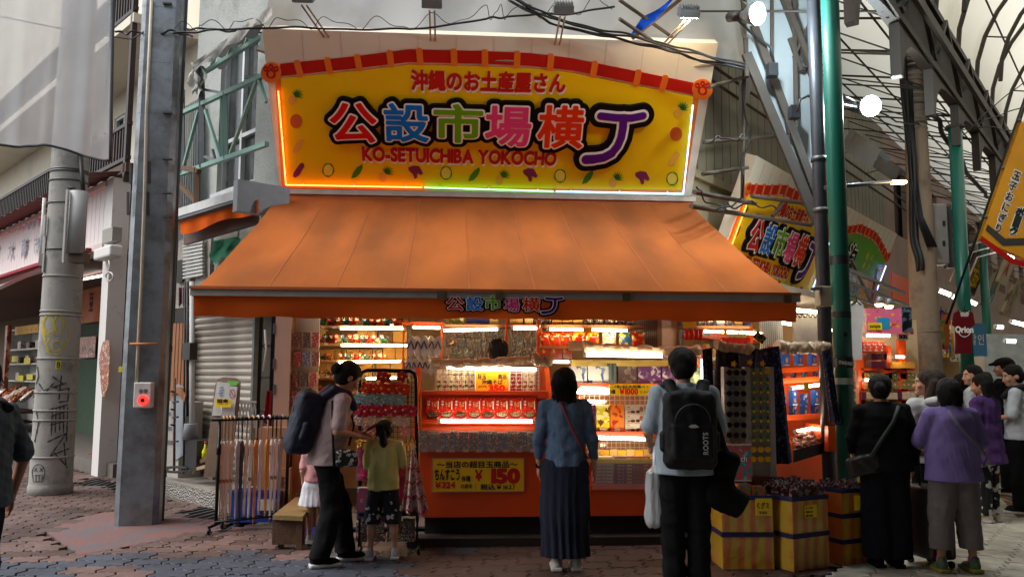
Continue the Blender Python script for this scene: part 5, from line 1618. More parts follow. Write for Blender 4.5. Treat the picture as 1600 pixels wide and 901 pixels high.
for r_i,(ya,yb) in enumerate(yy_rows):
 x = 498; k = 0
 while x < 632:
  w_ = rr.choice((12,16,20,24)); top = ya + rr.choice((0,2,6))
  item('carton',x,top,min(x + w_ - .8,636),yb + 1,10.43,.2,KRAFT[0 if rr.random() < .5 else rr.choice((1,2,2,3))],f'{ORD[min(k, 19)]} carton from the left behind figurines, {ORD[r_i]} row down','carton','cartons behind the figurines')
  x += w_; k += 1
FIGC = [rgb(200,44,20),rgb(60,90,120),rgb(206,80,20),rgb(120,60,40),rgb(60,120,90),rgb(210,196,170)]
def fig_mesh(k):
 c = mat(f'glaze_{k}',FIGC[k],.2,var=.2,vscale=40); e = WHL; b = mat(f'glaze_trim_{k}',FIGC[(k + 3) % 6],.25,var=0)
 mb = MB()
 def blob(cx,cy,cz,rx,ry,rz,mi,s=9,t=6):
  mb.loft([[Vector((cx + rx * math.sin(math.pi * j / t) * math.cos(2 * math.pi * i / s),cy + ry * math.sin(math.pi * j / t) * math.sin(2 * math.pi * i / s),cz - rz * math.cos(math.pi * j / t))) for i in range(s)] for j in ([.25] + list(range(1,t)) + [t - .25])],mi)
 blob(.01,.02,.04,.045,.034,.03,0)
 for x in (-.028,.04):
  for y in (-.012,.03):mb.tube([(x,y,0),(x,y,.03)],.011,6,0)
 blob(-.022,-.01,.075,.032,.03,.03,1,10); blob(-.024,-.022,.076,.024,.02,.022,0)
 blob(-.036,-.038,.082,.006,.005,.006,2,6,4); blob(-.014,-.038,.082,.006,.005,.006,2,6,4)
 mb.box((-.036,-.046,.062),(-.012,-.036,.068),2)
 blob(.055,.03,.07,.012,.01,.022,1,6,5)
 return mb.mesh('lion_dog_figurine',[c,b,e])
FM = [fig_mesh(k) for k in range(6)]
figs = {508:(500,517,530,541,551,561,572,583,594,605,620),536:(502,511,520,528,538,549,559,568,576,588,599),562:(503,512,533,542,555,565,572,588,596),588:(494,507,512,520),612:(497,504,512,519)}
rowname = {508:'top',536:'second',562:'third',588:'fourth',612:'fifth'}
for y,xs_ in figs.items():
 for k,x in enumerate(xs_):
  p = onY(x,y,10.08); p.z = shz[y] + .001
  o_ = link_mesh('lion_dog_figurine',FM[(k * 5 + y) % 6],None,p,(0,0,rnd.uniform(-.4,.4)))
  s_ = 1.08 if y < 540 else .78; o_.scale = (s_,) * 3
  tag(o_,f'{nth(k, len(xs_)) if k < 19 else ""} lion dog figurine on the {rowname[y]} glass shelf, counted from the left','figurine','lion dog figurines')
for (x0,y0,x1,y1,w_) in ((532,513,632,513.5,'top'),(533,539,640,539.5,'second'),(529,566,626,564,'third'),(572,591,620,590,'fourth')):
 tl(x0,y0,x1,y1,9.97,f'warm tube under the {w_} figurine shelf at the left',TUB_W,.013)
for k,(x,y) in enumerate(((505,511),(522,511),(509,537),(497,588),(512,588),(524,587),(612,508))):
 item('price_card',x - 3,y - 2,x + 3,y + 2,9.99,.004,WHL,f'{nth(k, 7)} small white price card on the figurine shelves','price card','price cards on the figurine shelves')
gp_ = empty('souvenir_rack',onY(475,690,9.6),0,'white wire panel hung with small souvenir packs beside the pillar','wire panel')
def wire_grid(name,parent,x0,y0,x1,y1,Y,nx,ny,r,m):
 a,b = onY(x0,y1,Y),onY(x1,y0,Y)
 mb = MB()
 for k in range(nx + 1):x = a.x + (b.x - a.x) * k / nx; mb.beam((x,Y,a.z),(x,Y,b.z),r,r)
 for k in range(ny + 1):z = a.z + (b.z - a.z) * k / ny; mb.beam((a.x,Y + r,z),(b.x,Y + r,z),r,r)
 o_ = mb.build(name,m,parent); o_['kind'] = 'stuff'; return o_
WIR = mat('white_wire',rgb(206,206,202),.4,.2)
wire_grid('wire_mesh',gp_,457,488,499,700,9.62,12,60,.004,WIR)
mb = MB(); boxpx(mb,456,486,500,702,9.7,.02); mb.build('backing',PEG,gp_)
PKM = [printed('pack_a',rgb(176,120,92),[rgb(220,200,180),rgb(110,60,50)],60,thr=(.5,.54)),printed('pack_b',rgb(140,146,156),[rgb(200,190,186),rgb(80,70,90)],60,thr=(.5,.54)),
  printed('pack_c',rgb(196,110,90),[rgb(236,200,180),rgb(150,50,40)],60,thr=(.5,.54)),printed('pack_d',rgb(120,90,70),[rgb(180,150,120),rgb(60,50,50)],60,thr=(.5,.54))]
for r_,(ya,yb) in enumerate(((519,543),(549,572),(581,604),(610,634))):
 for c_ in range(3):
  x = 459 + c_ * 14 - (4 if r_ > 1 else 0)
  item('souvenir_pack',x,ya,x + 11.5,yb,9.52 - .02 * c_,.07,PKM[(r_ * 2 + c_ * 3) % 4],f'{["left", "middle", "right"][c_]} hanging souvenir pack in row {ORD[r_]} from the top beside the pillar','souvenir pack','packs on the wire panel')
# main counter
ct = empty('shop_counter',(.8,7.95,0),0,'long glossy orange shop counter with glass fronted bins in the middle','counter')
YC = 7.9
XL,XR = onY(655,780,YC).x,onY(1100,780,YC).x
zb_,z1_ = .24,.95
mb = MB(); mb.box((XL,YC,zb_),(.98,YC + .7,z1_)); mb.build('front_panel',ORG,ct)
mb = MB(); mb.box((.99,YC + .01,zb_),(XR,YC + .7,.48)); mb.build('front_panel',ORG,ct)
mb = MB(); mb.box((.985,YC - .02,.481),(XR,YC + .7,.53)); mb.build('ledge',ORG,ct)
mb = MB(); mb.box((XL + .05,YC + .12,0),(XR,YC + .6,zb_ - .002)); mb.build('plinth',mat('black_plinth',rgb(36,32,30),.7,var=.3,bump=.2),ct)
mb = MB(); mb.box((XL - .1,YC - .15,0.0),(XR + .2,YC + .1,.075)); mb.build('kick_board',mat('dark_board',rgb(44,38,34),.8,bump=.3),ct)
for x in (XL - .03,.955):
 mb = MB(); mb.prism([(x - .04,YC - .02,.9),(x - .04,YC + .75,.9),(x - .04,YC + .75,1.62),(x - .04,YC + .45,1.62),(x - .04,YC + .1,1.15)],(.045,0,0)); mb.build('side_board',ORG,ct)
mb = MB(); mb.box((XL,YC - .02,z1_ - .02),(.93,YC + .3,z1_ - .001 + .01)); mb.build('bin_floor',ORG,ct)
mb = MB(); mb.box((XL,YC + .18,1.08),(.92,YC + .5,1.10)); mb.build('tier',ORG,ct)
mb = MB(); a = onY(666,621,YC + .16); mb.box((XL,YC + .16,a.z),(.92,YC + .5,a.z + .065)); mb.build('ledge',ORD_,ct)
mb = MB(); mb.box((XL,YC + .3,.96),(.92,YC + .32,1.35)); mb.build('tier_back',ORG,ct)
GLS = mat('clear_plastic',(.9,.9,.9),.08,var=0,alpha=.16)
mb = MB(); boxpx(mb,652,670,842,705,YC - .055,.006); mb.build('bin_front',GLS,ct)
BINM = [printed(f'bin_{k}',c,[rgb(200,190,170),rgb(70,60,60)],42,thr=(.54,.57),seed=k) for k,c in enumerate((rgb(150,130,96),rgb(112,124,150),rgb(70,110,160),rgb(170,150,90),rgb(120,80,60),rgb(170,160,150)))]
xx = [654,670,685,701,716,732,747,762,777,793,808,824,840]
for k in range(12):
 item('sweets_pack',xx[k] + .6,673 + (k % 3),xx[k + 1] - .6,704,YC - .04,.03,BINM[[0,0,1,1,4,4,2,5,2,3,1,0][k]],f'{nth(k, 12)} upright sweets pack behind the clear front of the counter bin','sweets pack','packs in the counter bin')
for k in range(12):
 x = xx[k] + 1
 mb = MB(); a,b = onY(x,668,YC + .0),onY(xx[k + 1] - .8,668,YC + .0); mb.box((a.x,YC,.97),(b.x,YC + .24,1.0 + .015 * (k % 2)))
 tag(mb.build('sweets_packet',BINM[(k * 5 + 3) % 6]),f'{nth(k, 12)} flat packet lying behind the upright packs in the counter bin','sweets packet','flat packets in the counter bin')
for k in range(9):
 x = 660 + k * 21
 item('price_card',x,701,x + 9,706,YC - .07,.004,mat('pink_card',rgb(206,170,160),.5),f'{nth(k, 9)} small pinkish price card along the counter bin','price card','price cards on the counter bin')
RAM = printed('noodle_red',rgb(206,40,22),[rgb(236,150,110),rgb(140,20,14)],36,thr=(.62,.64))
BOWL = printed('noodle_bowl',rgb(226,196,130),[rgb(120,80,40),rgb(240,226,190)],60,thr=(.52,.56))
def face_box(w,h,d,base,decos,name):
 """printed carton, front face at y=0; decos = (shape, x, z, sx, sz, material index or text)"""
 mb = MB(); mb.box((-w / 2,0,0),(w / 2,d,h),0); mats = [base]
 for kind,x,z,sx,sz,m in decos:
  if m not in mats:mats.append(m)
  mi = mats.index(m)
  if kind == 'r':mb.add([(x - sx / 2,-.0012,z - sz / 2),(x + sx / 2,-.0012,z - sz / 2),(x + sx / 2,-.0012,z + sz / 2),(x - sx / 2,-.0012,z + sz / 2)],[(0,1,2,3)],mi)
  elif kind == 'o':mb.add([(x + sx / 2 * math.cos(a),-.0018,z + sz / 2 * math.sin(a)) for a in [i * math.pi / 8 for i in range(16)]],[tuple(range(16))],mi)
  else:text_into(mb,kind[1:],(x,-.001,z),AXX,AXZ,sz,sx,.012,lift=.0014,mi=mi)
 return mb.mesh(name,mats)
me_r = face_box(.128,.2,.06,RAM,[('o',0,.035,.115,.07,mat('bowl_dark',rgb(90,30,20),.3)),('o',0,.045,.1,.045,BOWL),('t沖',-.04,.165,.022,.022,WHL),('t縄',-.04,.138,.022,.022,WHL),('tそば',.012,.14,.05,.05,mat('gold_text',rgb(240,190,120),.4)),('r',.05,.13,.01,.08,WHL)],'noodle_box')
for k in range(8):
 p = onY(676 + k * 21.6,654,YC + .1)
 tag(link_mesh('noodle_box',me_r,None,(p.x,YC + .1,p.z),(R(-12),0,0)),f'{nth(k, 8)} red noodle soup box in the row above the counter tube','noodle box','red noodle boxes')
tl(688,657,832,658,YC + .02,'bright tube along the foot of the red noodle boxes',TUB_N,.016)
tl(697,573.5,838,577,YC + .25,'bright tube under the rolled vinyl at the top of the left counter',TUB_N,.016)
wr = empty('wire_rack',onY(750,612,YC + .5),0,'fine wire rack above the red noodle boxes','wire rack')
wire_grid('wire_mesh',wr,680,576,842,612,YC + .38,18,6,.0045,WIR)
GBAG = [printed('bag_green',rgb(70,120,40),[rgb(150,110,60),rgb(220,200,150)],18,rough=.2),printed('bag_brownish',rgb(130,84,50),[rgb(90,130,60),rgb(200,180,150)],18,rough=.2)]
for k in range(6):
 item('tea_bag_pack',682 + k * 10,577,691 + k * 10,611,YC + .45,.06,GBAG[k % 2],f'{nth(k, 6)} green and brown packet behind the fine wire rack','packet','green packets behind the wire rack')
for k in range(4):
 item('noodle_packet',797 + k * 10,578,806 + k * 10,611,YC + .46,.06,printed('red_packet',rgb(196,40,30),[rgb(236,210,180),rgb(120,20,20)],30) if k < 2 else GBAG[1],f'{nth(k, 4)} packet on the wire rack right of the yellow price card','packet','packets right of the price card')
def placard(x0,y0,x1,y1,Y,m,lines,label,frame=None,name='price_sign',tilt=0):
 """board with lettering; lines = (text, cx, cy, w_px, h_px, material, bold)"""
 a,b = onY(x0,y1,Y),onY(x1,y0,Y)
 root = empty(name,((a.x + b.x) / 2,Y,a.z),0,label,'sign')
 mb = MB(); mb.box((a.x,Y,a.z),(b.x,Y + .008,b.z)); mb.build('board',m,root)
 if frame:
  mb = MB(); t = .008; mb.box((a.x - t,Y - .002,a.z - t),(b.x + t,Y + .006,a.z)); mb.box((a.x - t,Y - .002,b.z),(b.x + t,Y + .006,b.z + t))
  mb.box((a.x - t,Y - .002,a.z),(a.x,Y + .006,b.z)); mb.box((b.x,Y - .002,a.z),(b.x + t,Y + .006,b.z)); mb.build('frame',frame,root)
 by = {}
 k = Y / FPX
 for (s_,cx,cy,w_,h_,mm,bold) in lines:by.setdefault(mm.name,(mm,MB()))[1]; bold_into(by[mm.name][1],s_,onY(cx,cy,Y),AXX,AXZ,h_ * k,w_ * k,bold,.0025)
 for mm,mb in by.values():mb.build('lettering',mm,root)
 return root
INK = mat('ink',(.02,.018,.016)); RTX = mat('red_text',rgb(206,30,24),.4,var=0); YPL = mat('placard_yellow',rgb(250,212,20),.4,var=.03)
OPL = mat('placard_orange',rgb(246,168,20),.4,var=.05)
placard(675.5,716,818,767,YC - .025,YPL,[('～当店の超目玉商品～',746,725,124,10,INK,.03),('ちんすこう',699,741,40,16,INK,.04),('各種',728,747,14,8,INK,.03),('￥',748,742,16,15,RTX,.05),('150',792,743,44,20,RTX,.07),
         ('￥324',695,757,34,9,RTX,.05),('の品を',729,759,19,6,INK,.03),('（',742,760,4,9,INK,.02),('税込￥',768,760,34,8,INK,.04),('162）',799,760,24,8,INK,.03)],'large yellow price sign with 150 in red on the orange counter front',mat('red_frame',rgb(190,150,140),.5))
placard(743,580,795,612,YC + .33,OPL,[('目玉',753,588,14,8,INK,.03),('商品',785,588,14,8,INK,.03),('沖縄そば',769,596.5,33,7,INK,.03),('350',777,606,26,9,RTX,.06),('どれでも',754,603,14,3.5,INK,.02),('円',791.5,608,4,4,RTX,.02)],'orange price card with 350 in red on the wire rack',WHL)
mb = MB();
VNL = mat('vinyl',rgb(214,190,160),.2,var=.12,vscale=8,alpha=.82,bump=.5,bscale=18)
def roll(x0,y0,x1,y1,Y,r,label):
 a,b = onY(x0,y0,Y),onY(x1,y1,Y); n = 30
 mb = MB(); mb.tube([a.lerp(b,i / n) + Vector((0,.01 * math.sin(i * 2.1),.008 * math.sin(i * 1.3) - .02 * math.sin(i / n * math.pi))) for i in range(n + 1)],[r * (1 + .14 * math.sin(i * .9) + .06 * math.sin(i * 2.3)) for i in range(n + 1)],12)
 mb.grid(lambda u,v:a.lerp(b,u) + Vector((0,-r * .9 + .01 * math.sin(u * 40),r * .3 - (r * 1.5 + .02 * math.sin(u * 9)) * v)),30,3)
 return tag(mb.build('vinyl_roll',VNL),label,'vinyl curtain','rolled vinyl curtains')
roll(672,566,832,560,YC + .15,.042,'rolled clear vinyl curtain above the left part of the counter')
roll(835,559,858,562,YC + .1,.05,'short folded end of vinyl curtain behind the long haired woman')
roll(912,541,1092,548,YC + .0,.05,'rolled clear vinyl curtain above the blue gift boxes')
roll(1120,537,1172,543,7.3,.04,'short pale vinyl roll above the sunglasses stand')
roll(1215,541,1290,540,7.7,.055,'greyish vinyl roll above the blue packet case')
item('vinyl_fold',889,532,912,547,YC + .05,.05,VNL,'folded square of vinyl hanging left of the right hand curtain','vinyl curtain')
pf_ = empty('shopfront_screen',onY(800,612,9.3),0,'orange painted posts and rails of the shop front behind the counter','frame')
for nm,x0,y0,x1,y1,Y in (('rail',632,503,693,507,9.3),('post',686,507,692,700,9.3),('post',788.5,492,793,700,9.32),('post',839,500,847,700,9.3),('post',626,500,632,700,9.31),('post',1170,506,1176,560,9.3),('rail',905,583,911,690,8.4)):
 mb = MB(); boxpx(mb,x0,y0,x1,y1,Y,.06); mb.build(nm,ORG,pf_)
SLP = mat('slipper_grey',rgb(190,188,190),.4,var=.05); STR = mat('strap_navy',rgb(40,46,76),.4)
def slipper_mesh(i):
 mb = MB()
 out = []
 for a in [j * 2 * math.pi / 20 for j in range(20)]:
  x = .045 * math.cos(a) * (1 + .12 * math.sin(a)); z = .12 * math.sin(a)
  out.append((x,0,z))
 mb.prism(out,(0,.02,0),0)
 mb.tube([(-.035,-.006,-.02),(-.01,-.02,.04),(0,-.008,.07),(.01,-.02,.04),(.035,-.006,-.02)],.007,6,1)
 return mb.mesh('slipper',[SLP,STR])
sm_ = slipper_mesh(0)
k = 0
for row,(y,n) in enumerate(((542,5),(573,6))):
 for j in range(n):
  x = 642 + j * (10.5 if row == 0 else 8.5) - row * 3
  p = onY(x,y,9.05 + .03 * (j % 2))
  o_ = link_mesh('slipper',sm_,None,p,(R(4),R(rnd.uniform(-6,6)),rnd.uniform(-.5,.5)))
  if row:o_.scale = (.8,.8,.8)
  tag(o_,f'{nth(j, n)} bagged beach slipper hanging in the {["upper", "lower"][row]} row right of the figurines','slipper','hanging beach slippers'); k += 1
tl(645,511,688,512,9.1,'short warm tube above the hanging beach slippers',TUB_W)
BK = [printed(f'bk_{k}',c,[rgb(220,210,190),rgb(60,50,50)],40,thr=(.52,.56),seed=k) for k,c in enumerate((rgb(190,170,140),rgb(140,130,120),rgb(90,80,80),rgb(200,140,100),rgb(150,160,150),rgb(196,196,190)))]
rr = random.Random(11)
for r_,(y,hgt) in enumerate(((512,14),(529,13),(544,12),(559,9))):
 x = 697; k = 0
 while x < 838 and k < 20:
  w_ = rr.choice((5,6,8,10))
  if not (786 < x < 795):
   item('hanging_pack',x,y + rr.uniform(-2,2),x + w_ - 1,y + hgt,10.6 - .03 * r_,.04,BK[rr.randrange(6)],f'{ORD[k]} small hanging pack on the back wall, {ORD[r_]} row','hanging pack','packs on the back wall'); k += 1
  x += w_ + rr.choice((0,1,2))
bw = empty('back_rack',onY(765,600,10.7),0,'pale wire panel on the back wall behind the shopkeeper','wire panel')
wire_grid('wire_mesh',bw,690,500,840,600,10.68,40,26,.005,WIR)
item('framed_picture',702,520,714,538,10.3,.02,printed('picture',rgb(240,180,40),[rgb(200,60,30),rgb(60,40,40)],20),'small framed orange picture hanging at the back left of the shopkeeper','picture')
for k,(x0,x1,y0,m) in enumerate(((696,727,493,printed('box_lime',rgb(206,200,110),[rgb(230,226,180),rgb(120,150,60)],12)),(728,764,494,mat('box_grey',rgb(150,140,120),.5)),(765,780,494,mat('box_paleyellow',rgb(214,200,120),.5)),(796,818,495,KRAFT[1]),(820,834,496,KRAFT[2]),(835,846,496,BK[2]))):
 b_ = item('stock_box',x0,y0 - 4,x1 - 1,507,9.6,.3,m,f'{nth(k, 6)} stock box on the high shelf above the shopkeeper','stock box','stock boxes on the high shelf')
item('blue_label',729,498,763,504,9.594,.004,mat('label_navy',rgb(36,50,120),.4),'navy blue label strip on the grey stock box','label')
tl(693,516,778,514,9.5,'long warm tube below the high shelf left of the orange post',TUB_N,.016)
tl(802,512.5,838,512.5,9.5,'short tube below the high shelf right of the orange post',TUB_N,.016)
hs = empty('high_shelf',onY(765,509,9.6),0,'high shelf board above the shopkeeper','shelf')
mb = MB(); boxpx(mb,693,507.5,848,510,9.55,.4); mb.build('board',mat('brown_shelf',rgb(150,100,64),.5),hs)
# chips shelf
cs_ = empty('chips_shelf',onY(930,545,9.2),0,'brown shelf with crisp bags and a tube above the blue gift boxes','shelf')
mb = MB(); boxpx(mb,845,508,1007,511.5,9.1,.4); mb.build('board',mat('brown_shelf',rgb(150,100,64)),cs_)
mb = MB(); boxpx(mb,845,541,1003,544,9.1,.4); mb.build('board',mat('brown_shelf',rgb(150,100,64)),cs_)
wire_grid('side_wire',cs_,995,488,1037,560,9.6,14,24,.005,STL)
mb = MB(); boxpx(mb,994,486,1040,575,9.66,.02); mb.build('peg_panel',PEG,cs_)
tl(858,514,911,515,9.02,'left warm tube under the chips shelf',TUB_W); tl(924,515,980,516,9.02,'right warm tube under the chips shelf',TUB_W)
item('price_tag',912,511.5,923,519,9.0,.006,OPL,'orange price tag between the two tubes of the chips shelf','price tag')
for k in range(9):
 item('snack_carton',846 + k * 16.5,496 - (k % 2) * 2,861 + k * 16.5,507.6,9.15,.2,[BK[2],KRAFT[1],KRAFT[1],KRAFT[0],BK[1],BK[1],BK[1],BK[2],BK[1]][k],f'{nth(k, 9)} low carton on top of the chips shelf','carton','cartons on top of the chips shelf')
CHP = [printed('chip_red',rgb(216,34,20),[rgb(250,220,200),rgb(246,170,30)],10,rough=.15,thr=(.58,.6)),printed('chip_yellow',rgb(236,180,30),[rgb(60,120,190),rgb(230,230,220)],12,rough=.15,thr=(.52,.54),seed=2),printed('chip_green',rgb(60,130,40),[rgb(236,200,40),rgb(60,110,190)],12,rough=.15,thr=(.5,.52),seed=5),printed('chip_gold',rgb(176,110,24),[rgb(226,170,60),rgb(180,40,20)],14,rough=.15,thr=(.5,.52),seed=7)]
cx = [(852,3),(868,3),(884,3),(904,0),(926,0),(952,1),(978,2),(997,3)]
for k,(x,ci) in enumerate(cx):
 p = onY(x,541,9.16)
 tag(link_mesh('crisp_bag',pillow_mesh('crisp_bag',.155 if k > 2 else .12,.16,.05,CHP[ci],k + 20),None,p,(R(-8),0,rnd.uniform(-.15,.15))),f'{nth(k, 8)} crisp bag standing on the chips shelf','crisp bag','crisp bags')
for k in range(3):
 item('snack_packet',848 + k * 16,545,862 + k * 16,560,8.9,.06,CHP[3],f'{nth(k, 3)} gold snack packet just below the chips shelf','snack packet','gold snack packets')
wp = empty('pale_column',onY(1050,560,9.4),0,'pale pinkish wall column between the peg panel and the red bags','column')
mb = MB(); boxpx(mb,1037,480,1064,700,9.4,.3); mb.build('shaft',mat('pillar_beige',rgb(190,158,138)),wp)
mb = MB(); boxpx(mb,1063,480,1065.5,700,9.35,.04); mb.build('strip',mat('dark_strip',rgb(70,60,54),.5),wp)
# right part of the counter
rc = empty('gift_shelf',(1.4,8.2,.53),0,'orange stepped gift shelf on the right half of the counter','shelf')
def rshelf(x0,y0,x1,y1,Y,dp,nm='shelf',m=ORD_):
 mb = MB(); boxpx(mb,x0,y0,x1,y1,Y,dp); mb.build(nm,m,rc)
rshelf(893,599,1092,603,8.25,.3); rshelf(893,674,1085,681,8.05,.4)
rshelf(893,563,1088,573,8.4,.02,'header_panel',mat('panel_yellow',rgb(250,220,110),.4)); rshelf(893,573,1092,765,8.62,.02,'back_panel',mat('grid_back',rgb(170,120,70),.7,var=.2))
rshelf(1078,540,1098,700,8.25,.35,'side_board',ORG)
wire_grid('wire_mesh',rc,905,604,1078,632,8.4,22,4,.0045,WIR); wire_grid('wire_mesh',rc,905,684,1020,706,8.2,16,3,.0045,WIR)
GB = [printed('gift_blue',rgb(120,150,180),[rgb(70,100,170),rgb(220,226,230)],9,seed=1,thr=(.5,.52)),printed('gift_purple',rgb(120,106,124),[rgb(196,186,200),rgb(100,50,110)],14,seed=4,thr=(.5,.53)),printed('gift_taupe',rgb(130,112,106),[rgb(150,132,126),rgb(90,80,80)],10,seed=3),printed('gift_green',rgb(130,146,96),[rgb(170,160,120),rgb(80,100,60)],9,seed=6)]
for k,(x0,x1,m) in enumerate(((893,918,0),(919,952,0),(966,996,2),(997,1034,1),(1035,1072,1))):
 item('gift_box',x0,572,x1 - 1,599,8.3 + .01 * (k % 2),.15,GB[m],f'{nth(k, 5)} wide gift box on the upper orange shelf of the right counter','gift box','gift boxes on the upper shelf')
item('gift_box',1073,575,1095,600,8.22,.1,GB[3],'olive green gift box at the orange side board behind the man','gift box')
item('book_stand',953,567,957,599,8.25,.15,mat('slate',rgb(80,96,100),.5),'left slate coloured upright divider between the wide gift boxes','divider','slate dividers')
item('book_stand',958.5,567,963,599,8.25,.15,mat('slate',rgb(80,96,100)),'right slate coloured upright divider between the wide gift boxes','divider','slate dividers')
tl(915,554,1035,556,7.82,'long bright tube under the right rolled vinyl curtain',TUB_N,.016)
tl(863,564.5,889,565,8.3,'short tube left of the wide gift boxes',TUB_N,.014)
tl(906,606,952,608,8.12,'upper left tube below the wide gift boxes',TUB_N,.013); tl(898,612,952,613.5,8.1,'lower left tube below the wide gift boxes',TUB_N,.013)
tl(1021,610,1062,611.5,8.12,'tube right of the yellow 1000 price strip',TUB_N,.014); tl(897,626,945,627,8.3,'short tube above the purple snack box',TUB_N,.013)
tl(925,683,1017,685.5,7.95,'bright tube under the shelf of chocolate cartons',TUB_N,.016)
placard(952,600,1021,617,8.02,YPL,[('この棚の商品',968,603.5,26,5,INK,.02),('全部選べ・',998,603.5,34,5,INK,.02),('3個',957.5,611.5,8,6.5,INK,.04),('￥1000',982,611,32,9,RTX,.05),('コーナーです',1009,612,20,4.5,INK,.02)],'long yellow strip sign with 1000 in red below the wide gift boxes')
SB = [printed('sn_purple',rgb(116,50,110),[rgb(180,110,170),rgb(70,24,66)],16,seed=1,thr=(.5,.53)),printed('sn_yellow',rgb(216,200,24),[rgb(110,60,20),rgb(240,236,160)],14,seed=2,thr=(.56,.58)),printed('sn_orange',rgb(206,84,20),[rgb(150,50,16),rgb(232,130,50)],16,seed=3,thr=(.5,.53))]
for k,(x0,x1) in enumerate(((893,912),(913,931),(932,953),(954,976))):
 item('snack_box',x0,632,x1 - .7,675,8.12,.1,SB[[0,0,1,2][k]],f'{["leftmost purple", "second purple", "bright yellow patterned", "orange patterned"][k]} tall snack box on the middle shelf','snack box','tall snack boxes')
 if k > 1:item('price_card',x0 + 6,669,x0 + 15,674,8.1,.004,WHL,f'small price card at the foot of the {["", "", "yellow", "orange"][k]} snack box','price card','price cards on snack boxes')
CHO = face_box(.185,.082,.1,mat('choc_white',rgb(206,200,190),.35),[('t沖縄',-.066,.066,.03,.014,INK),('tちんすこう',-.05,.046,.07,.016,INK),('o',-.02,.02,.05,.026,mat('choc_brown',rgb(86,44,26),.3)),('o',.03,.022,.04,.03,mat('choc_brown',rgb(86,44,26))),('o',.065,.045,.04,.05,printed('berry',rgb(110,50,40),[rgb(196,120,90)],60)),('o',-.06,.018,.03,.02,mat('choc_orange',rgb(200,110,50),.3))],'chocolate_carton')
for c_ in range(2):
 for r_ in range(3):
  p = onY(992 + c_ * 31,674.5 - r_ * 14.1,8.1)
  o_ = link_mesh('chocolate_carton',CHO,None,p);
  tag(o_,f'{["bottom", "middle", "top"][r_]} white chocolate cookie carton in the {["left", "right"][c_]} stack on the middle shelf','carton','chocolate cookie cartons')
ST = {'white':face_box(.19,.03,.12,mat('stack_white',rgb(186,182,186),.35),[('r',0,.004,.18,.006,mat('stack_violet',rgb(80,60,130),.4)),('t紅いも',0,.018,.06,.012,INK)],'sweets_carton'),
  'purple':face_box(.175,.03,.12,mat('stack_purple',rgb(86,40,116),.35),[('r',.05,.015,.05,.016,mat('stack_gold',rgb(200,150,60),.4)),('t紅いも',-.03,.015,.06,.014,mat('gold_text',rgb(240,190,120)))],'sweets_carton'),
  'maroon':face_box(.155,.03,.12,mat('stack_maroon',rgb(130,36,56),.35),[('r',.04,.015,.04,.012,mat('stack_gold',rgb(200,150,60)))],'sweets_carton')}
for key,cxp in (('white',943),('purple',975),('maroon',1003)):
 for r_ in range(8):
  p = onY(cxp,760 - r_ * 5.3,YC + .02); p.x += rnd.uniform(-.003,.003)
  tag(link_mesh('sweets_carton',ST[key],None,(p.x,YC + .02,.531 + r_ * .0315)),f'{ORD[r_]} flat {key} sweets carton from the bottom of its stack on the ledge','carton',f'{key} sweets cartons in the stack')
for k in range(3):
 a = (926,958,990)[k]
 item('yellow_box_lid',a,716,a + 31,723.5,YC + .0,.26,mat('box_olive_yellow',rgb(206,186,60),.35),f'{nth(k, 3)} yellow lidded tray on top of the sweets carton stacks','tray','yellow lidded trays')
for k in range(7):
 a = 926 + k * 13.3
 item('sweets_bar',a,702 + (k % 2),a + 12.3,716,YC + .22,.1,[KRAFT[2],mat('bar_yellow',rgb(240,190,60),.3)][k % 2],f'{nth(k, 7)} small yellow box in the row behind the yellow trays','small box','small boxes behind the trays')
placard(936,690,948,700,8.0,mat('brown_card',rgb(120,80,60),.5),[('菓子',942,695,9,5,WHL,.02)],'tiny brown card on the wire behind the yellow trays')
mb = MB(); boxpx(mb,926,716,1022,764,YC - .035,.005); tag(mb.build('clear_guard',GLS),'clear plastic guard in front of the sweets carton stacks','guard')
tube_light(onY(1097,560,8.1),onY(1098,614,8.1),'vertical bright tube on the orange side board behind the man',TUB_N,.016)
# shelf high on the right with red bags
r2 = empty('side_shelf',onY(1120,520,8.9),0,'upper right shelf with red bags and white packets under the awning corner','shelf')
mb = MB(); boxpx(mb,1068,509,1172,512,8.9,.3); mb.build('board',mat('brown_shelf',rgb(150,100,64)),r2)
wire_grid('wire_mesh',r2,1190,495,1220,560,9.0,10,20,.005,STL)
mb = MB(); boxpx(mb,1189,494,1222,562,9.05,.02); mb.build('peg_panel',PEG,r2)
item('price_tag',1068,497,1088,512,8.8,.006,mat('tag_yellow2',rgb(230,206,50),.5),'square yellow card above the hanging red bags','price card')
for k in range(4):
 p = onY(1073 + k * 7.5,531,8.7)
 tag(link_mesh('snack_packet',pillow_mesh('red_snack',.05,.12,.03,CHP[0],k + 40),None,p),f'{nth(k, 4)} narrow red packet hanging under the yellow card','snack packet','narrow red packets')
for k in range(6):
 item('white_packet',1092 + k * 14,498 - (k % 2),1104 + k * 14,509,8.95,.2,[BK[5],BK[5],WHL,BK[5],KRAFT[0],mat('navy_pack',rgb(50,54,90),.5)][k],f'{nth(k, 6)} pale packet on the upper right shelf','packet','pale packets on the upper right shelf')
tl(1099,517,1153,519,8.8,'left tube of the upper right shelf',TUB_W); tl(1155,519,1190,521,8.8,'right tube of the upper right shelf',TUB_W)
item('price_tag',1131,515,1136,524,8.75,.005,OPL,'narrow orange tag hanging on the upper right tube','price tag')
for k in range(5):
 item('red_box',1128 + k * 9,527,1136 + k * 9,537,8.75,.1,mat('red_pack',rgb(206,44,30),.4),f'{nth(k, 5)} small red box above the sunglasses stand','small box','small red boxes')
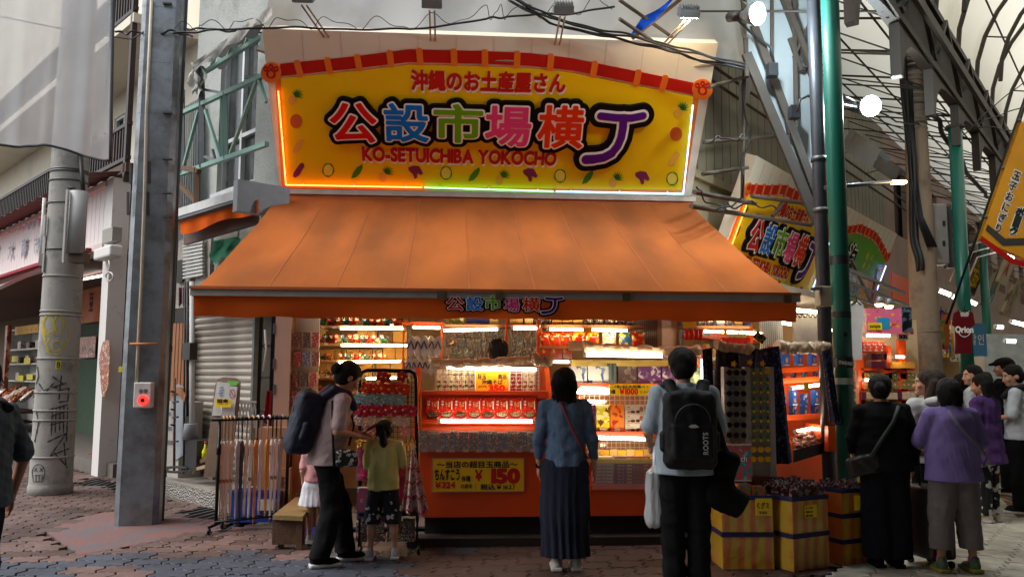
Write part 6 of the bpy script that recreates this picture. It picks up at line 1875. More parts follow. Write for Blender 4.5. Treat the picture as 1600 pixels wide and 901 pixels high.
# hanging printed shirts either side of the sunglasses stand
SHP = printed('navy_print',rgb(28,34,76),[rgb(90,96,130),rgb(16,18,44)],26,thr=(.55,.58),rough=.8)
SHP2 = printed('dark_print',rgb(30,22,34),[rgb(70,50,56),rgb(14,12,20)],26,thr=(.55,.58),rough=.8)
def hang(name,pts_top,pts_bot,Y,m,label,seed=0,cat='shirt',th=.05):
 mb = MB()
 def f(off):
  def g(u,v):
   xt = pts_top[0][0] + (pts_top[1][0] - pts_top[0][0]) * u; yt = pts_top[0][1] + (pts_top[1][1] - pts_top[0][1]) * u
   xb = pts_bot[0][0] + (pts_bot[1][0] - pts_bot[0][0]) * u; yb = pts_bot[0][1] + (pts_bot[1][1] - pts_bot[0][1]) * u
   p = onY(xt + (xb - xt) * v,yt + (yb - yt) * v,Y)
   e = min(1,6 * u,6 * (1 - u))
   p.y += off * e + .03 * math.sin(u * 18 + seed + v * 2) * v + .012 * math.sin(u * 37 + seed)
   return p
  return g
 mb.grid(f(-th),24,16); mb.grid(f(th),24,16)
 return tag(mb.build(name,m),label,cat)
hang('printed_shirt',((1186,546),(1217,540)),((1176,726),(1240,722)),7.25,SHP,'navy blue patterned shirt hanging right of the sunglasses stand',1)
hang('printed_shirt',((1119,545),(1186,544)),((1112,660),(1180,668)),7.4,SHP2,'dark patterned shirt hanging behind the sunglasses stand',3)
hang('printed_scarf',((1097,546),(1112,543)),((1100,640),(1114,632)),7.5,SHP,'narrow dark patterned scarf hanging beside the vertical tube',5,'scarf',.02)
hang('printed_scarf',((1284,548),(1296,546)),((1299,660),(1313,664)),7.35,SHP,'grey blue patterned scarf hanging beside the nearest green pole',6,'scarf',.02)
# sunglasses stand
sg = empty('sunglasses_stand',onY(1172,800,7.0),0,'tall pale sunglasses stand with a yellow star topper','display stand')
YS = 7.0
CRS = mat('stand_cream',rgb(150,140,126),.5,var=.05)
mb = MB(); boxpx(mb,1137,575,1168,760,YS + .02,.04); mb.build('panel',CRS,sg)
mb = MB(); boxpx(mb,1172,575,1207,760,YS + .02,.04); mb.build('panel',CRS,sg)
for x in (1135,1169,1206):
 mb = MB(); boxpx(mb,x,573,x + 3,770,YS,.08); mb.build('post',mat('stand_grey',rgb(170,160,156),.4),sg)
mb = MB(); boxpx(mb,1134,745,1212,765,YS - .03,.3); mb.build('base',mat('dark_red_base',rgb(90,30,24),.5),sg)
mb = MB(); a = onY(1172,800,YS); mb.box((a.x - .18,YS,0),(a.x + .18,YS + .28,onY(1172,765,YS).z)); mb.build('pedestal',mat('black_plinth',rgb(36,32,30)),sg)
mb = MB(); boxpx(mb,1156,554,1176,573,YS + .02,.02); mb.build('mirror',mat('mirror',rgb(120,110,140),.1,.7,var=0),sg)
tp_ = MB(); bx0 = onY(1186,526,YS - .02)
tp_.obox(onY(1187,527,YS - .02),Vector((.8,0,-.6)),AXY,Vector((.6,0,.8)),.05,.006,.034); tp_ = tp_.build('topper',mat('topper_print',rgb(150,130,20),.5,var=.3,vscale=30,col2=rgb(30,30,20),mask=(.48,.52)),sg)
STAR = mat('star_yellow',rgb(220,160,20),.5)
for x,y in ((1147,568),(1172,566),(1192,568),(1200,580)):
 mb = MB(); c = onY(x,y,YS - .03); mb.prism([c + Vector(((.03 if i % 2 == 0 else .014) * math.cos(i * math.pi / 5),0,(.03 if i % 2 == 0 else .014) * math.sin(i * math.pi / 5))) for i in range(10)],(0,.01,0)); mb.build('star',STAR,sg)
def glasses_mesh(kind):
 mb = MB(); lens = [mat('lens_black',(.01,.01,.012),.08,var=0),mat('pine_green',rgb(10,110,70),.3),mat('star_yellow',rgb(220,160,20))][kind]
 fr_ = lens if kind != 1 else mat('pine_yellow',rgb(216,160,24),.3)
 for s_ in (-1,1):
  disc((s_ * .033,0,0),(0,-1,0),.026 if kind != 1 else .02,.008,14,mb,0)
  if kind == 1:
   for a in (-.5,0,.5):mb.add([(s_ * .033 - .008,-.006,.016),(s_ * .033 + .008,-.006,.016),(s_ * .033 + .03 * math.sin(a),-.006,.018 + .034 * math.cos(a))],[(0,1,2)],0)
   mb.add([(s_ * .033 + .014 * math.cos(t),-.0095,-.004 + .014 * math.sin(t)) for t in [i * math.pi / 5 for i in range(10)]],[tuple(range(10))],1)
 mb.beam((-.01,-.004,.006),(.01,-.004,.006),.006,.006,1)
 for s_ in (-1,1):mb.beam((s_ * .06,0,.006),(s_ * .062,.05,.0),.005,.006,1)
 return mb.mesh('sunglasses',[lens,fr_])
gm = [glasses_mesh(k) for k in range(3)]
for c_,(x,ys,kinds) in enumerate(((1145,range(9),None),(1183,range(10),None))):
 for k in ys:
  y = 582 + k * 16.3 * (1 if c_ == 0 else .92)
  kind = (0 if k != 7 else 2) if c_ == 0 else (1 if k < 8 else 2)
  for dup_ in range(2):
   p = onY(x + dup_ * 11,y,YS - .02); o_ = link_mesh('sunglasses',gm[kind],None,p,(R(-8),0,rnd.uniform(-.06,.06))); o_.scale = (.95,.95,.95)
   nm_ = ['black','pineapple shaped','yellow star'][kind]
   tag(o_,f'{nm_} sunglasses in the {ORD[k]} row of the {["left", "right"][c_]} column, {["left", "right"][dup_]} pair','sunglasses','sunglasses on the stand')
pb = empty('poster_board',onY(1155,750,6.75),0,'turquoise beach poster board leaning at the foot of the sunglasses stand','poster')
mb = MB(); boxpx(mb,1133,695,1173,750,6.8,.015); mb.build('board',printed('beach_print',rgb(60,140,150),[rgb(120,190,190),rgb(196,90,90)],14,thr=(.5,.55)),pb)
mb = MB(); bold_into(mb,'Beach',onY(1154,716,6.795),AXX,AXZ,.05,.15,.02,.002); mb.build('lettering',WHL,pb)
mb = MB(); boxpx(mb,1132,694,1174,695,6.795,.02); boxpx(mb,1132,750,1174,751,6.795,.02); mb.build('edge',WHL,pb)
# case with blue packets, along the arcade side
pc_ = empty('packet_case',FR.p(-.9,.9,.9),0,'orange stepped case with blue packets and slanting tubes left of the green pole','display case')
YQ = 8.1
def slant(name,pts,m,th=.03,parent=pc_,Y0=8.0,Y1=8.5,lo=None):
 a,b = pts
 p0,p1 = onY(a[0],a[1],Y0),onY(b[0],b[1],Y1)
 mb = MB(); mb.beam(p0,p1,.05,th); return mb.build(name,m,parent)
mb = MB(); q = [onY(1200,540,8.3),onY(1300,540,8.9),onY(1300,760,8.9),onY(1200,760,8.3)]; mb.prism(q,(0,.03,0)); mb.build('back_panel',ORG,pc_)
for (ya,yb) in ((576,574),(650,648),(690,676),(592,590)):
 slant('shelf',((1205,ya + 4),(1302,yb)),ORG,.05)
mb = MB(); q = [onY(1294,665,7.6),onY(1318,668,7.6),onY(1318,705,7.6),onY(1294,705,7.6)]; mb.prism(q,(0,.5,0)); mb.build('side_board',ORG,pc_)
tube_light(onY(1236,606,7.95),onY(1287,600,8.3),'upper slanting tube in the blue packet case',TUB_N,.015)
tube_light(onY(1243,674,7.8),onY(1291,664,8.1),'lower slanting tube in the blue packet case',TUB_N,.015)
tube_light(onY(1238,484,8.6),onY(1284,488,9.2),'bright tube just right of the awning corner',TUB_N,.02)
BLP = [face_box(.1,.17,.05,mat('packet_blue',rgb(30,96,190),.3,var=.08),[('t塩',0,.13,.035,.035,WHL),('o',0,.055,.05,.06,mat('cookie_tan',rgb(200,150,90),.4)),('r',0,.01,.1,.012,WHL)],'salt_biscuit_box'),
  face_box(.1,.13,.05,printed('packet_blue2',rgb(24,76,160),[rgb(200,210,220),rgb(16,50,120)],20,thr=(.56,.6)),[('t塩',0,.1,.03,.03,WHL),('o',.02,.04,.03,.03,mat('star_yellow',rgb(220,160,20)))],'salt_biscuit_box')]
for r_,(y,n,s_) in enumerate(((572,5,1),(592,6,.6),(634,6,.9),(652,6,.9))):
 for k in range(n):
  f = k / (n - 1)
  p = onY(1208 + 86 * f,y - 2 * f,8.0 + .5 * f + .06 * (r_ % 2))
  o_ = link_mesh('salt_biscuit_box',BLP[(k + r_) % 2] if r_ else BLP[0],None,p,(0,0,.7)); o_.scale = (s_,) * 3
  tag(o_,f'{nth(k, n)} blue biscuit packet in the {["top", "second", "third", "bottom"][r_]} row of the orange case','biscuit packet','blue biscuit packets')
item('price_tag',1256,598,1264,609,7.9,.005,mat('tag_yellow2',rgb(230,206,50)),'yellow price tag on the upper slanting tube','price tag')
dt = empty('snack_tray',onY(1275,735,7.6),0,'dark wooden tray heaped with orange packed snacks left of the green pole','tray')
mb = MB(); a,b = onY(1242,712,7.3),onY(1310,693,7.9); mb.prism([onY(1241,703,7.3),onY(1312,684,8.0),onY(1312,700,8.0),onY(1241,722,7.3)],(0.0,.03,0)); mb.build('front',mat('black_tray',rgb(28,24,22),.6),dt)
mb = MB(); mb.prism([onY(1241,703,7.3),onY(1312,684,8.0),onY(1300,672,8.5),onY(1241,684,7.9)],(0,0,-.02)); mb.build('bed',mat('black_tray',rgb(28,24,22)),dt)
os_ = [pillow_mesh('orange_snack',.1,.09,.04,FOIL[0],60 + k,5) for k in range(3)]
for k in range(22):
 i_,j_ = k % 8,k // 8
 p = onY(1246 + i_ * 8 + 3 * (j_ % 2),700 - j_ * 7 - i_ * 2.2,7.4 + .08 * i_ + .12 * j_)
 tag(link_mesh('orange_snack',os_[k % 3],None,p,(R(-60),0,rnd.uniform(-.8,.8))),f'{ORD[i_]} orange snack packet from the left, {["front", "middle", "back"][j_]} row of the dark tray','snack packet','orange snack packets in the tray')
# umbrella rack
def rack():
 a,b = onZ(344,828),onZ(452,800)
 Y0 = a.y
 top0,top1 = onY(335,655,8.6),onY(456,649,9.0)
 root = empty('umbrella_rack',(a.x,a.y,0),0,'black metal clothes rail hung with a row of umbrellas','rack')
 BM = mat('black_metal',rgb(24,24,26),.35,.5)
 P0 = Vector((onY(342,700,8.6).x,8.6,0)); P1 = Vector((onY(450,700,9.0).x,9.0,0)); zt = top0.z
 for P_ in (P0,P1):
  mb = MB(); mb.tube([P_ + Vector((0,0,.07)),P_ + Vector((0,0,zt))],.017,8); mb.tube([P_ + Vector((0,0,.75)),P_ + Vector((0,0,.85))],.024,8); mb.build('post',BM,root)
  mb = MB(); mb.tube([P_ + Vector((-.02,-.16,.07)),P_ + Vector((.02,.16,.07))],.015,8); mb.build('foot',BM,root)
  for s_ in (-1,1):
   q = P_ + Vector((.02 * s_,.16 * s_,.03)); disc(q + Vector((-.012,0,0)),(1,0,0),.03,.024,12).build('castor',BM,root)
 d = (P1 - P0).normalized()
 mb = MB(); mb.tube([P0 + Vector((0,0,zt)) - d * .08,P1 + Vector((0,0,zt)) + d * .08],.018,8); mb.build('rail',BM,root)
 for o_ in (-.05,.05):
  mb = MB(); mb.tube([P0 + Vector((0,o_,.1)),P1 + Vector((0,o_,.1))],.01,6); mb.build('lower_rail',BM,root)
 W_,T_ = rgb(236,230,226),rgb(206,164,122)
 cols = [('pale beige',rgb(230,216,200),T_)] * 3 + [('tan',rgb(220,196,170),T_),('grey',rgb(170,164,168),rgb(120,110,110)),('black',rgb(60,56,60),rgb(60,56,60)),('tan',rgb(224,200,176),T_),('white',W_,T_),('orange',rgb(208,140,76),rgb(236,226,222)),('white',rgb(214,206,214),rgb(214,180,206)),('amber',rgb(204,140,60),rgb(226,206,226)),
   ('black and white',W_,rgb(50,44,44)),('black and white',W_,rgb(50,44,44)),('grey',rgb(176,168,172),rgb(130,120,124))]
 xs_ = [347,352,357,363,372,378,385,392,400,408,418,426,432,439]
 for k,(x,(nm,c,hc)) in enumerate(zip(xs_,cols)):
  f = (x - 342) / 108
  c3 = P0.lerp(P1,f);
  key = '_'.join(nm.split())
  if nm == 'black and white' or k in (0,1,2,3,7):
   m = printed(f'umb_{key}_{k % 2}',c,[tuple(v * .25 for v in c)] if 'black' in nm else [rgb(176,120,60)],9,thr=(.6,.63),rough=.3)
  else:m = mat(f'umb_{key}',c,.35,var=.15,vscale=20)
  hm = mat(f'umbh_{int(hc[0] * 99)}_{int(hc[2] * 99)}',hc,.35,var=.05)
  u = empty('umbrella',(c3.x,c3.y,zt - 1.0),0,f'{nth(k, 14)} furled umbrella, {nm}, hanging on the black rail','umbrella','umbrellas on the black rail')
  L = .80 + .05 * (k % 3)
  mb = MB(); hr = .028
  dd = Vector((d.y,-d.x,0)) if True else d
  mb.tube([c3 + Vector((0,0,zt)) + dd * (-hr * math.cos(t)) + Vector((0,0,.018 - hr + hr * math.sin(t) + hr * .4)) for t in [math.pi * (1 - i / 10) for i in range(11)]][::1] + [c3 + dd * hr * -1 + Vector((0,0,zt - .2))],.0085,8)
  mb.build('handle',hm,u)
  off = dd * -hr * -0 - dd * hr
  mb = MB(); mb.tube([c3 + off + Vector((0,0,zt - .18)),c3 + off + Vector((0,0,zt - L - .13))],.0045,6); mb.build('shaft',STL,u)
  mb = MB(); rings = []
  for i in range(13):
   z = zt - .22 - L * i / 13 * 1.02; rr_ = .021 * (1 - (i / 13) ** 1.6 * .72) * (.6 if i == 0 else 1)
   rings.append([c3 + off + Vector((rr_ * (1 + .3 * math.cos(4 * t + i * .4)) * math.cos(t),rr_ * (1 + .3 * math.cos(4 * t + i * .4)) * math.sin(t),z - zt + zt)) for t in [j * math.pi / 8 for j in range(16)]])
  mb.loft(rings); mb.build('canopy',m,u)
rack()
nb = empty('notice_board',onY(345,740,9.9),0,'rounded wooden board with paper notices and a yellow card leaning on the shutter','notice board')
BRW = mat('board_brown',rgb(138,116,98),.7,var=.15,bump=.2)
mb = MB(); mb.prism([onY(x,y,9.75 + (700 - y) / 110 * .2) for x,y in ((318,745),(336,602),(340,592),(348,589),(368,590),(375,597),(372,640),(356,745))],(0,.04,0)); mb.build('board',BRW,nb)
Ynb = lambda y:9.735 + (700 - y) / 110 * .2
def leanpaper(nm,x0,y0,x1,y1,sk,m,lift=0.006):
 mb = MB(); mb.prism([onY(x,y,Ynb(y) - lift) for x,y in ((x0 + sk,y0),(x1 + sk,y0 + 2),(x1,y1),(x0,y1))],(0,.004,0)); return mb.build(nm,m,nb)
leanpaper('paper',331,596,351,649,8,mat('paper_white',rgb(206,208,206),.6)); leanpaper('green_header',351,594,369,602,5,mat('paper_green',rgb(120,200,80),.6)); leanpaper('paper',351,602,366,649,5,mat('paper_white',rgb(206,208,206)),.007)
leanpaper('yellow_card',336,622,361,636,1,YPL,.04)
mb = MB(); bold_into(mb,'雨傘',onY(348,626,Ynb(626) - .048),AXX,AXZ,.045,.13,.04,.002); bold_into(mb,'￥800',onY(349,633,Ynb(626) - .048),AXX,AXZ,.035,.12,.04,.002); mb.build('lettering',INK,nb)
mb = MB(); strokes(mb,[arc(363,615,4,7,0,6.3,14),[(360,609),(366,621)]],1.4,lambda x,y:onY(x,y,Ynb(y) - .012)); mb.build('no_smoking_ring',mat('ring_magenta',rgb(190,50,90),.5),nb)
mb = MB(); strokes(mb,[[(343,606),(349,604)],[(342,610),(350,609)],[(341,614),(349,613)],[(343,618),(348,617)]],2,lambda x,y:onY(x,y,Ynb(y) - .012)); mb.build('print_lines',mat('print_blue',rgb(120,150,170),.5),nb)
mb = MB(); mb.tube([onY(346,636,Ynb(636) - .045),onY(346,656,Ynb(656) - .045)],.006,6); mb.build('stick',WHT,nb)
lt_ = empty('white_lattice',onY(385,680,9.9),0,'small white plastic lattice panel behind the umbrella handles','lattice')
for i in range(6):
 mb = MB(); mb.beam(onY(372 + i * 5,626,9.9),onY(378 + i * 5,668,9.9),.012,.01,up=(0,1,0)); mb.build('slat',WHT,lt_)
 mb = MB(); mb.beam(onY(378 + i * 5,626,9.91),onY(372 + i * 5,668,9.91),.012,.01,up=(0,1,0)); mb.build('slat',WHT,lt_)
mb = MB(); mb.beam(onY(370,626,9.9),onY(404,628,9.9),.02,.02); mb.beam(onY(404,627,9.9),onY(404,668,9.9),.02,.02); mb.build('rim',WHT,lt_)
CRD = mat('cardboard',rgb(170,122,80),.8,var=.1,vscale=3)
for k,(x0,y0,x1,y1,Y) in enumerate(((402,668,452,730,9.25),(400,731,454,790,9.2),(455,690,500,770,9.35))):
 c_ = empty('cardboard_box',onY((x0 + x1) / 2,y1,Y),0,['upper cardboard box behind the umbrella rack with brown print','lower cardboard box behind the umbrella rack','orange brown cardboard box behind the woman with the backpack'][k],'cardboard box','cardboard boxes')
 mb = MB(); boxpx(mb,x0,y0,x1,y1,Y,.35); mb.build('carton',CRD,c_)
 mb = MB(); boxpx(mb,(x0 + x1) / 2 - 2,y0 + .5,(x0 + x1) / 2 + 2,y1,Y - .001,.003); mb.build('tape',mat('tape_tan',rgb(190,150,100),.3),c_)
 mb = MB(); bold_into(mb,'琉球' if k == 0 else '菓子',onY(x1 - 10,y0 + 22,Y),AXX,AXZ,.12,.07,.04,.002); mb.build('lettering',mat('brown_ink',rgb(90,50,34),.7),c_)
bc = empty('blue_crate',onY(390,800,9.1),0,'bright blue plastic crate on the ground behind the umbrella rack','crate')
BLC = mat('crate_blue',rgb(26,62,150),.4,var=.08)
a,b = onY(357,797,9.0),onY(436,762,9.0)
mb = MB(); mb.box((a.x,9.0,0.02),(b.x,9.03,.32)); mb.box((a.x,9.37,.02),(b.x,9.4,.32)); mb.box((a.x,9.03,.02),(a.x + .03,9.37,.32)); mb.box((b.x - .03,9.03,.02),(b.x,9.37,.32)); mb.box((a.x + .03,9.03,.02),(b.x - .03,9.37,.05)); mb.build('body',BLC,bc)
mb = MB(); mb.box((a.x - .012,8.985,.32),(b.x + .012,9.03,.35)); mb.build('rim',BLC,bc)
mb = MB(); boxpx(mb,402,780,432,797,8.97,.02); mb.build('label_holder',mat('holder_white',rgb(190,188,180),.5),bc)
wb = empty('wooden_bench',onZ(450,832),0,'low heavy wooden bench with worn yellow top between the rack and the woman','bench')
WDT = mat('bench_top',rgb(120,94,52),.6,var=.25,vscale=6,bump=.3); WDD = mat('bench_dark',rgb(92,66,44),.75,var=.3,vscale=8,bump=.4)
mb = MB(); P_ = [onZ(x,y,.3) for x,y in ((426,804),(473,806),(497,778),(462,776))]
mb.prism([p for p in P_][::-1],(0,0,-.04)); mb.build('top',WDT,wb)
mb = MB();
f0,f1 = P_[0],P_[1]; mb.box((f0.x,f0.y + .01,.04),(f1.x,f0.y + .09,.26)); mb.build('front_board',WDD,wb)
for q in (P_[0] + Vector((.04,.06,0)),P_[1] + Vector((-.06,.05,0)),P_[2] + Vector((-.06,-.05,0)),P_[3] + Vector((.04,-.05,0))):
 mb = MB(); mb.box((q.x,q.y,0),(q.x + .05,q.y + .05,.259)); mb.build('leg',WDD,wb)
fb = empty('blue_mat',onZ(478,838),0,'flat blue board with white edge lying under the bench end','board')
mb = MB(); mb.prism([onZ(x,y,.03) for x,y in ((455,842),(492,846),(500,822),(468,820))][::-1],(0,0,-.03)); mb.build('board',BLC,fb)
mb = MB(); mb.beam(onZ(455,843,.03),onZ(493,847,.03),.02,.03); mb.build('edge',WHT,fb)
wx = empty('white_locker',FL.px(270,745,.0),0,'off white plastic cabinet standing behind the dark pipe','cabinet')
mb = MB(); FL.boxpx(mb,250,628,283,742,.05,.3); b_ = mb.build('body',mat('cabinet_white',rgb(176,170,162),.5,var=.08),wx)
for y in (645,668,690):mb = MB(); FL.boxpx(mb,251,y,282,y + 2,.058,.01); mb.build('groove',STL,wx)
ib = empty('ironing_board',FL.px(284,700,.1),0,'grey cloth covered board leaning beside the white cabinet','board')
mb = MB(); mb.prism([FL.px(x,y,.1) for x,y in ((273,612),(280,600),(290,606),(294,640),(290,710),(276,720),(270,640))],FL.n * .03); mb.build('cover',mat('grey_cloth',rgb(140,146,152),.8),ib)
mb = MB(); mb.prism([FL.px(x,y,.14) for x,y in ((266,608),(284,604),(292,618),(290,628),(280,614),(268,616))],FL.n * .02); mb.build('wooden_edge',mat('orange_wood',rgb(150,96,56)),ib)
sk = empty('coat_stand',FL.px(272,735,.25),0,'dark rusty stand with hooks and a coil of cable at its foot','stand')
mb = MB(); mb.tube([FL.px(273,590,.25),FL.px(272,735,.2)],.016,7); mb.build('post',RST,sk)
for k,y in enumerate((612,628,640,652,664,690)):
 mb = MB(); mb.beam(FL.px(270 if k % 2 else 272,y,.25),FL.px(278 if k % 2 else 267,y - 1,.3),.02,.02); mb.build('hook',mat('black_metal',rgb(24,24,26)),sk)
mb = MB()
for k in range(3):mb.tube([FL.px(273 + (12 + 4 * k) * math.cos(t),733 + (3 + k) * math.sin(t),.22) for t in [i * .5 for i in range(13)]],.009,5)
mb.build('cable_coil',CAB,sk)
bk_ = empty('bucket',FL.px(297,688,.15),0,'grey plastic bucket on top of a black stand by the shutter','bucket')
c = FL.px(297,686,.15)
mb = MB(); mb.lathe([(.0,0),(.095,0),(.08,.19),(.075,.2),(.07,.19),(.085,.02),(0,.02)],c,18); mb.build('body',mat('bucket_grey',rgb(130,134,142),.5),bk_)
bs_ = empty('black_stand',FL.px(297,735,.15),0,'black crate stand under the grey bucket','stand')
mb = MB(); FL.boxpx(mb,288,688,308,732,.2,.22); mb.build('body',mat('black_box',rgb(38,38,40)),bs_)
for k,(a,b,w_) in enumerate((((301,704),(305,736),.1),((310,722),(352,705),.05),((308,732),(345,722),.04),((322,740),(334,746),.05))):
 mb = MB(); mb.beam(FL.px(*a,.1 + .04 * k),FL.px(*b,.15 + .04 * k),w_,.03,up=tuple(FL.n)); tag(mb.build('wood_scrap',WDD if k % 2 else mat('scrap_pale',rgb(150,126,96),.8,bump=.3)),['short upright brown board beside the bucket','upper pale plank leaning across the step','lower dark plank on the step','small wooden block on the step'][k],'wood scrap','wood scraps on the step')
yb_ = empty('yellow_bottle',FL.px(320,715,.1),0,'small bright yellow spray bottle on the step','bottle')
mb = MB(); mb.lathe([(.0,0),(.035,0),(.038,.08),(.014,.13),(.012,.17),(.0,.175)],FL.px(320,715,.12),12); mb.build('body',mat('bottle_yellow',rgb(210,206,30),.3),yb_)
mb = MB(); mb.lathe([(.0,.175),(.016,.175),(.016,.2),(0,.2)],FL.px(320,715,.12),8); mb.build('cap',mat('red_cap',rgb(190,60,40),.4),yb_)
item('green_bucket',336,735,350,752,9.4,.15,mat('teal_tub',rgb(40,96,84),.4),'small dark teal tub behind the left post of the umbrella rack','tub')
gs = empty('steel_rack',onY(412,700,9.75),0,'narrow cluttered steel rack in the dark gap right of the shutter','rack')
for x in (404,423):mb = MB(); boxpx(mb,x,485,x + 2,700,9.7,.03); mb.build('post',mat('black_metal',rgb(24,24,26)),gs)
for y in (538,588,640):mb = MB(); boxpx(mb,404,y,424,y + 3,9.72,.3); mb.build('shelf',STL,gs)
mb = MB(); boxpx(mb,400,484,426,705,10.1,.02); mb.build('back',mat('gap_grey',rgb(110,106,100),.8),gs)
mb = MB(); mb.tube([onY(414,515,9.7),onY(416,545,9.7),onY(411,580,9.7)],.012,6); mb.build('hose',WHT,gs)
rb = hang('red_cloth',((417,610),(424,610)),((412,660),(422,662)),9.5,mat('cloth_red',rgb(170,30,40),.8),'folded dark red umbrella hanging behind the rack handles',2,'umbrella',.02)
# flower clip rack
fr2 = empty('clip_rack',onZ(605,870),0,'black round cornered wire rack on castors, covered with flower hair clips','rack')
YR = 7.62
BM = mat('black_metal',rgb(24,24,26))
P4 = [onY(562,815,YR),onY(562,590,YR),onY(566,581,YR),onY(574,578,YR),onY(640,579,YR),onY(647,583,YR),onY(650,592,YR),onY(652,815,YR)]
mb = MB(); mb.tube(P4,.016,8); mb.build('frame',BM,fr2)
wire_grid('wire_mesh',fr2,564,582,650,800,YR + .01,12,28,.004,BM)
mb = MB(); boxpx(mb,560,800,655,806,YR - .2,.4); mb.build('base_shelf',BM,fr2)
for x in (562,652):
 for dy in (-.18,.18):
  mb = MB(); q = onY(x,815,YR + dy); disc(Vector((q.x,YR + dy,.04)),(1,0,0),.04,.025,12,mb); mb.beam((q.x,YR + dy,.07),(q.x,YR + dy,onY(x,803,YR).z),.02,.02); mb.build('castor',BM,fr2)
def flower_mesh(col,ctr,seed,n=5,r=.05):
 rr = random.Random(seed); mb = MB()
 for lay,(rad_,nn,tilt) in enumerate(((r,n,.35),(r * .62,n,.7))):
  for k in range(nn):
   a = 2 * math.pi * (k + .5 * lay) / nn + rr.uniform(-.1,.1)
   def pf(u,v,a=a,rad_=rad_,tilt=tilt):
    w_ = rad_ * .42 * math.sin(math.pi * min(1,.12 + .88 * v)) ** .6 * (1 if v < .95 else .7)
    s_ = (u - .5) * 2
    rr2 = rad_ * v; up = -tilt * rad_ * v ** 1.5 - .006 * lay + .008 * s_ * s_
    x = rr2 * math.cos(a) - s_ * w_ * math.sin(a); z = rr2 * math.sin(a) + s_ * w_ * math.cos(a)
    return (x,up,z)
   mb.grid(pf,3,4,0)
 mb.lathe([(0,0),(.009,0),(.007,.008),(0,.01)],(0,0,0),6,1)
 mb.v[-30:] = mb.v[-30:]
 b = len(mb.v) - 24
 for i in range(b,len(mb.v)):x,y,z = mb.v[i]; mb.v[i] = (x,-z - .016,y)
 return mb.mesh('flower_clip',[col,ctr])
YCN = mat('flower_centre',rgb(240,200,60),.5)
FC = {'orange':mat('petal_orange',rgb(226,60,22),.6,var=.15,vscale=30),'red':mat('petal_red',rgb(190,24,20),.6,var=.15,vscale=30),'light blue':mat('petal_blue',rgb(150,200,214),.6,var=.08,vscale=30),'magenta':mat('petal_magenta',rgb(206,30,86),.6,var=.12,vscale=30),
  'white':mat('petal_white',rgb(226,200,196),.6,var=.05),'pale pink':mat('petal_pink',rgb(226,150,150),.6,var=.05),'yellow':mat('petal_yellow',rgb(226,180,60),.6,var=.08)}
fm = {k:[flower_mesh(m,YCN,j) for j in range(2)] for k,m in FC.items()}
frows = [('red',588,(596,603,628),1.1,'top'),('orange',606,(572,584,596,608,620,632),1.25,'second'),('light blue',622,(562,574,586,598,610,624),1.2,'third'),('magenta',640,(560,570,581,592,603,618,630,643),1.2,'fourth'),
   ('white',657,(558,570,582,596,622,632),1.1,'fifth'),('pale pink',674,(575,584,634),1.1,'sixth'),('yellow',692,(564,575,588,642),1.1,'seventh')]
for col,y,xs_,s_,rn in frows:
 for k,x in enumerate(xs_):
  p = onY(x,y + (k % 2) * 2,YR - .05)
  o_ = link_mesh('flower_clip',fm[col][k % 2],None,p,(0,rnd.uniform(0,6),0)); o_.scale = (s_,) * 3
  tag(o_,f'{nth(k, len(xs_))} {col} flower hair clip in the {rn} row of the clip rack','hair clip','flower hair clips')
bag1 = empty('pink_bag',onY(582,735,YR - .12),0,'crimson patterned tote bag hanging on the clip rack between woman and child','bag')
PKP = printed('bag_crimson',rgb(150,24,64),[rgb(190,60,100),rgb(90,12,40)],12,thr=(.52,.56))
mb = MB(); mb.grid(lambda u,v:onY(556 + 34 * u,702 + 48 * v,YR - .1 - .05 * math.sin(math.pi * u) * (.6 + .4 * v)),8,8); mb.grid(lambda u,v:onY(556 + 34 * u,702 + 48 * v,YR - .08 + .03 * math.sin(math.pi * u)),8,8); mb.build('body',PKP,bag1)
mb = MB(); mb.tube([onY(562,704,YR - .1),onY(566,690,YR - .06),onY(578,690,YR - .06),onY(583,704,YR - .1)],.007,6); mb.build('handle',PKP,bag1)
for k,(x0,y0,x1,y1,m) in enumerate(((557,762,584,812,printed('toy_blue',rgb(70,90,130),[rgb(150,160,180),rgb(160,70,90)],12)),(586,775,606,815,printed('toy_grey',rgb(120,116,120),[rgb(190,180,170),rgb(120,60,50)],18)),(556,815,600,832,BINM[5]),(604,812,648,832,BINM[0]),(556,833,602,846,BINM[4]),(604,833,648,846,BINM[5]))):
 item('toy_pack',x0,y0,x1,y1,YR - .16,.1,m,['blue character free toy bag low on the clip rack behind the girl','grey toy bag low on the clip rack','upper left boxed toy at the foot of the clip rack','upper right boxed toy at the foot of the clip rack','lower left boxed toy at the foot of the clip rack','lower right boxed toy at the foot of the clip rack'][k].replace(' character free',''),'toy pack','toy packs on the clip rack')
item('toy_pack',620,700,634,790,YR - .03,.03,printed('magenta_bag',rgb(170,20,80),[rgb(120,10,60)],10),'long magenta bag hanging on the clip rack behind the child','bag')
dr = empty('child_dress',onY(655,808,7.45),0,'pink and white patterned cloth bag hanging as a triangle beside the counter','cloth')
DRP = printed('dress_print',rgb(226,190,186),[rgb(206,60,90),rgb(236,220,216)],20,thr=(.48,.5),rough=.8)
def drf(u,v):p = onY(645 + 3 * v + (u - .5) * (4 + 42 * v),692 + 112 * v + (4 * math.sin(u * 19)) * v,7.45); p.y += .05 * math.sin(u * 16) * v; return p
mb = MB(); mb.grid(drf,24,12); mb.build('skirt',DRP,dr)
mb = MB()
for v in (.35,.55,.75,.95):mb.tube([drf(u / 20,v) + Vector((0,-.008,0)) for u in range(21)],.006,5)
mb.build('trim',mat('ring_magenta',rgb(190,50,90)),dr)
mb = MB(); mb.tube([onY(640,690,7.45),onY(644,680,7.5),onY(648,690,7.45)],.005,6); mb.build('hanger',BM,dr)
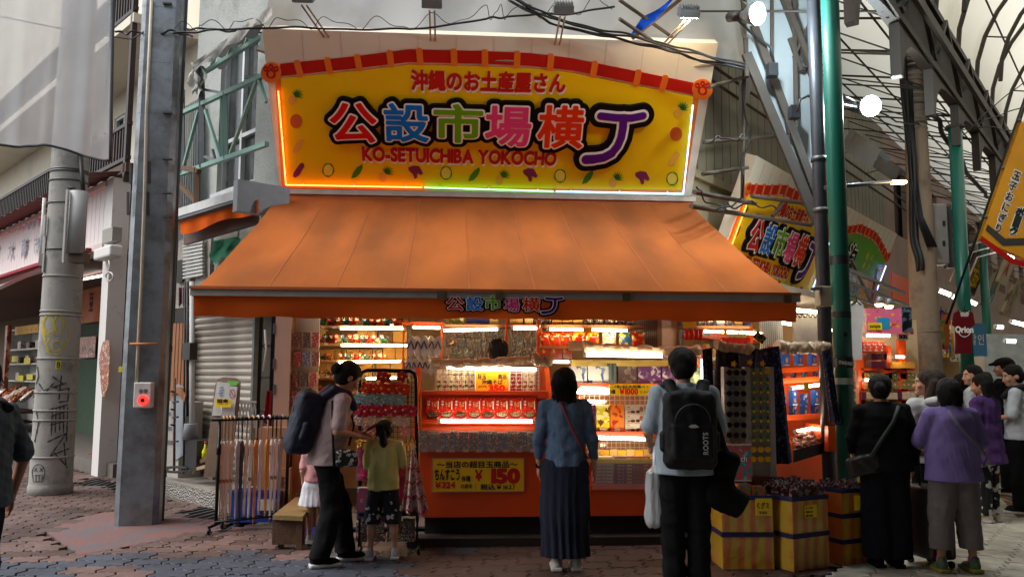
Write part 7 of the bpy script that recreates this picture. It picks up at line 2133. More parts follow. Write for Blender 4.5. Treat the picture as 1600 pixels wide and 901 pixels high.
# baskets with striped sides
def striped(name,axis):
 if name in MATS:return MATS[name]
 m = mat(name,rgb(214,168,40),.3,var=.12,vscale=10)
 nt = m.node_tree; N,L = nt.nodes,nt.links
 p = N['Principled BSDF']; tc = N.new('ShaderNodeTexCoord'); w_ = N.new('ShaderNodeTexWave'); w_.bands_direction = axis
 w_.inputs['Scale'].default_value = 2.7; w_.inputs['Distortion'].default_value = 3.2; w_.inputs['Detail'].default_value = 3; w_.inputs['Detail Scale'].default_value = 1.2
 L.new(tc.outputs['Object'],w_.inputs['Vector'])
 rp = N.new('ShaderNodeValToRGB'); rp.color_ramp.elements[0].position = .3; rp.color_ramp.elements[1].position = .8
 rp.color_ramp.elements[0].color = rgb(206,166,56) + (1,); rp.color_ramp.elements[1].color = rgb(200,116,56) + (1,)
 L.new(w_.outputs['Fac'],rp.inputs['Fac']); L.new(rp.outputs['Color'],p.inputs['Base Color'])
 p.inputs['Coat Weight'].default_value = .4
 n2 = N.new('ShaderNodeTexNoise'); n2.inputs['Scale'].default_value = 9; b = N.new('ShaderNodeBump'); b.inputs['Strength'].default_value = .6; b.inputs['Distance'].default_value = .03
 L.new(tc.outputs['Object'],n2.inputs['Vector']); L.new(n2.outputs['Fac'],b.inputs['Height']); L.new(b.outputs['Normal'],p.inputs['Normal'])
 return m
STX = striped('striped_vinyl','X'); NVB = mat('navy_rim',rgb(24,28,78),.6)
def basket(c,ang,w,h,label,open_top=True,group='striped vinyl baskets'):
 root = empty('striped_basket',c,ang,label,'basket',group)
 mb = MB(); t = .012; hw = w / 2
 def wallq(x0,y0,x1,y1):
  n = 6
  mb.grid(lambda u,v:(x0 + (x1 - x0) * u,y0 + (y1 - y0) * u,h * v) if False else (x0 + (x1 - x0) * u + .006 * math.sin(u * 9 + v * 3) * (y1 != y0),y0 + (y1 - y0) * u + .006 * math.sin(u * 9 + v * 4) * (x1 != x0),h * v),n,n)
 mb.box((-hw,-hw,0),(hw,-hw + t,h)); mb.box((-hw,hw - t,0),(hw,hw,h)); mb.box((-hw,-hw + t,0),(-hw + t,hw - t,h)); mb.box((hw - t,-hw + t,0),(hw,hw - t,h)); mb.box((-hw + t,-hw + t,0),(hw - t,hw - t,.01))
 mb.build('side_wall',STX,root,local=True)
 mb = MB(); e = .008
 mb.box((-hw - e,-hw - e,h - .03),(hw + e,-hw - .001,h + .006)); mb.box((-hw - e,hw + .001,h - .03),(hw + e,hw + e,h + .006)); mb.box((-hw - e,-hw - .001,h - .03),(-hw - .001,hw + .001,h + .006)); mb.box((hw + .001,-hw - .001,h - .03),(hw + e,hw + .001,h + .006))
 mb.build('rim',NVB,root,local=True)
 return root
SNK = [printed('snk_clear',rgb(120,104,98),[rgb(160,154,156),rgb(84,44,40)],30,rough=.08,thr=(.5,.54)),printed('snk_dark',rgb(60,56,62),[rgb(140,140,146),rgb(96,50,44)],30,rough=.08,thr=(.54,.58),seed=3)]
sn_me = [pillow_mesh('dried_snack_bag',.075,.2,.035,SNK[k % 2],80 + k,6) for k in range(4)]
def fill(c,ang,w,z,n,lab,s_=1.0):
 ca,sa = math.cos(ang),math.sin(ang); k = 0
 for j in range(n):
  for i in range(n):
   lx,ly = (i + .5) / n * w * .9 - w * .45,(j + .5) / n * w * .9 - w * .45
   o_ = link_mesh('dried_snack_bag',sn_me[(i + j * 2) % 4],None,(c.x + lx * ca - ly * sa,c.y + lx * sa + ly * ca,z + rnd.uniform(-.015,.015)),(R(rnd.uniform(-16,10)),R(rnd.uniform(-14,14)),ang + rnd.uniform(-.5,.5)))
   o_.scale = (s_,) * 3
   tag(o_,f'{ORD[i]} bag from the left in the {ORD[j]} row from the front, {lab}','snack bag','snack bags in the baskets')
w2 = .40; a2 = R(24)
e = onZ(1241,893)
c2 = e + Vector((math.cos(a2) * w2 / 2 - math.sin(a2) * w2 / 2,math.sin(a2) * w2 / 2 + math.cos(a2) * w2 / 2,0))
c2 = e + Vector((w2 / 2 * math.cos(a2) - w2 / 2 * math.sin(a2),w2 / 2 * math.sin(a2) + w2 / 2 * math.cos(a2),0))
hB = .285
basket(c2,a2,w2,hB,'lower striped basket of the middle stack right of the duffel bag'); basket(c2 + Vector((0,0,hB + .008)),a2,w2,hB,'upper striped basket of the middle stack, full of snack bags')
fill(c2,a2,w2,2 * hB - .08,6,'middle basket')
c1 = onZ(1172,889) + Vector((0,.22,0))
basket(c1,R(-2),.42,hB,'lower striped basket left of the middle stack'); basket(c1 + Vector((0,0,hB + .008)),R(-2),.42,hB,'upper striped basket holding teal boxes left of the middle stack')
TEA = printed('teal_print',rgb(40,130,130),[rgb(90,170,160),rgb(220,120,50)],16)
for k in range(6):
 mb = MB(); x = c1.x - .17 + (k % 3) * .12; y = c1.y - .12 + (k // 3) * .16; mb.box((x,y,2 * hB - .02),(x + .11,y + .15,2 * hB + .07 + .02 * (k % 2) + .03 * (k // 3)))
 tag(mb.build('gummy_box',TEA),f'{["left", "middle", "right"][k % 3]} teal sweets box, {["front", "back"][k // 3]} row, in the basket below the poster','sweets box','teal sweets boxes')
ys_ = c1.y - .225
placard(1181,778,1206,805,ys_,YPL,[('くグミ',1192,789,22,9,INK,.03),('￥300',1192,800,14,4,INK,.02)],'yellow price card reading gummy sweets on the upper left basket')
root = empty('price_card',e + Vector((.2,.1,.45)),0,'yellow price card taped to the middle basket below the snack bags','price card')
u2 = Vector((math.cos(a2),math.sin(a2),0)); n2 = Vector((math.sin(a2),-math.cos(a2),0)); q = e + u2 * .18 + n2 * .006 + Vector((0,0,.46))
mb = MB(); mb.obox(q,u2,n2,AXZ,.05,.002,.05); mb.obox(q + u2 * .07 ,u2,n2,AXZ,.018,.002,.05); mb.build('card',YPL,root)
mb = MB()
for k,s_ in enumerate(('おつまみ','各種￥540','3袋￥1500')):bold_into(mb,s_,q + n2 * .002 + Vector((0,0,.028 - .03 * k)),u2,AXZ,.02,.085,.03,.001)
mb.build('lettering',INK,root)
c3_ = onZ(1330,882) + Vector((.03,.2,0)); a3 = R(20); h3 = .2
for k in range(3):basket(c3_ + Vector((0,0,k * (h3 + .007))),a3,.34,h3,['bottom','middle','top'][k] + ' striped basket of the right stack beside the woman in black')
fill(c3_,a3,.34,3 * h3 - .1,5,'right basket',.8)
q = c3_ + Vector((.02,-.19,3 * h3 - .09))
mb = MB(); mb.box((q.x,q.y,q.z - .07),(q.x + .1,q.y + .004,q.z + .05)); tag(mb.build('price_card',YPL),'yellow price card on the right stack beside the woman in black','price card')
c4_ = onZ(1322,800) + Vector((0,.1,0));
basket(c4_,R(20),.36,.3,'lowest striped basket of the rear stack by the green pole'); basket(c4_ + Vector((0,0,.308)),R(20),.36,.3,'second striped basket of the rear stack by the green pole');
hr_ = onY(1320,712,c4_.y).z - .308 * 2
basket(c4_ + Vector((0,0,.616)),R(20),.36,max(.15,hr_ - .1),'topmost striped basket of the rear stack, filled with pale tubs')
TUBM = None
for i in range(5):
 for j in range(4):
  ca,sa = math.cos(R(20)),math.sin(R(20)); lx,ly = -.14 + i * .07,-.13 + j * .08
  mb = MB(); mb.lathe([(0,0),(.028,0),(.034,.05),(.036,.055),(0,.06)],(0,0,0),10)
  if TUBM is None:TUBM = mb.mesh('sweets_tub',mat('tub_cream',rgb(206,180,150),.5))
  tag(link_mesh('sweets_tub',TUBM,None,(c4_.x + lx * ca - ly * sa,c4_.y + lx * sa + ly * ca,.616 + max(.15,hr_ - .1) - .02)),f'{ORD[i]} pale tub from the left, {ORD[j]} row from the front, in the topmost rear basket','tub','pale tubs in the rear basket')
# people
def skin(n,c):return mat(n,c,.55,var=.06,vscale=20)
SKIN = skin('skin_a',rgb(196,146,116)); SKIN2 = skin('skin_b',rgb(166,112,84)); HAIR = mat('hair_black',(.009,.007,.006),.6,var=.3,vscale=30,spec=.2); HAIRB = mat('hair_brown',(.03,.015,.009),.55,var=.3,vscale=30,spec=.25)
for _h in (HAIR,HAIRB):
 _n = _h.node_tree; _w = _n.nodes.new('ShaderNodeTexNoise'); _t = _n.nodes.new('ShaderNodeTexCoord'); _m = _n.nodes.new('ShaderNodeMapping'); _m.inputs['Scale'].default_value = (260,260,18)
 _n.links.new(_t.outputs['Object'],_m.inputs[0]); _n.links.new(_m.outputs[0],_w.inputs[0]); _b = _n.nodes.new('ShaderNodeBump'); _b.inputs['Strength'].default_value = .7; _b.inputs['Distance'].default_value = .01
 _n.links.new(_w.outputs['Fac'],_b.inputs['Height']); _n.links.new(_b.outputs[0],_n.nodes['Principled BSDF'].inputs['Normal'])
EYE = mat('eye_dark',(.01,.008,.006),.15,var=0); EYW = mat('eye_white',(.7,.68,.64),.3,var=0); LIP = mat('lip',rgb(170,90,80),.5,var=0)
def cloth(n,c,**k):
 k.setdefault('spec',.12); return mat(n,c,k.pop('rough',.85),var=k.pop('var',.1),vscale=8,bump=.5,bscale=160,**k)
class Person:
 def __init__(s,label,loc,rz,h,sk=SKIN,J=None,lean=0.0,hy=0.0,hp=0.0,wide=1.0,vox=.0085,group=None,girth=1.0):
  s.h,s.wd,s.vox,s.lean,s.sk,s.g = h,wide,vox,lean,sk,girth
  s.root = empty('person',loc,rz,label,'person',group)
  j = dict(la=(-.05,0,.045),ra=(.05,0,.045),lk=(-.053,.008,.275),rk=(.053,.008,.275),lh=(-.05,0,.51),rh=(.05,0,.51),ls=(-.1,0,.81),rs=(.1,0,.81),le=(-.132,-.015,.64),re=(.132,-.015,.64),lw=(-.135,.02,.495),rw=(.135,.02,.495))
  j.update(J or {})
  s.J = {k:np.array(v,float) * h * np.array([wide if k[1] in 'seww' and k[1] != 'a' else 1,1,1]) for k,v in j.items()}
  s.HR = np.array(Euler((-hp,0,hy)).to_matrix())
  s.hc = np.array([0,.012 + .02 * hp,.93]) * h
  s.body()
 def new(s,z0,z1,xr=.3,vox=None,yr=.26):return SDF(np.array([-xr,-yr,z0]) * s.h,np.array([xr,yr,z1]) * s.h,vox or s.vox)
 def fin(s,F,name,m,parent=None,colorfn=None):
  o = F.build(name,m,parent or s.root,colorfn)
  if s.lean:
   me = o.data; n = len(me.vertices); c = np.empty(n * 3,np.float32); me.vertices.foreach_get('co',c); me.vertices.foreach_set('co',s.bend(c.reshape(-1,3)).ravel().astype(np.float32)); me.update()
  return o
 def bend(s,c):
  c = np.array(c,float); z0 = .52 * s.h; t = np.clip((c[:,2] - z0) / (.12 * s.h),0,1); a = s.lean * t
  dz = c[:,2] - z0; y,z = c[:,1].copy(),dz.copy(); up = dz > 0
  c[:,1] = np.where(up,y * np.cos(a) + z * np.sin(a),y); c[:,2] = np.where(up,z0 + z * np.cos(a) - y * np.sin(a),c[:,2]); return c
 def H(s,x,y,z):return s.hc + s.HR @ (np.array([x,y,z]) * s.h)
 def hand(s,F,w,e,side,curl=.5):
  d = w - e; d = d / np.linalg.norm(d); h = s.h
  sd = np.array([side,0,0.]); fw = np.cross(d,sd) * side
  if abs(d[2]) < .5:across = np.array([1,0,0.]); palm = np.array([0,0,-1.])
  else:across = np.array([0,1,0.]); palm = np.array([-side,0,0.])
  F.ell(w + d * .024 * h,(.012 * h if abs(d[2]) > .5 else .021 * h,.021 * h if abs(d[2]) > .5 else .026 * h,.028 * h if abs(d[2]) > .5 else .011 * h),k=.012)
  for i,L in enumerate((.036,.043,.04,.03)):
   b = w + d * .043 * h + across * (.0165 - .011 * i) * h * (1 if abs(d[2]) > .5 else 1)
   m_ = b + (d + palm * curl * .4) * L * .5 * h; e_ = m_ + (d * .8 + palm * curl) * L * .5 * h
   F.cap(b,m_,.0052 * h,.0048 * h,k=.003); F.cap(m_,e_,.0048 * h,.0042 * h,k=.003)
  b = w + d * .012 * h + across * .016 * h; m_ = b + (d * .6 + across * .7) * .022 * h
  F.cap(b,m_,.0068 * h,.006 * h,k=.006); F.cap(m_,m_ + (d + palm * .4) * .018 * h,.0058 * h,.005 * h,k=.003)
 def body(s):
  F = s.new(-.01,1.03,.3); h,J = s.h,s.J
  for a in 'lr':
   F.cap(J[a + 'h'],J[a + 'k'],.042 * h,.03 * h,k=.02); F.cap(J[a + 'k'],J[a + 'a'],.03 * h,.018 * h,k=.02)
   F.ell((J[a + 'k'] * .7 + J[a + 'a'] * .3) + np.array([0,-.008 * h,0]),(.03 * h,.032 * h,.06 * h),k=.02)
   F.cap(J[a + 'a'] - np.array([0,.01,.01]) * h,J[a + 'a'] + np.array([0,.08,-.028]) * h,.02 * h,.014 * h,k=.015)
   F.cap(J[a + 's'],J[a + 'e'],.026 * h,.021 * h,k=.025); F.cap(J[a + 'e'],J[a + 'w'],.021 * h,.0135 * h,k=.015)
   s.hand(F,J[a + 'w'],J[a + 'e'],-1 if a == 'l' else 1)
   F.cap((J[a + 's'] * .3 + np.array([0,0,.845]) * h * .7),J[a + 's'],.028 * h,.026 * h,k=.03)
  F.ell((0,0,.53 * h),(.09 * h,.062 * h,.06 * h),k=.03); F.cap((0,0,.56 * h),(0,0,.76 * h),.066 * h * s.g,.075 * h,k=.04,flat=((1,0,0),1.25 * s.wd))
  F.cap((0,-.004 * h,.8 * h),s.H(0,-.012,-.04),.031 * h,.028 * h,k=.02)
  Rm = s.HR
  F.ell(s.H(0,-.004,.012),(.05 * h,.06 * h,.056 * h),Rm,k=.01); F.ell(s.H(0,.016,-.028),(.037 * h,.042 * h,.036 * h),Rm,k=.02)
  F.ell(s.H(0,.048,-.05),(.014 * h,.012 * h,.01 * h),Rm,k=.012); F.cap(s.H(0,.056,0),s.H(0,.066,-.018),.005 * h,.009 * h,k=.008)
  for a in (-1,1):
   F.ell(s.H(a * .051,-.006,-.008),(.007 * h,.013 * h,.019 * h),Rm,k=.006); F.ell(s.H(a * .019,.057,.003),(.009 * h,.006 * h,.006 * h),Rm,k=.006,sub=True); F.ell(s.H(a * .026,.045,-.015),(.014 * h,.012 * h,.014 * h),Rm,k=.01)
  F.ell(s.H(0,.055,-.034),(.013 * h,.006 * h,.006 * h),Rm,k=.006)
  s.fin(F,'body',s.sk)
 def face(s):
  for a in (-1,1):
   F = s.new(.85,1,.1,.004); F.ell(s.H(a * .019,.05,.003),(.0085 * s.h,.006 * s.h,.0055 * s.h),s.HR,k=0); s.fin(F,'eye',EYW)
   F = s.new(.85,1,.1,.003); F.ell(s.H(a * .019,.0545,.003),(.0042 * s.h,.003 * s.h,.0048 * s.h),s.HR,k=0); s.fin(F,'pupil',EYE)
   F = s.new(.85,1,.1,.004); F.cap(s.H(a * .011,.055,.017),s.H(a * .029,.05,.018),.0032 * s.h,k=0); s.fin(F,'eyebrow',HAIR)
  F = s.new(.85,1,.1,.004); F.ell(s.H(0,.057,-.034),(.012 * s.h,.006 * s.h,.0055 * s.h),s.HR,k=0); s.fin(F,'lips',LIP)
 def hair(s,kind,m=HAIR,seed=0):
  F = s.new(.6,1.04,.2); h = s.h; Rm = s.HR
  F.ell(s.H(0,-.014,.022),(.059 * h,.064 * h,.058 * h),Rm,k=.01); F.ell(s.H(0,-.026,-.012),(.049 * h,.048 * h,.05 * h),Rm,k=.02)
  F.ell(s.H(0,.085,-.028),(.05 * h,.06 * h,.062 * h),Rm,k=.012,sub=True)
  if kind != 'short':
   pass
  if kind == 'long':
   for x in (-.04,-.02,0,.02,.04):F.cap(s.H(x,-.028,.0),s.hc + np.array([x * .85 + .006,-.06 - .01 * math.cos(x * 40),-.165 - .025 * math.cos(x * 70)]) * h,.03 * h,.012 * h,k=.014)
  if kind == 'bob':
   for x in (-.046,-.02,.02,.046):F.cap(s.H(x,-.02,.0),s.hc + np.array([x * 1.0,-.03,-.06 - .008 * math.sin(x * 200 + seed)]) * h,.024 * h,.014 * h,k=.015)
  if kind in ('wavy',):
   for x in (-.05,-.025,0,.025,.05):F.cap(s.H(x,-.025,.0),s.hc + np.array([x * 1.5,-.06,-.15 - .015 * math.sin(x * 90)]) * h,.032 * h,.02 * h,k=.02)
  if kind == 'bun':F.ell(s.H(0,-.078,-.002),(.032 * h,.028 * h,.03 * h),Rm,k=.012)
  if kind == 'pony':
   F.ell(s.H(0,-.072,.012),(.02 * h,.018 * h,.02 * h),Rm,k=.008); F.cap(s.H(0,-.085,.005),s.hc + np.array([.0,-.085,-.08]) * h,.02 * h,.026 * h,k=.01); F.cap(s.hc + np.array([.0,-.085,-.08]) * h,s.hc + np.array([.0,-.07,-.17]) * h,.026 * h,.008 * h,k=.01)
  F.noise(.005 * h / 1.6,70,seed,(1,1,.3)); F.noise(.0012 * h,220,seed + 3,(1,1,.12))
  o_ = s.fin(F,'hair',m)
  L = {'long':.17,'wavy':.16,'bob':.085,'pony':.05}.get(kind,.022); rr = random.Random(seed); mb = MB()
  for i in range(90 if L > .03 else 60):
   a = rr.uniform(math.pi,2 * math.pi) if rr.random() < .8 else rr.uniform(0,6.28)
   z0 = rr.uniform(-.01,.05); r0 = math.sqrt(max(.05,1 - (z0 / .062) ** 2)); w_ = rr.uniform(-.012,.012)
   P_ = [s.H(.058 * r0 * math.cos(a) * (1 + .04 * j),-.016 + .062 * r0 * math.sin(a) * (1 + .03 * j),z0 - .004 + .012 * (j == 1) * 0 - L * (j / 5) * rr.uniform(.9,1.1)) + np.array([w_ * (j / 5) ** 2,0,0]) * s.h for j in range(6)]
   if s.lean:P_ = list(s.bend(np.array(P_)))
   mb.tube([Vector(q) for q in P_],[.0016,.0018,.0016,.0014,.001,.0005],3,caps=False)
  st = mb.build('loose_strands',m,s.root,local=True); st['kind'] = 'stuff'
  return o_
 def top(s,m,sleeve=.5,hem=.5,name='shirt',ease=1.0,seed=1,flare=0.012,colour=None):
  F = s.new(.3,.9,.3); h,J,w,e = s.h,s.J,s.wd,ease
  F.cap((0,-.003 * h,.60 * h),(0,-.006 * h,.775 * h),.074 * h * s.g * e,.078 * h * e,k=.04,flat=((1,0,0),1.27 * w))
  F.cap((0,-.002 * h,(hem - .03) * h),(0,-.002 * h,.62 * h),(.077 + flare) * h * s.g * e,.074 * h * s.g * e,k=.04,flat=((1,0,0),1.25 * w))
  F.cap(np.array([0,-.01,.825]) * h,np.array([0,-.012,.85]) * h,.04 * h,.036 * h,k=.03)
  for a in 'lr':
   S,E,W = J[a + 's'],J[a + 'e'],J[a + 'w']
   F.cap(np.array([0,-.005,.825]) * h * .75 + S * .25,S,.034 * h,.034 * h * e,k=.035)
   if sleeve <= .5:F.cap(S,S + (E - S) * (sleeve / .5),.035 * h * e,.034 * h * e * (1.05 if sleeve < .5 else 1),k=.02)
   else:F.cap(S,E,.035 * h * e,.029 * h * e,k=.02); F.cap(E,E + (W - E) * ((sleeve - .5) / .5),.029 * h * e,.023 * h * e,k=.015)
  if sleeve <= .5:
   pass
  F.noise(.006 * h / 1.6 * e,19,seed,(1,1,1.1)); F.noise(.003,48,seed + 5,(1,1,.6)); F.cut(2,hem * h); F.cut(2,.862 * h,'below'); return s.fin(F,name,m,colorfn=colour)
 def legs(s,m,to=.05,r=(.052,.04,.034),name='trousers',rise=.565,seed=2,split=True,skirt=0):
  F = s.new(0.0,.68,.28); h,J = s.h,s.J
  F.ell((0,-.004 * h,.535 * h),(.098 * h * s.wd,.07 * h * s.g,.07 * h),k=.03); F.cap((0,0,.55 * h),(0,0,.62 * h),.068 * h * s.g,.066 * h * s.g,k=.03,flat=((1,0,0),1.25 * s.wd))
  for a in 'lr':
   o = np.array([0,.0,.04 * h if to > .1 else -.02 * h])
   F.cap(J[a + 'h'],J[a + 'k'],r[0] * h,r[1] * h,k=.02 if split else .05); F.cap(J[a + 'k'],J[a + 'a'] + np.array([0,0,-.02 * h]),r[1] * h,r[2] * h,k=.02 if split else .05)
  if skirt:F.cap((0,0,.5 * h),(0,0,to * h),.085 * h,skirt * h,k=.03,flat=((1,0,0),1.3)); F.field(lambda f,X,Y,Z:f + .012 * (1 - Z / (.55 * h)) * np.sin(np.arctan2(Y,X) * 15 + 2 * np.sin(Z * 3)))
  F.noise(.006 * h / 1.6,15,seed,(1,1,1)); F.noise(.003,52,seed + 9,(1,1,.5)); F.cut(2,to * h); F.cut(2,rise * h,'below'); return s.fin(F,name,m)
 def shoes(s,m,sole,big=1.0):
  h = s.h
  for a in 'lr':
   A = s.J[a + 'a']; b = np.array([A[0],A[1],0])
   for nm,mm,z0 in (('shoe',m,0),('sole',sole,1)):
    F = SDF(b + np.array([-.05,-.06,-.01]) * h,b + np.array([.05,.13,.09]) * h,.009)
    if z0:F.rbox(b + np.array([0,.033,.011]) * h,np.array([.029,.078,.011]) * h * big,.008 * h,k=0)
    else:F.ell(b + np.array([0,-.006,.035]) * h,(.028 * h,.036 * h,.036 * h),k=.02); F.ell(b + np.array([0,.05,.022]) * h,(.029 * h,.056 * h,.023 * h),k=.03); F.cap(A + np.array([0,-.008,.0]) * h,A + np.array([0,-.008,.02]) * h,.024 * h,k=.01); F.cut(2,.012 * h)
    s.fin(F,nm,mm)
 def socks(s,m,z1=.13):
  for a in 'lr':
   F = s.new(.02,.2,.2); F.cap(s.J[a + 'a'] * .9 + s.J[a + 'k'] * .1,s.J[a + 'a'],.0255 * s.h,.025 * s.h,k=0); F.cut(2,z1 * s.h,'below'); s.fin(F,'sock',m)
 def strap(s,pts,w=.022,m=None,t=.004,root=None,name='strap'):
  """webbing laid through points given in body heights"""
  P_ = [Vector(s.bend(np.array([p]) * s.h)[0]) if s.lean else Vector(np.array(p) * s.h) for p in pts]
  mb = MB(); n = len(P_)
  mb.tube([P_[i] for i in range(n)],[w * s.h * .5] * n,8)
  return mb.build(name,m,root or s.root,local=True)
 def worn(s,name,label,cat):return empty(name,s.root.location,s.root.rotation_euler[2],label,cat)
def torso_pts(side,front=1):
 return []
BLKC = cloth('cloth_black',(.008,.008,.009));
lw = onZ(885,893)
p = Person('woman in blue denim jacket and long dark skirt trousers facing the counter, loose dark hair',(lw.x,lw.y + .06,0),R(-3),1.60,J={'la':(-.045,0,.045),'ra':(.055,.01,.045),'le':(-.136,-.02,.645),'re':(.134,-.02,.645),'lw':(-.132,.015,.505),'rw':(.15,.01,.50)},hy=R(-14),vox=.0078)
p.top(cloth('denim',rgb(94,116,142),var=.3),.78,.515,'denim_jacket',1.02,3)
F_ = p.new(.5,.56,.2); F_.cap((0,-.002 * 1.6,.53 * 1.6),(0,-.002 * 1.6,.53 * 1.6),.0775 * 1.6,k=0,flat=((1,0,0),1.3)); F_.cut(2,.512 * 1.6); F_.cut(2,.535 * 1.6,'below'); p.fin(F_,'waistband',cloth('denim_dark',rgb(62,86,120)))
p.legs(cloth('charcoal_cloth',rgb(44,48,62)),.07,(.07,.068,.066),'wide_trousers',.55,4,True,.085)
p.hair('long',HAIR,2); p.shoes(mat('sneaker_white',rgb(206,202,196),.6),mat('sole_white',rgb(190,186,180),.6)); p.face()
p.strap([(-.03,-.075,.835),(-.01,-.098,.79),(.03,-.102,.7),(.08,-.085,.61),(.108,-.045,.555)],.013,mat('strap_red',rgb(120,34,40),.6))
p.strap([(-.135,.02,.515),(-.137,.0,.515)],.03,mat('black_metal',rgb(24,24,26)),name='watch')
q = gpos(1068,6.05)
p = Person('man in pale grey T-shirt with short black hair, black backpack and duffel, facing the counter',q,R(-4),1.74,SKIN,{'le':(-.138,.01,.66),'lw':(-.12,.09,.6),'re':(.14,-.0,.65),'rw':(.13,.07,.545)},hy=R(-12),hp=R(6),wide=1.08,vox=.008)
p.top(cloth('tee_grey',rgb(160,174,184)),.42,.49,'tshirt',1.08,7); p.legs(BLKC,.04,(.058,.05,.046),seed=5); p.hair('short',HAIR,5); p.shoes(BLKC,BLKC); p.face()
def backpack(p,label,mm,x=0.0,c=(.0,-.135,.70),sz=(.085,.05,.135),txt=None,strapm=None,tilt=0):
 h = p.h; r_ = p.worn('backpack',label,'backpack')
 F = SDF(np.array([-.16,-.26,.5]) * h,np.array([.16,.0,.92]) * h,.008); c = np.array(c) * h; sz_ = np.array(sz) * h
 F.rbox(c,sz_,.035 * h,k=.01); F.ell(c + np.array([0,-.01,.05]) * h,sz_ * np.array([.98,1.0,.75]),k=.03); F.rbox(c + np.array([0,-.045,-.045]) * h,sz_ * np.array([.8,.4,.5]),.02 * h,k=.012)
 F.noise(.004,18,3); F.noise(.0015,60,4); p.fin(F,'bag',mm,r_)
 for s_ in (-1,1):
  F = SDF(np.array([-.16,-.26,.5]) * h,np.array([.16,.12,.92]) * h,.008); P_ = [(s_ * .05,-.1,.8),(s_ * .07,-.05,.858),(s_ * .082,.02,.845),(s_ * .088,.065,.79)]
  for a,b in zip(P_,P_[1:]):F.cap(np.array(a) * h,np.array(b) * h,.02 * h,k=.01,flat=((1,0,0),1.3))
  p.fin(F,'shoulder_strap',strapm or mm,r_)
  F = SDF(np.array([-.16,-.26,.5]) * h,np.array([.16,.12,.92]) * h,.007); F.cap(c + np.array([s_ * sz[0] * .96,-.0,-.07]) * h,c + np.array([s_ * sz[0] * .96,-.0,-.02]) * h,.02 * h,k=.01); p.fin(F,'side_pocket',mm,r_)
 mb = MB(); T = [c + np.array([x_,-.01 + .0 * x_,z_]) * h for x_,z_ in ((-.02,.13),(-.012,.155),(.012,.155),(.02,.13))]; mb.tube([Vector(v) for v in (p.bend(np.array(T)) if p.lean else T)],.008,6); mb.build('handle',mm,r_,local=True)
 Z = [c + np.array([.07 * math.cos(t),-sz[1] - .012 - .012 * math.sin(t),.035 + .07 * math.sin(t)]) * h for t in [math.pi * i / 12 for i in range(13)]]; mb = MB(); mb.tube([Vector(v) for v in (p.bend(np.array(Z)) if p.lean else Z)],.004,5); mb.build('zip',mat('zip_grey',rgb(70,70,74),.4,.4),r_,local=True)
 if txt:
  mb = MB(); bold_into(mb,txt,Vector(c) + Vector((.045 * h,-(sz[1] + .028) * h - .0,-.045 * h)),Vector((0,0,1)),Vector((-1,0,0)),.034,.15,.03,.004); mb.build('lettering',mat('print_grey',rgb(170,170,170),.6),r_,local=True)
  mb = MB(); mb.prism([Vector(c) + Vector((x_ * h,-(sz[1] + .022) * h,z_ * h + .03)) for x_,z_ in ((-.02,0),(-.008,.008),(.008,.009),(.022,-.001),(.006,-.004),(-.008,-.005))],(0,-.008,0)); mb.build('logo',mat('print_grey',rgb(170,170,170)),r_,local=True)
 return r_
BPK = mat('nylon_black',rgb(22,22,24),.6,var=.2,bump=.2,spec=.25); BPN = mat('nylon_navy',rgb(18,22,44),.65,var=.2,bump=.2)
backpack(p,"black backpack with grey lettering on the man's back",BPK,c=(-.005,-.125,.675),sz=(.105,.05,.155),txt='ROOTS')
r_ = p.worn('duffel_bag',"limp black duffel bag hanging from the man's right shoulder",'bag')
F = SDF((.05,-.3,.3),(.52,.25,1.3),.01); F.rbox((.25,-.02,.83),(.085,.1,.2),.05,k=.05,rot=np.array(Euler((0,R(18),0)).to_matrix())); F.rbox((.29,-.02,.68),(.13,.1,.1),.06,k=.06,rot=np.array(Euler((0,R(28),0)).to_matrix())); F.noise(.008,14,2); F.noise(.003,40,8); p.fin(F,'bag',mat('nylon_matte',rgb(16,16,17),.8,var=.2,spec=.15),r_)
for dy in (-.09,.03):
 mb = MB(); mb.tube([(.13,dy * .3 - .03,1.40),(.2,dy - .04,1.25),(.26,dy - .03,1.05),(.32,dy,.95)],.016,8); mb.build('strap',BPK,r_,local=True)
r_ = p.worn('plastic_bag','white plastic carrier bag held low in front of the man at his left','bag')
F = SDF((-.5,-.15,.3),(-.1,.3,1.15),.009); F.rbox((-.215,.05,.68),(.055,.06,.2),.04,k=.05); F.ell((-.21,.06,.56),(.07,.07,.09),k=.05); F.cap((-.2,.05,.85),(-.19,.12,1.04),.035,.014,k=.05); F.noise(.01,20,4); F.noise(.005,60,3,(1,1,.35)); p.fin(F,'bag',sheet('bag_white',rgb(200,206,210),.93,.4,gloss=.15),r_)
q = onZ(520,882)
p = Person('woman in pale pink T-shirt and black trousers bent over her phone, hair in bun',(q.x - .08,q.y,0),R(-72),1.66,SKIN,{'la':(-.05,.12,.045),'ra':(.05,-.03,.045),'lk':(-.05,.09,.275),'rk':(.05,.03,.275),'le':(-.12,.02,.665),'lw':(-.05,.14,.67),'re':(.125,.0,.66),'rw':(.06,.13,.655)},lean=R(12),hp=R(24),hy=R(8),vox=.008)
p.top(cloth('tee_pink',rgb(196,172,170)),.4,.49,'tshirt',1.05,11); p.legs(BLKC,.045,(.058,.052,.05),seed=8); p.hair('bun',HAIR,7); p.shoes(BLKC,mat('sole_white',rgb(190,186,180))); p.face()
backpack(p,'large navy blue backpack on the woman with the phone',BPN,c=(0,-.145,.68),sz=(.09,.062,.14))
P_ = p.bend(np.array([[0.0,.175,.70]]) * p.h)[0]
ph = p.worn('phone','dark phone in the hands of the woman with the bun','phone')
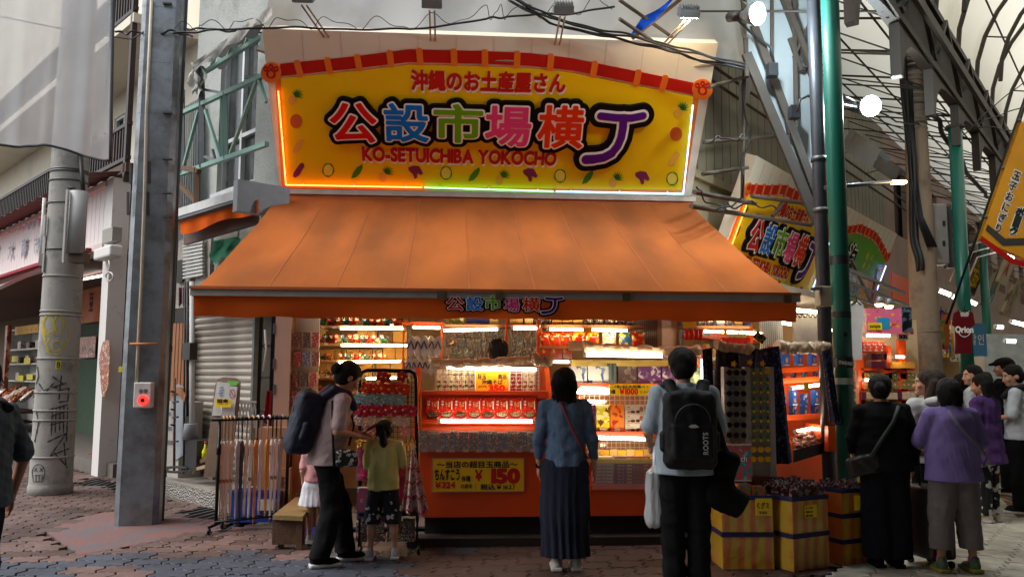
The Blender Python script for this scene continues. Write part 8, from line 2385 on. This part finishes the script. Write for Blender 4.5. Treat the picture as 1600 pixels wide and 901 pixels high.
mb = MB(); c = Vector(P_) + Vector((0,.02,.0)); u_ = Vector((1,0,0)); v_ = Vector((0,.85,.5)).normalized(); w_ = u_.cross(v_); mb.obox(c,u_,v_,w_,.036,.075,.004); mb.build('case',mat('black_box',rgb(38,38,40)),ph,local=True)
mb = MB(); mb.obox(c + w_ * .005,u_,v_,w_,.032,.07,.001); mb.build('screen',mat('phone_glass',(.02,.02,.03),.05,var=0),ph,local=True)
sb_ = p.worn('shoulder_bag','small black and white patterned bag at the hip of the woman with the bun','bag')
F = SDF((.05,-.1,.7),(.4,.35,1.1),.008); F.rbox((.2,.13,.88),(.05,.09,.075),.02,k=0); F.noise(.003,20); p.fin(F,'bag',printed('bag_spots',rgb(30,30,32),[rgb(190,186,180)],30,thr=(.56,.58)),sb_)
p.strap([(-.06,-.06,.845),(0,.055,.8),(.06,.09,.7),(.12,.08,.6)],.012,BPK,root=sb_); p.strap([(.09,-.05,.8),(.12,-.02,.66),(.125,.02,.48)],.012,BPK,root=sb_)
q = onZ(597,874)
p = Person('small girl in yellow T-shirt and patterned dark shorts with a ponytail, reaching to the rack',(q.x,q.y,0),R(0),1.17,SKIN,{'la':(-.09,0,.045),'ra':(.09,.03,.045),'lk':(-.078,.02,.27),'rk':(.075,.02,.27),'le':(-.125,.02,.65),'lw':(-.12,.12,.63),'re':(.14,.03,.66),'rw':(.135,.12,.77)},hy=R(-5),hp=R(-6),vox=.007)
p.hc *= np.array([1,1,.985])
p.top(cloth('tee_yellow',rgb(206,202,126)),.4,.5,'tshirt',1.08,13,.012); p.legs(printed('short_print',rgb(28,28,34),[rgb(196,192,196)],16,thr=(.6,.62),rough=.9),.255,(.06,.058,.05),'shorts',.6,6); p.hair('pony',HAIR,9)
F_ = p.new(.8,1.05,.1); F_.ell(p.H(0,-.01,.02),(.066 * 1.17,.07 * 1.17,.062 * 1.17),p.HR,k=.01); F_.ell(p.H(0,.09,-.02),(.06 * 1.17,.06 * 1.17,.062 * 1.17),p.HR,k=.01,sub=True); F_.noise(.002,60); p.fin(F_,'hair_cap',HAIR)
p.shoes(mat('sneaker_grey',rgb(170,172,176),.6),mat('sole_white',rgb(190,186,180)),1.05); p.socks(mat('sock_grey',rgb(150,150,150),.8),.09); p.face()
q = gpos(499,7.8)
p = Person('small child in a white skirt half hidden behind the woman with the navy backpack',q,R(10),1.02,SKIN,{'le':(-.125,-.02,.65),'lw':(-.12,.04,.55)},vox=.011)
p.top(cloth('tee_rose',rgb(206,150,150)),.4,.55,'tshirt',1.05,3); p.legs(cloth('skirt_white',rgb(206,206,214)),.34,(.07,.07,.06),'skirt',.6,4,True,.12); p.hair('bob',HAIR); p.shoes(mat('sneaker_white',rgb(206,202,196)),mat('sole_white',rgb(190,186,180)))
q = onZ(1388,885)
p = Person('woman all in black with wide trousers and tied back hair, leftmost of crowd',(q.x,q.y,0),R(-8),1.56,SKIN,{'le':(-.14,.02,.66),'lw':(-.12,.08,.585),'re':(.15,-.0,.65),'rw':(.15,.05,.52)},hy=R(-20),hp=R(4),wide=1.12,vox=.0095,girth=1.1)
p.top(BLKC,.9,.5,'blouse',1.1,5,.02); p.legs(cloth('cloth_navyblack',(.008,.009,.014)),.05,(.075,.074,.078),'wide_trousers',.56,3); p.hair('bun',HAIR,12); p.shoes(BLKC,BLKC); p.face()
cb_ = p.worn('cross_bag',"dark bag with olive strap at the left hip of the woman in black",'bag')
F = SDF((-.45,-.25,.6),(.05,.2,1.05),.009); F.rbox((-.2,-.1,.83),(.13,.05,.08),.03,k=0,rot=np.array(Euler((0,R(-14),0)).to_matrix())); F.noise(.004,18); p.fin(F,'bag',mat('leather_dark',rgb(40,34,30),.5,var=.2),cb_); p.strap([(.06,-.075,.84),(.02,-.1,.76),(-.05,-.105,.66),(-.1,-.09,.575)],.02,mat('strap_olive',rgb(40,52,44),.7),root=cb_)
q = gpos(1449,7.45)
p = Person('young woman in white hooded jacket and black shorts, long brown hair, face turned left',q,R(12),1.60,SKIN,{'le':(-.145,.0,.65),'lw':(-.12,.08,.6)},hy=R(62),vox=.0085)
p.top(cloth('jacket_white',rgb(186,186,184)),.95,.5,'jacket',1.14,21,.01); p.legs(BLKC,.36,(.062,.06,.05),'shorts',.58,2,True,.08); p.hair('wavy',HAIRB,4); p.shoes(mat('sneaker_white',rgb(206,202,196)),mat('sole_white',rgb(190,186,180))); p.face()
F_ = p.new(.7,.92,.2); F_.ell((0,-.07 * 1.6,.83 * 1.6),(.085 * 1.6,.045 * 1.6,.035 * 1.6),k=.02); F_.noise(.004,20); p.fin(F_,'hood',MATS['jacket_white'])
sc_ = empty('suitcase',gpos(1441,7.05),R(8),'dark upright suitcase with rose gold trim between the woman in black and the purple shirt','suitcase')
F = SDF((-.2,-.2,.0),(.2,.2,.8),.01); F.rbox((0,0,.36),(.12,.17,.29),.03,k=0); sc_b = F.build('shell',mat('case_dark',rgb(40,32,34),.4),sc_)
for x in (-.06,.06):
 mb = MB(); mb.tube([(x,-.175,.1),(x,-.178,.3),(x,-.178,.62),(x,-.1,.655)],.009,6); mb.build('trim',mat('rose_gold',rgb(150,104,90),.35,.4),sc_,local=True)
for x in (-.09,.09):
 for y in (-.13,.13):mb = MB(); disc((x - .012,y,.03),(1,0,0),.03,.024,12,mb); mb.build('wheel',BM,sc_,local=True)
mb = MB(); mb.tube([(-.07,0,.65),(-.07,0,.9),(.07,0,.9),(.07,0,.65)],.009,6); mb.build('handle',BM,sc_,local=True)
q = onZ(1497,893)
p = Person('woman in lilac T-shirt, grey cropped trousers and pink socks, shoulder length dark hair',(q.x,q.y,0),R(-4),1.53,SKIN2,{'la':(-.085,0,.045),'ra':(.085,0,.045),'lk':(-.07,.01,.275),'rk':(.07,.01,.275),'le':(-.142,.04,.66),'lw':(-.1,.12,.62),'re':(.148,-.0,.66),'rw':(.145,.07,.56)},hy=R(-6),wide=1.12,vox=.0085,girth=1.14)
p.top(cloth('tee_lilac',rgb(120,104,158)),.46,.47,'tshirt',1.08,15,.012); p.legs(cloth('trousers_grey',rgb(112,104,104)),.12,(.078,.062,.056),'cropped_trousers',.58,9); p.hair('bob',HAIR,31); p.shoes(mat('shoe_teal',rgb(40,80,70),.6,col2=rgb(120,110,40),vscale=22),mat('sole_yellow',rgb(120,116,40),.6),1.05); p.socks(mat('sock_pink',rgb(196,84,130),.85),.14)
p.strap([(-.06,-.09,.84),(-.02,-.12,.76),(.05,-.13,.68),(.13,-.1,.6),(.15,-.03,.55)],.018,mat('strap_greyviolet',rgb(90,84,104),.7))
q = onZ(1548,815)
p = Person('woman in dark purple tunic and zebra patterned leggings, long black hair, beyond the lilac shirt',(q.x,q.y,0),R(30),1.57,SKIN,{'re':(.14,.0,.65),'rw':(.13,.05,.53)},hy=R(20),hp=R(14),wide=1.08,vox=.01)
p.top(cloth('tunic_purple',rgb(84,56,110)),.92,.40,'tunic',1.12,8,.03); p.legs(printed('zebra',rgb(196,192,190),[rgb(20,20,22)],12,thr=(.47,.49),rough=.9),.05,(.058,.05,.04),'leggings',.58); p.hair('long',HAIR,17); p.shoes(mat('sneaker_cream',rgb(196,186,166),.6),mat('sole_white',rgb(190,186,180)))
WSH = cloth('shirt_white',rgb(196,200,206))
for px_,dp,h,rz,hy,hr,tm,bm,lab,pack in ((1462,9.6,1.62,15,20,'short',WSH,BLKC,'man with reddish brown hair and white shirt behind the young woman in the white jacket',0),(1503,10.2,1.58,-30,-20,'bob',cloth('blush',rgb(190,150,150)),BLKC,'woman with dark bob and pale rose top near the hanging maroon shirt',0),(1522,9.8,1.68,40,50,'short',WSH,BLKC,'young man with short black hair seen in left profile in the far group',0),
           (1572,11.2,1.80,30,30,'short',BLKC,BLKC,'tall man in black cap looking left at the back of the far group',0),(1586,9.7,1.68,50,30,'short',WSH,BLKC,'young man in white shirt with black backpack looking down at the right edge',1),(1540,13.5,1.62,10,0,'short',BLKC,BLKC,'small distant dark haired person behind the far group',0)):
 p = Person(lab,gpos(px_,dp),R(rz),h,SKIN,{'le':(-.13,.02,.66),'lw':(-.08,.12,.64)} if pack else None,hy=R(hy),hp=R(14 if pack else 4),vox=.012,group=None)
 p.top(tm,.45 if tm is not BLKC else .9,.5,'shirt',1.08,int(px_)); p.legs(bm,.05,(.06,.055,.05)); p.hair(hr,HAIRB if px_ == 1462 else HAIR,int(dp)); p.shoes(BLKC,mat('sole_white',rgb(190,186,180))); p.face()
 if pack:backpack(p,'black backpack on the young man in white at the right edge',BPK)
 if px_ == 1572:
  F_ = p.new(.9,1.05,.12); F_.ell(p.H(0,-.005,.04),(.064 * h,.068 * h,.038 * h),p.HR,k=.01); F_.cap(p.H(0,.03,.028),p.H(0,.08,.022),.03 * h,.02 * h,k=.01,flat=((1,0,0),1.3)); F_.cut(2,(.945) * h); p.fin(F_,'cap',BLKC)
q = gpos(-28,4.75)
p = Person('man in dark grey T-shirt with a wristwatch, cut off by the left edge',q,R(65),1.62,SKIN2,{'re':(.15,-.02,.65),'rw':(.15,.03,.5)},wide=1.12,vox=.0085)
p.top(cloth('tee_dark',rgb(74,80,84)),.44,.49,'tshirt',1.08,6); p.legs(cloth('jeans_dark',rgb(26,28,38)),.05,(.06,.052,.048)); p.hair('short'); p.shoes(BLKC,BLKC)
p.strap([(.15,.016,.52),(.15,.024,.515)],.038,BM,name='wristwatch'); p.strap([(.03,.05,.845),(.08,.0,.856),(.06,-.07,.83)],.03,BPK,name='bag_strap')
q = onY(778,545,9.0)
p = Person('shopkeeper behind the counter, only dark short hair showing above the vinyl roll',(q.x,9.0,.0),R(5),(q.z + .02) / .96,SKIN,vox=.012); p.top(cloth('apron',rgb(150,90,50)),.5,.5); p.legs(BLKC); p.hair('short',HAIR,3)
# shops along the arcade
rs = empty('arcade_shops',FR.p(5,0,-1),0,'row of open souvenir shops along the left side of the arcade','shop')
mb = MB(); FR.box(mb,.9,45,0,2.8,-1.3,-1.4); mb.build('back_wall',mat('warm_wall',rgb(214,186,140)),rs)
mb = MB(); FR.box(mb,.3,45,2.62,2.7,.6,-1.3); mb.build('ceiling',mat('ceiling_board',rgb(190,184,170)),rs)
for t in (4.0,8.5,13,18):
 mb = MB(); FR.box(mb,t,t + .1,0,2.62,-.1,-1.3); mb.build('partition',MATS['warm_wall'],rs)
mb = MB(); FR.wall(mb,9,45,2.7,9,[(10 + 3 * k,11.6 + 3 * k,4.6,6.2) for k in range(8)],.2); mb.build('upper_wall',PNK,rs)
mb = MB(); FR.box(mb,9,45,4.2,6.6,-.25,-.3); mb.build('glazing',MATS['old_glass'],rs)
mb = MB(); mb.obox(FR.p(46,4,3),FR.n,FR.d,AXZ,12,.1,5); tag(mb.build('far_building',mat('far_dim',rgb(120,104,88),.8,var=.4,vscale=.6)),'dim building closing the far end of the arcade','building')
PALS = [rgb(200,60,40),rgb(220,150,50),rgb(196,180,150),rgb(110,40,70),rgb(60,110,150),rgb(206,96,50),rgb(120,150,80),rgb(226,206,170)]
GD = [printed(f'goods_{k}',c,[PALS[(k + 2) % 8],PALS[(k + 5) % 8]],14,thr=(.5,.53),seed=k * 1.3) for k,c in enumerate(PALS)]
rr = random.Random(5)
for t0_,t1_,nm in ((1.2,3.9,'nearest'),(4.4,8.3,'second'),(8.9,12.8,'third'),(13.4,15.4,'fourth')):
 sh_ = empty('goods_shelf',FR.p((t0_ + t1_) / 2,0,-.3),0,f'stepped goods shelf of the {nm} shop along the arcade','shelf')
 for r_,(z,o_) in enumerate(((.55,.25),(.85,.1),(1.15,-.05),(1.45,-.2),(1.8,-.5),(2.1,-.6))):
  mb = MB(); FR.box(mb,t0_,t1_,z - .04,z,o_,o_ - .35); mb.build('shelf',ORD_ if r_ % 2 else WHT,sh_)
  t = t0_ + .03; k = 0; base = rr.randrange(8)
  while t < t1_ - .1:
   w_ = rr.choice((.16,.2,.26)) * (1.3 if t0_ > 4 else 1); hh = rr.uniform(.1,.2)
   mb = MB(); FR.box(mb,t,t + w_ - .01,z,z + hh,o_ - .03,o_ - .2)
   tag(mb.build('goods_box',GD[(base + k // 3) % 8]),f'{ORD[min(k, 19)]} goods box on the {ORD[r_]} shelf up, {nm} arcade shop','goods box','goods on the arcade shelves')
   t += w_; k += 1
 tube_light(FR.p(t0_ + .2,1.42,-.16),FR.p((t0_ + t1_) / 2,1.42,-.16),f'tube under the upper shelf of the {nm} arcade shop',TUB_N,.018)
 tube_light(FR.p(t0_ + .3,2.3,.1),FR.p(t1_ - .5,2.3,.1),f'ceiling tube at the front of the {nm} arcade shop',TUB_N,.022)
YK = gpos(1385,9.9).y
ce = empty('stall_rack',onY(1385,680,YK),0,'orange framed stall rack packed with boxes, left of the brown concrete pole','rack')
for nm,q in (('post',(1387,540,1392,690)),('post',(1411,528,1415,690)),('post',(1345,530,1348,690)),('shelf',(1345,549,1387,551)),('shelf',(1345,575,1430,578)),('shelf',(1345,608,1430,610)),('shelf',(1345,640,1430,643))):
 mb = MB(); boxpx(mb,*q,YK,.06 if nm == 'post' else .3); mb.build(nm,ORG,ce)
mb = MB(); boxpx(mb,1342,500,1432,700,YK + .32,.03); mb.build('back',MATS['warm_wall'],ce)
RDP = [printed('red_green',rgb(190,50,40),[rgb(226,180,150),rgb(70,130,70)],30),mat('plum_box',rgb(96,26,56),.4),mat('amber_box',rgb(226,160,60),.4),GD[0],GD[5],printed('pale_print',rgb(206,200,190),[rgb(60,60,60),rgb(190,60,50)],26)]
for r_,(y0,y1,x0,n,w_,mi) in enumerate(((552,562,1362,3,8,1),(564,575,1362,3,8,1),(565,575,1394,7,5,2),(582,592,1347,12,7,0),(594,607,1347,12,7,0),(612,623,1347,12,7,4),(625,639,1347,12,7,0),(646,662,1347,12,7,3),(533,548,1349,4,9,5),(510,522,1392,4,9,5))):
 for k in range(n):
  item('boxed_sweets',x0 + k * w_,y0 + (k % 2),x0 + (k + .9) * w_,y1,YK - .02 * (r_ % 3),.12,RDP[mi if k % 4 else (mi + 3) % 6] if mi in (0,3,4) else RDP[mi],f'{nth(k, n)} packet in the {ORD[r_]} group of the orange framed stall rack','packet','packets on the stall rack')
tl(1352,523,1390,524,YK - .1,'warm tube over the orange framed stall rack',TUB_N,.018); tl(1398,557,1413,557.5,YK - .1,'short tube above the amber boxes of the stall rack',TUB_N,.014); tl(1350,593,1362,594,YK - .12,'little tube at the left of the stall rack',TUB_N,.014)
placard(1402,521,1419,531,YK - .12,WHL,[('SKIN',1411,526,14,6,INK,.05)],'small white card with black capitals on the brown concrete pole side of the stall')
for k in range(9):
 x = 1468 + (k * 5) % 38; mb = MB(); Yq = gpos(x,11.5 + .4 * k).y
 boxpx(mb,x,500 + 7 * (k % 4),x + 7,540 + 6 * (k % 5),Yq,.04); tag(mb.build('hanging_cloth',[GD[1],GD[3],GD[7],GD[4],GD[2]][k % 5]),f'{ORD[k]} small hanging cloth between brown concrete pole and maroon shirt','cloth','cloths behind the concrete pole')
def hang_shirt(px,y0,y1,dep,m,label,txt=None,w=34,neck=None):
 Y = gpos(px,dep).y; root = empty('hanging_shirt',onY(px,y1,Y),0,label,'shirt')
 out = [(-.22,1),(-.5,.93),(-.62,.66),(-.44,.62),(-.4,.3),(-.42,0),(.42,0),(.4,.3),(.44,.62),(.62,.66),(.5,.93),(.22,1),(.1,.95),(-.1,.95)]
 f = lambda x,v:onY(px + x * w,y1 + (y0 - y1) * v,Y)
 mb = MB(); mb.prism([f(*q) for q in out],(0,.05,0)); mb.build('cloth',m,root)
 mb = MB(); mb.tube([f(0,.98),f(0,1.06),f(.06,1.1)],.006,5); mb.tube([f(-.35,.93),f(0,1.0),f(.35,.93)],.008,5); mb.build('hanger',BM,root)
 if neck:
  mb = MB(); mb.prism([p_ + Vector((0,-.004,0)) for p_ in (f(-.3,.99),f(-.2,.85),f(.2,.85),f(.3,.99),f(0,.93))],(0,.004,0)); mb.build('collar',neck,root)
 if txt:
  mb = MB(); bold_into(mb,txt,f(0,.55) + Vector((0,-.003,0)),AXX,AXZ,.075,.24,.05,.002); strokes(mb,[arc(px,y1 + (y0 - y1) * .55,w * .36,w * .42,.35,2.8,12)],1.6,lambda x,y:onY(x,y,Y - .006)); mb.build('lettering',WHL,root)
 return root
hang_shirt(1338,470,562,9.0,cloth('tee_white',rgb(206,206,204)),'white T-shirt hanging right of the nearest green pole',w=22)
hang_shirt(1507,484,552,10.4,cloth('tee_maroon',rgb(110,20,30)),'maroon T-shirt with white round emblem hanging below the second green pole','Orion',w=27,neck=mat('collar_cream',rgb(200,190,170),.8))
for k in range(6):
 hang_shirt(1246 + k * 8,492,546 + (k % 2) * 4,8.9 + .1 * k,cloth('tee_ivory',rgb(200,190,170)),f'{nth(k, 6)} pale shirt on the rail right of the awning corner',w=12)
for k,(x,c_) in enumerate(((1460,rgb(60,56,60)),(1470,rgb(90,50,120)),(1478,rgb(196,110,50)))):
 hang_shirt(x,480 + 4 * k,540,11.6,cloth(f'tee_far{k}',c_),['charcoal shirt hanging just right of the brown concrete pole','violet shirt hanging right of the brown concrete pole','orange shirt hanging deeper behind the violet one'][k],w=13)
YG = gpos(1380,9.6).y
gb = empty('gift_bag',onY(1380,521,YG),0,'bright red and blue patterned sample bag hanging left of the brown concrete pole','bag')
mb = MB(); boxpx(mb,1355,482,1408,521,YG,.06); mb.build('bag',printed('bag_bright',rgb(210,50,40),[rgb(40,130,190),rgb(240,180,40),rgb(230,110,150)],7,thr=(.52,.54)),gb)
mb = MB(); boxpx(mb,1371,496,1390,514,YG - .004,.004); mb.build('blue_patch',mat('patch_blue',rgb(40,150,200),.4),gb)
mb = MB(); boxpx(mb,1357,504,1378,515,YG - .006,.004); mb.build('yellow_label',YPL,gb)
mb = MB(); bold_into(mb,'sample',onY(1367.5,510,YG - .006),AXX,AXZ,.05,.13,.03,.002); mb.build('lettering',INK,gb)
mb = MB(); mb.tube([onY(1366,483,YG),onY(1372,470,YG),onY(1392,470,YG),onY(1398,483,YG)],.008,6); mb.build('handle',GD[0],gb)
item('dark_bag',1410,480,1424,518,YG + .1,.08,printed('bag_dark',rgb(20,24,30),[rgb(90,110,120)],14),'dark patterned bag hanging beside the bright sample bag','bag')
for k,(x,y) in enumerate(((1374,473),(1389,476))):
 c = onY(x,y,YG - .6); root = empty('cone_lamp',c,0,['left small warm cone lamp above the bright sample bag','right small warm cone lamp above the bright sample bag'][k],'lamp','small cone lamps')
 mb = MB(); mb.lathe([(.02,.07),(.03,.05),(.055,-.01),(.052,-.012)],c,14); mb.build('shade',MATS['lamp_housing'],root)
 disc(c + Vector((0,0,-.008)),(-.2,-.7,-.7),.045,.004,14).build('bulb',glow('warm_lamp',(1,.72,.4),14),root)
rl = empty('awning_rails',FR.p(5,2.4,1.0),0,'folded awning rails and arms below the green sign','rail')
for a,b,w_ in (((1322,420),(1412,458),.05),((1325,440),(1420,478),.04),((1325,462),(1420,492),.035),((1330,405),(1360,470),.04),((1370,420),(1362,468),.03)):
 mb = MB(); mb.beam(FR.px(*a,.9),FR.px(*b,.9),w_,w_); mb.build('bar',STL,rl)
for k,(x0,y0,x1,y1,c_) in enumerate(((1322,430,1340,462,GD[7]),(1340,438,1356,482,GD[4]),(1352,436,1370,492,GD[3]),(1396,436,1420,470,MATS['shop_orange']),(1403,448,1418,468,WHT))):
 mb = MB(); FR.boxpx(mb,x0,y0,x1,y1,.7 - .06 * k,.04); tag(mb.build('hanging_banner',c_),['pale small banner next to the green pole below the green sign','blue patterned banner below the green sign','violet patterned banner below the green sign','orange board behind the awning rails','white card on the orange board'][k],'banner')
def lean_sign(tl_,bl,w_,h_,m,label,lines=None,rows=None,frame=None,ax=None):
 """board on the arcade facade leaning out; tl_ = top left px, bl = bottom left px, at out o"""
 root = empty('shop_sign',bl,0,label,'sign'); U,V = ax or (FR.d,(FR.n * .62 + AXZ * 1.5).normalized()); n = U.cross(V)
 mb = MB(); mb.obox(bl + U * w_ / 2 + V * h_ / 2 - n * .04,U,V,n,w_ / 2,h_ / 2,.04); mb.build('board',m,root)
 if frame:
  for a,b in ((bl,bl + U * w_),(bl + V * h_,bl + V * h_ + U * w_),(bl,bl + V * h_),(bl + U * w_,bl + U * w_ + V * h_)):mb = MB(); mb.beam(a,b,.05,.05); mb.build('frame_bar',frame,root)
 for s_,u,v,hh,ww,mm,b in lines or []:
  mb = MB(); q = bl + U * u + V * v
  if mm is INK:mo = MB(); bold_into(mo,s_,q,U,V,hh * 1.1,ww * 1.1,b + .055,.004); mo.build('letter_edge',WHL,root)
  bold_into(mb,s_,q,U,V,hh,ww,b,.008); mb.build('lettering',mm,root)
 return root
NS = mat('banner_yellow',rgb(236,160,30),.5,var=.05)
BY = gpos(1560,10.5).y; bl = onY(1532,374,BY)
kk = [(ch,.17,.98 - .15 * i) for i,ch in enumerate('玉子おにぎり')] + [(ch,.37,.56 - .145 * i) for i,ch in enumerate('ポーク')]
NU,NV = Vector((.92,0,-.38)).normalized(),Vector((.38,0,.92)).normalized()
r_ = lean_sign(None,bl,1.0,1.7,NS,'big yellow leaning banner with black rice ball lettering at the right edge',[(ch,u,v,.115,.11,INK,.03) for ch,u,v in kk],ax=(NU,NV))
mb = MB(); mb.prism([bl + NU * a + NV * b - AXY * .003 for a,b in ((.02,.22),(.3,.14),(.6,.28),(.98,.2),(.98,.1),(.6,.18),(.3,.04),(.02,.14))],AXY * -.004); mb.build('dark_swoosh',mat('swoosh_grey',rgb(66,64,60),.5),r_)
U,V,n_ = NU,NV,-AXY
mb = MB(); mb.prism([bl + U * a + V * b + n_ * .003 for a,b in ((.0,.05),(.0,-.01),(.5,-.13),(1.0,-.03),(1.0,.05),(.5,-.06))],n_ * -.02); mb.build('red_swoosh',SGR,r_)
for k in range(3):mb = MB(); mb.tube([bl - U * .06 + V * (.3 + .7 * k),bl - U * .02 + V * (.3 + .7 * k)],.02,6); mb.build('ring',STL,r_)
mb = MB(); mb.tube([bl - U * .06 - V * 1.2,bl - U * .06 + V * 2.3],.016,6); mb.build('pole',BM,r_)
lean_sign(None,FR.px(1503,452,.9),1.5,.9,mat('sign_darkbrown',rgb(50,40,30),.5),'black sign with tall yellow characters between the second and third green poles',[('御土産品店',.75,.45,.6,1.3,SGY,.02)],frame=mat('wood_frame',rgb(110,90,74),.6))
lean_sign(None,FR.px(1536,478,1.1),1.1,1.0,printed('sign_teal',rgb(50,140,140),[rgb(150,90,50),rgb(190,190,170)],3),'teal and brown picture sign low on the right of the third green pole')
lean_sign(None,FR.px(1566,492,1.2),1.2,1.0,printed('sign_food',rgb(120,100,80),[rgb(90,110,60),rgb(190,170,140)],3,seed=3),'brown food picture sign at the right edge above the crowd')
lean_sign(None,FR.px(1560,440,1.5),1.2,.9,mat('sign_pale',rgb(196,176,150),.5),'pale sign with red strokes right of the third green pole',[('人',.4,.45,.5,.6,RTX,.03)])
for k,(x0,y0,x1,y1,dep) in enumerate(((1466,453,1484,460,11.5),(1487,462,1491,464,11.5),(1511,468,1525,475,12.5),(1556,510,1566,511,13),(1580,502,1600,507,13),(1571,532,1586,533,13))):
 Y = gpos(x0,dep).y; tube_light(onY(x0,y0,Y),onY(x1,y1,Y),f'{nth(k, 6)} cool white tube in the far arcade shops',TUB_C,.03)
for k,(x,y) in enumerate(((1558,386),(1571,395),(1579,403))):
 c = onY(x,y,gpos(x,13).y); root = empty('arm_lamp',c,0,f'{nth(k, 3)} small white lamp on a curved arm under the yellow banner','lamp','curved arm lamps')
 disc(c,(-.3,-.8,-.5),.055,.01,14).build('bulb',glow('tube_cool',(1,.97,.9),9),root)
 mb = MB(); mb.tube([c + Vector((0,.05,.02)),c + Vector((-.1,.1,.12)),c + Vector((-.35,.3,.05)),c + Vector((-.5,.5,-.5))],.014,6); mb.build('arm',WHT,root)
item('blue_board',1500,505,1540,556,gpos(1520,12.5).y,.05,mat('board_blue',rgb(70,130,170),.5),'blue shop board with white script behind the maroon shirt','sign')
mb = MB(); Y = gpos(1520,12.5).y - .002; bold_into(mb,'할인',onY(1527,530,Y),AXX,AXZ,.16,.25,.0,.002); tag(mb.build('lettering',WHL),'white script on the blue board behind the maroon shirt','lettering')
item('white_counter',1541,522,1600,600,gpos(1560,14.5).y,.4,mat('stall_white',rgb(180,190,190),.5,var=.2),'pale stall front behind the far group at the right','stall')
fm_ = empty('floor_mat',onZ(1590,790,.005),0,'dark floor panel with yellow line pattern in the pale paving','floor panel')
c4 = [onZ(x,y) for x,y in ((1560,772),(1640,765),(1660,800),(1590,808))]
mb = MB(); mb.prism([p_ + Vector((0,0,.004)) for p_ in c4][::-1],(0,0,-.01)); mb.build('panel',mat('mat_dark',rgb(62,52,44),.7),fm_)
mb = MB(); strokes(mb,[[(1566,778),(1585,786),(1600,779)],[(1585,786),(1590,800)],arc(1606,790,12,5,0,6.3,12)],1.5,lambda x,y:onZ(x,y,.007)); mb.build('pattern',SGO,fm_)
# unseen surroundings that close the street and hold back sky light
ob = empty('opposite_building',(2,-6,0),0,'tall plain building on the near side of the street behind the camera','building')
DBK = mat('dark_brick',rgb(96,84,76),.8,var=.2)
for q in (((-14,-9,0),(14,-6,8)),((-16,-9,0),(-14,1.5,8))):mb = MB(); mb.box(*q); mb.build('wall',DBK,ob)  # height and left wing set by how much sky light they block
mb = MB(); FR.box(mb,-9,44,0,6.2,9.9,10.4); tag(mb.build('arcade_far_side',MATS['dark_brick']),'building on the other side of the arcade, out of the picture to the right','building')
nr = empty('shade_canopy',(5,0,6.3),0,'opaque canopy over the plaza in front of the shop','arcade roof')
mb = MB(); mb.box((-3.2,-6,5.2),(16,6.2,5.26)); mb.build('deck',DST,nr)  # flat deck out of view, its reach set to shade people and paving
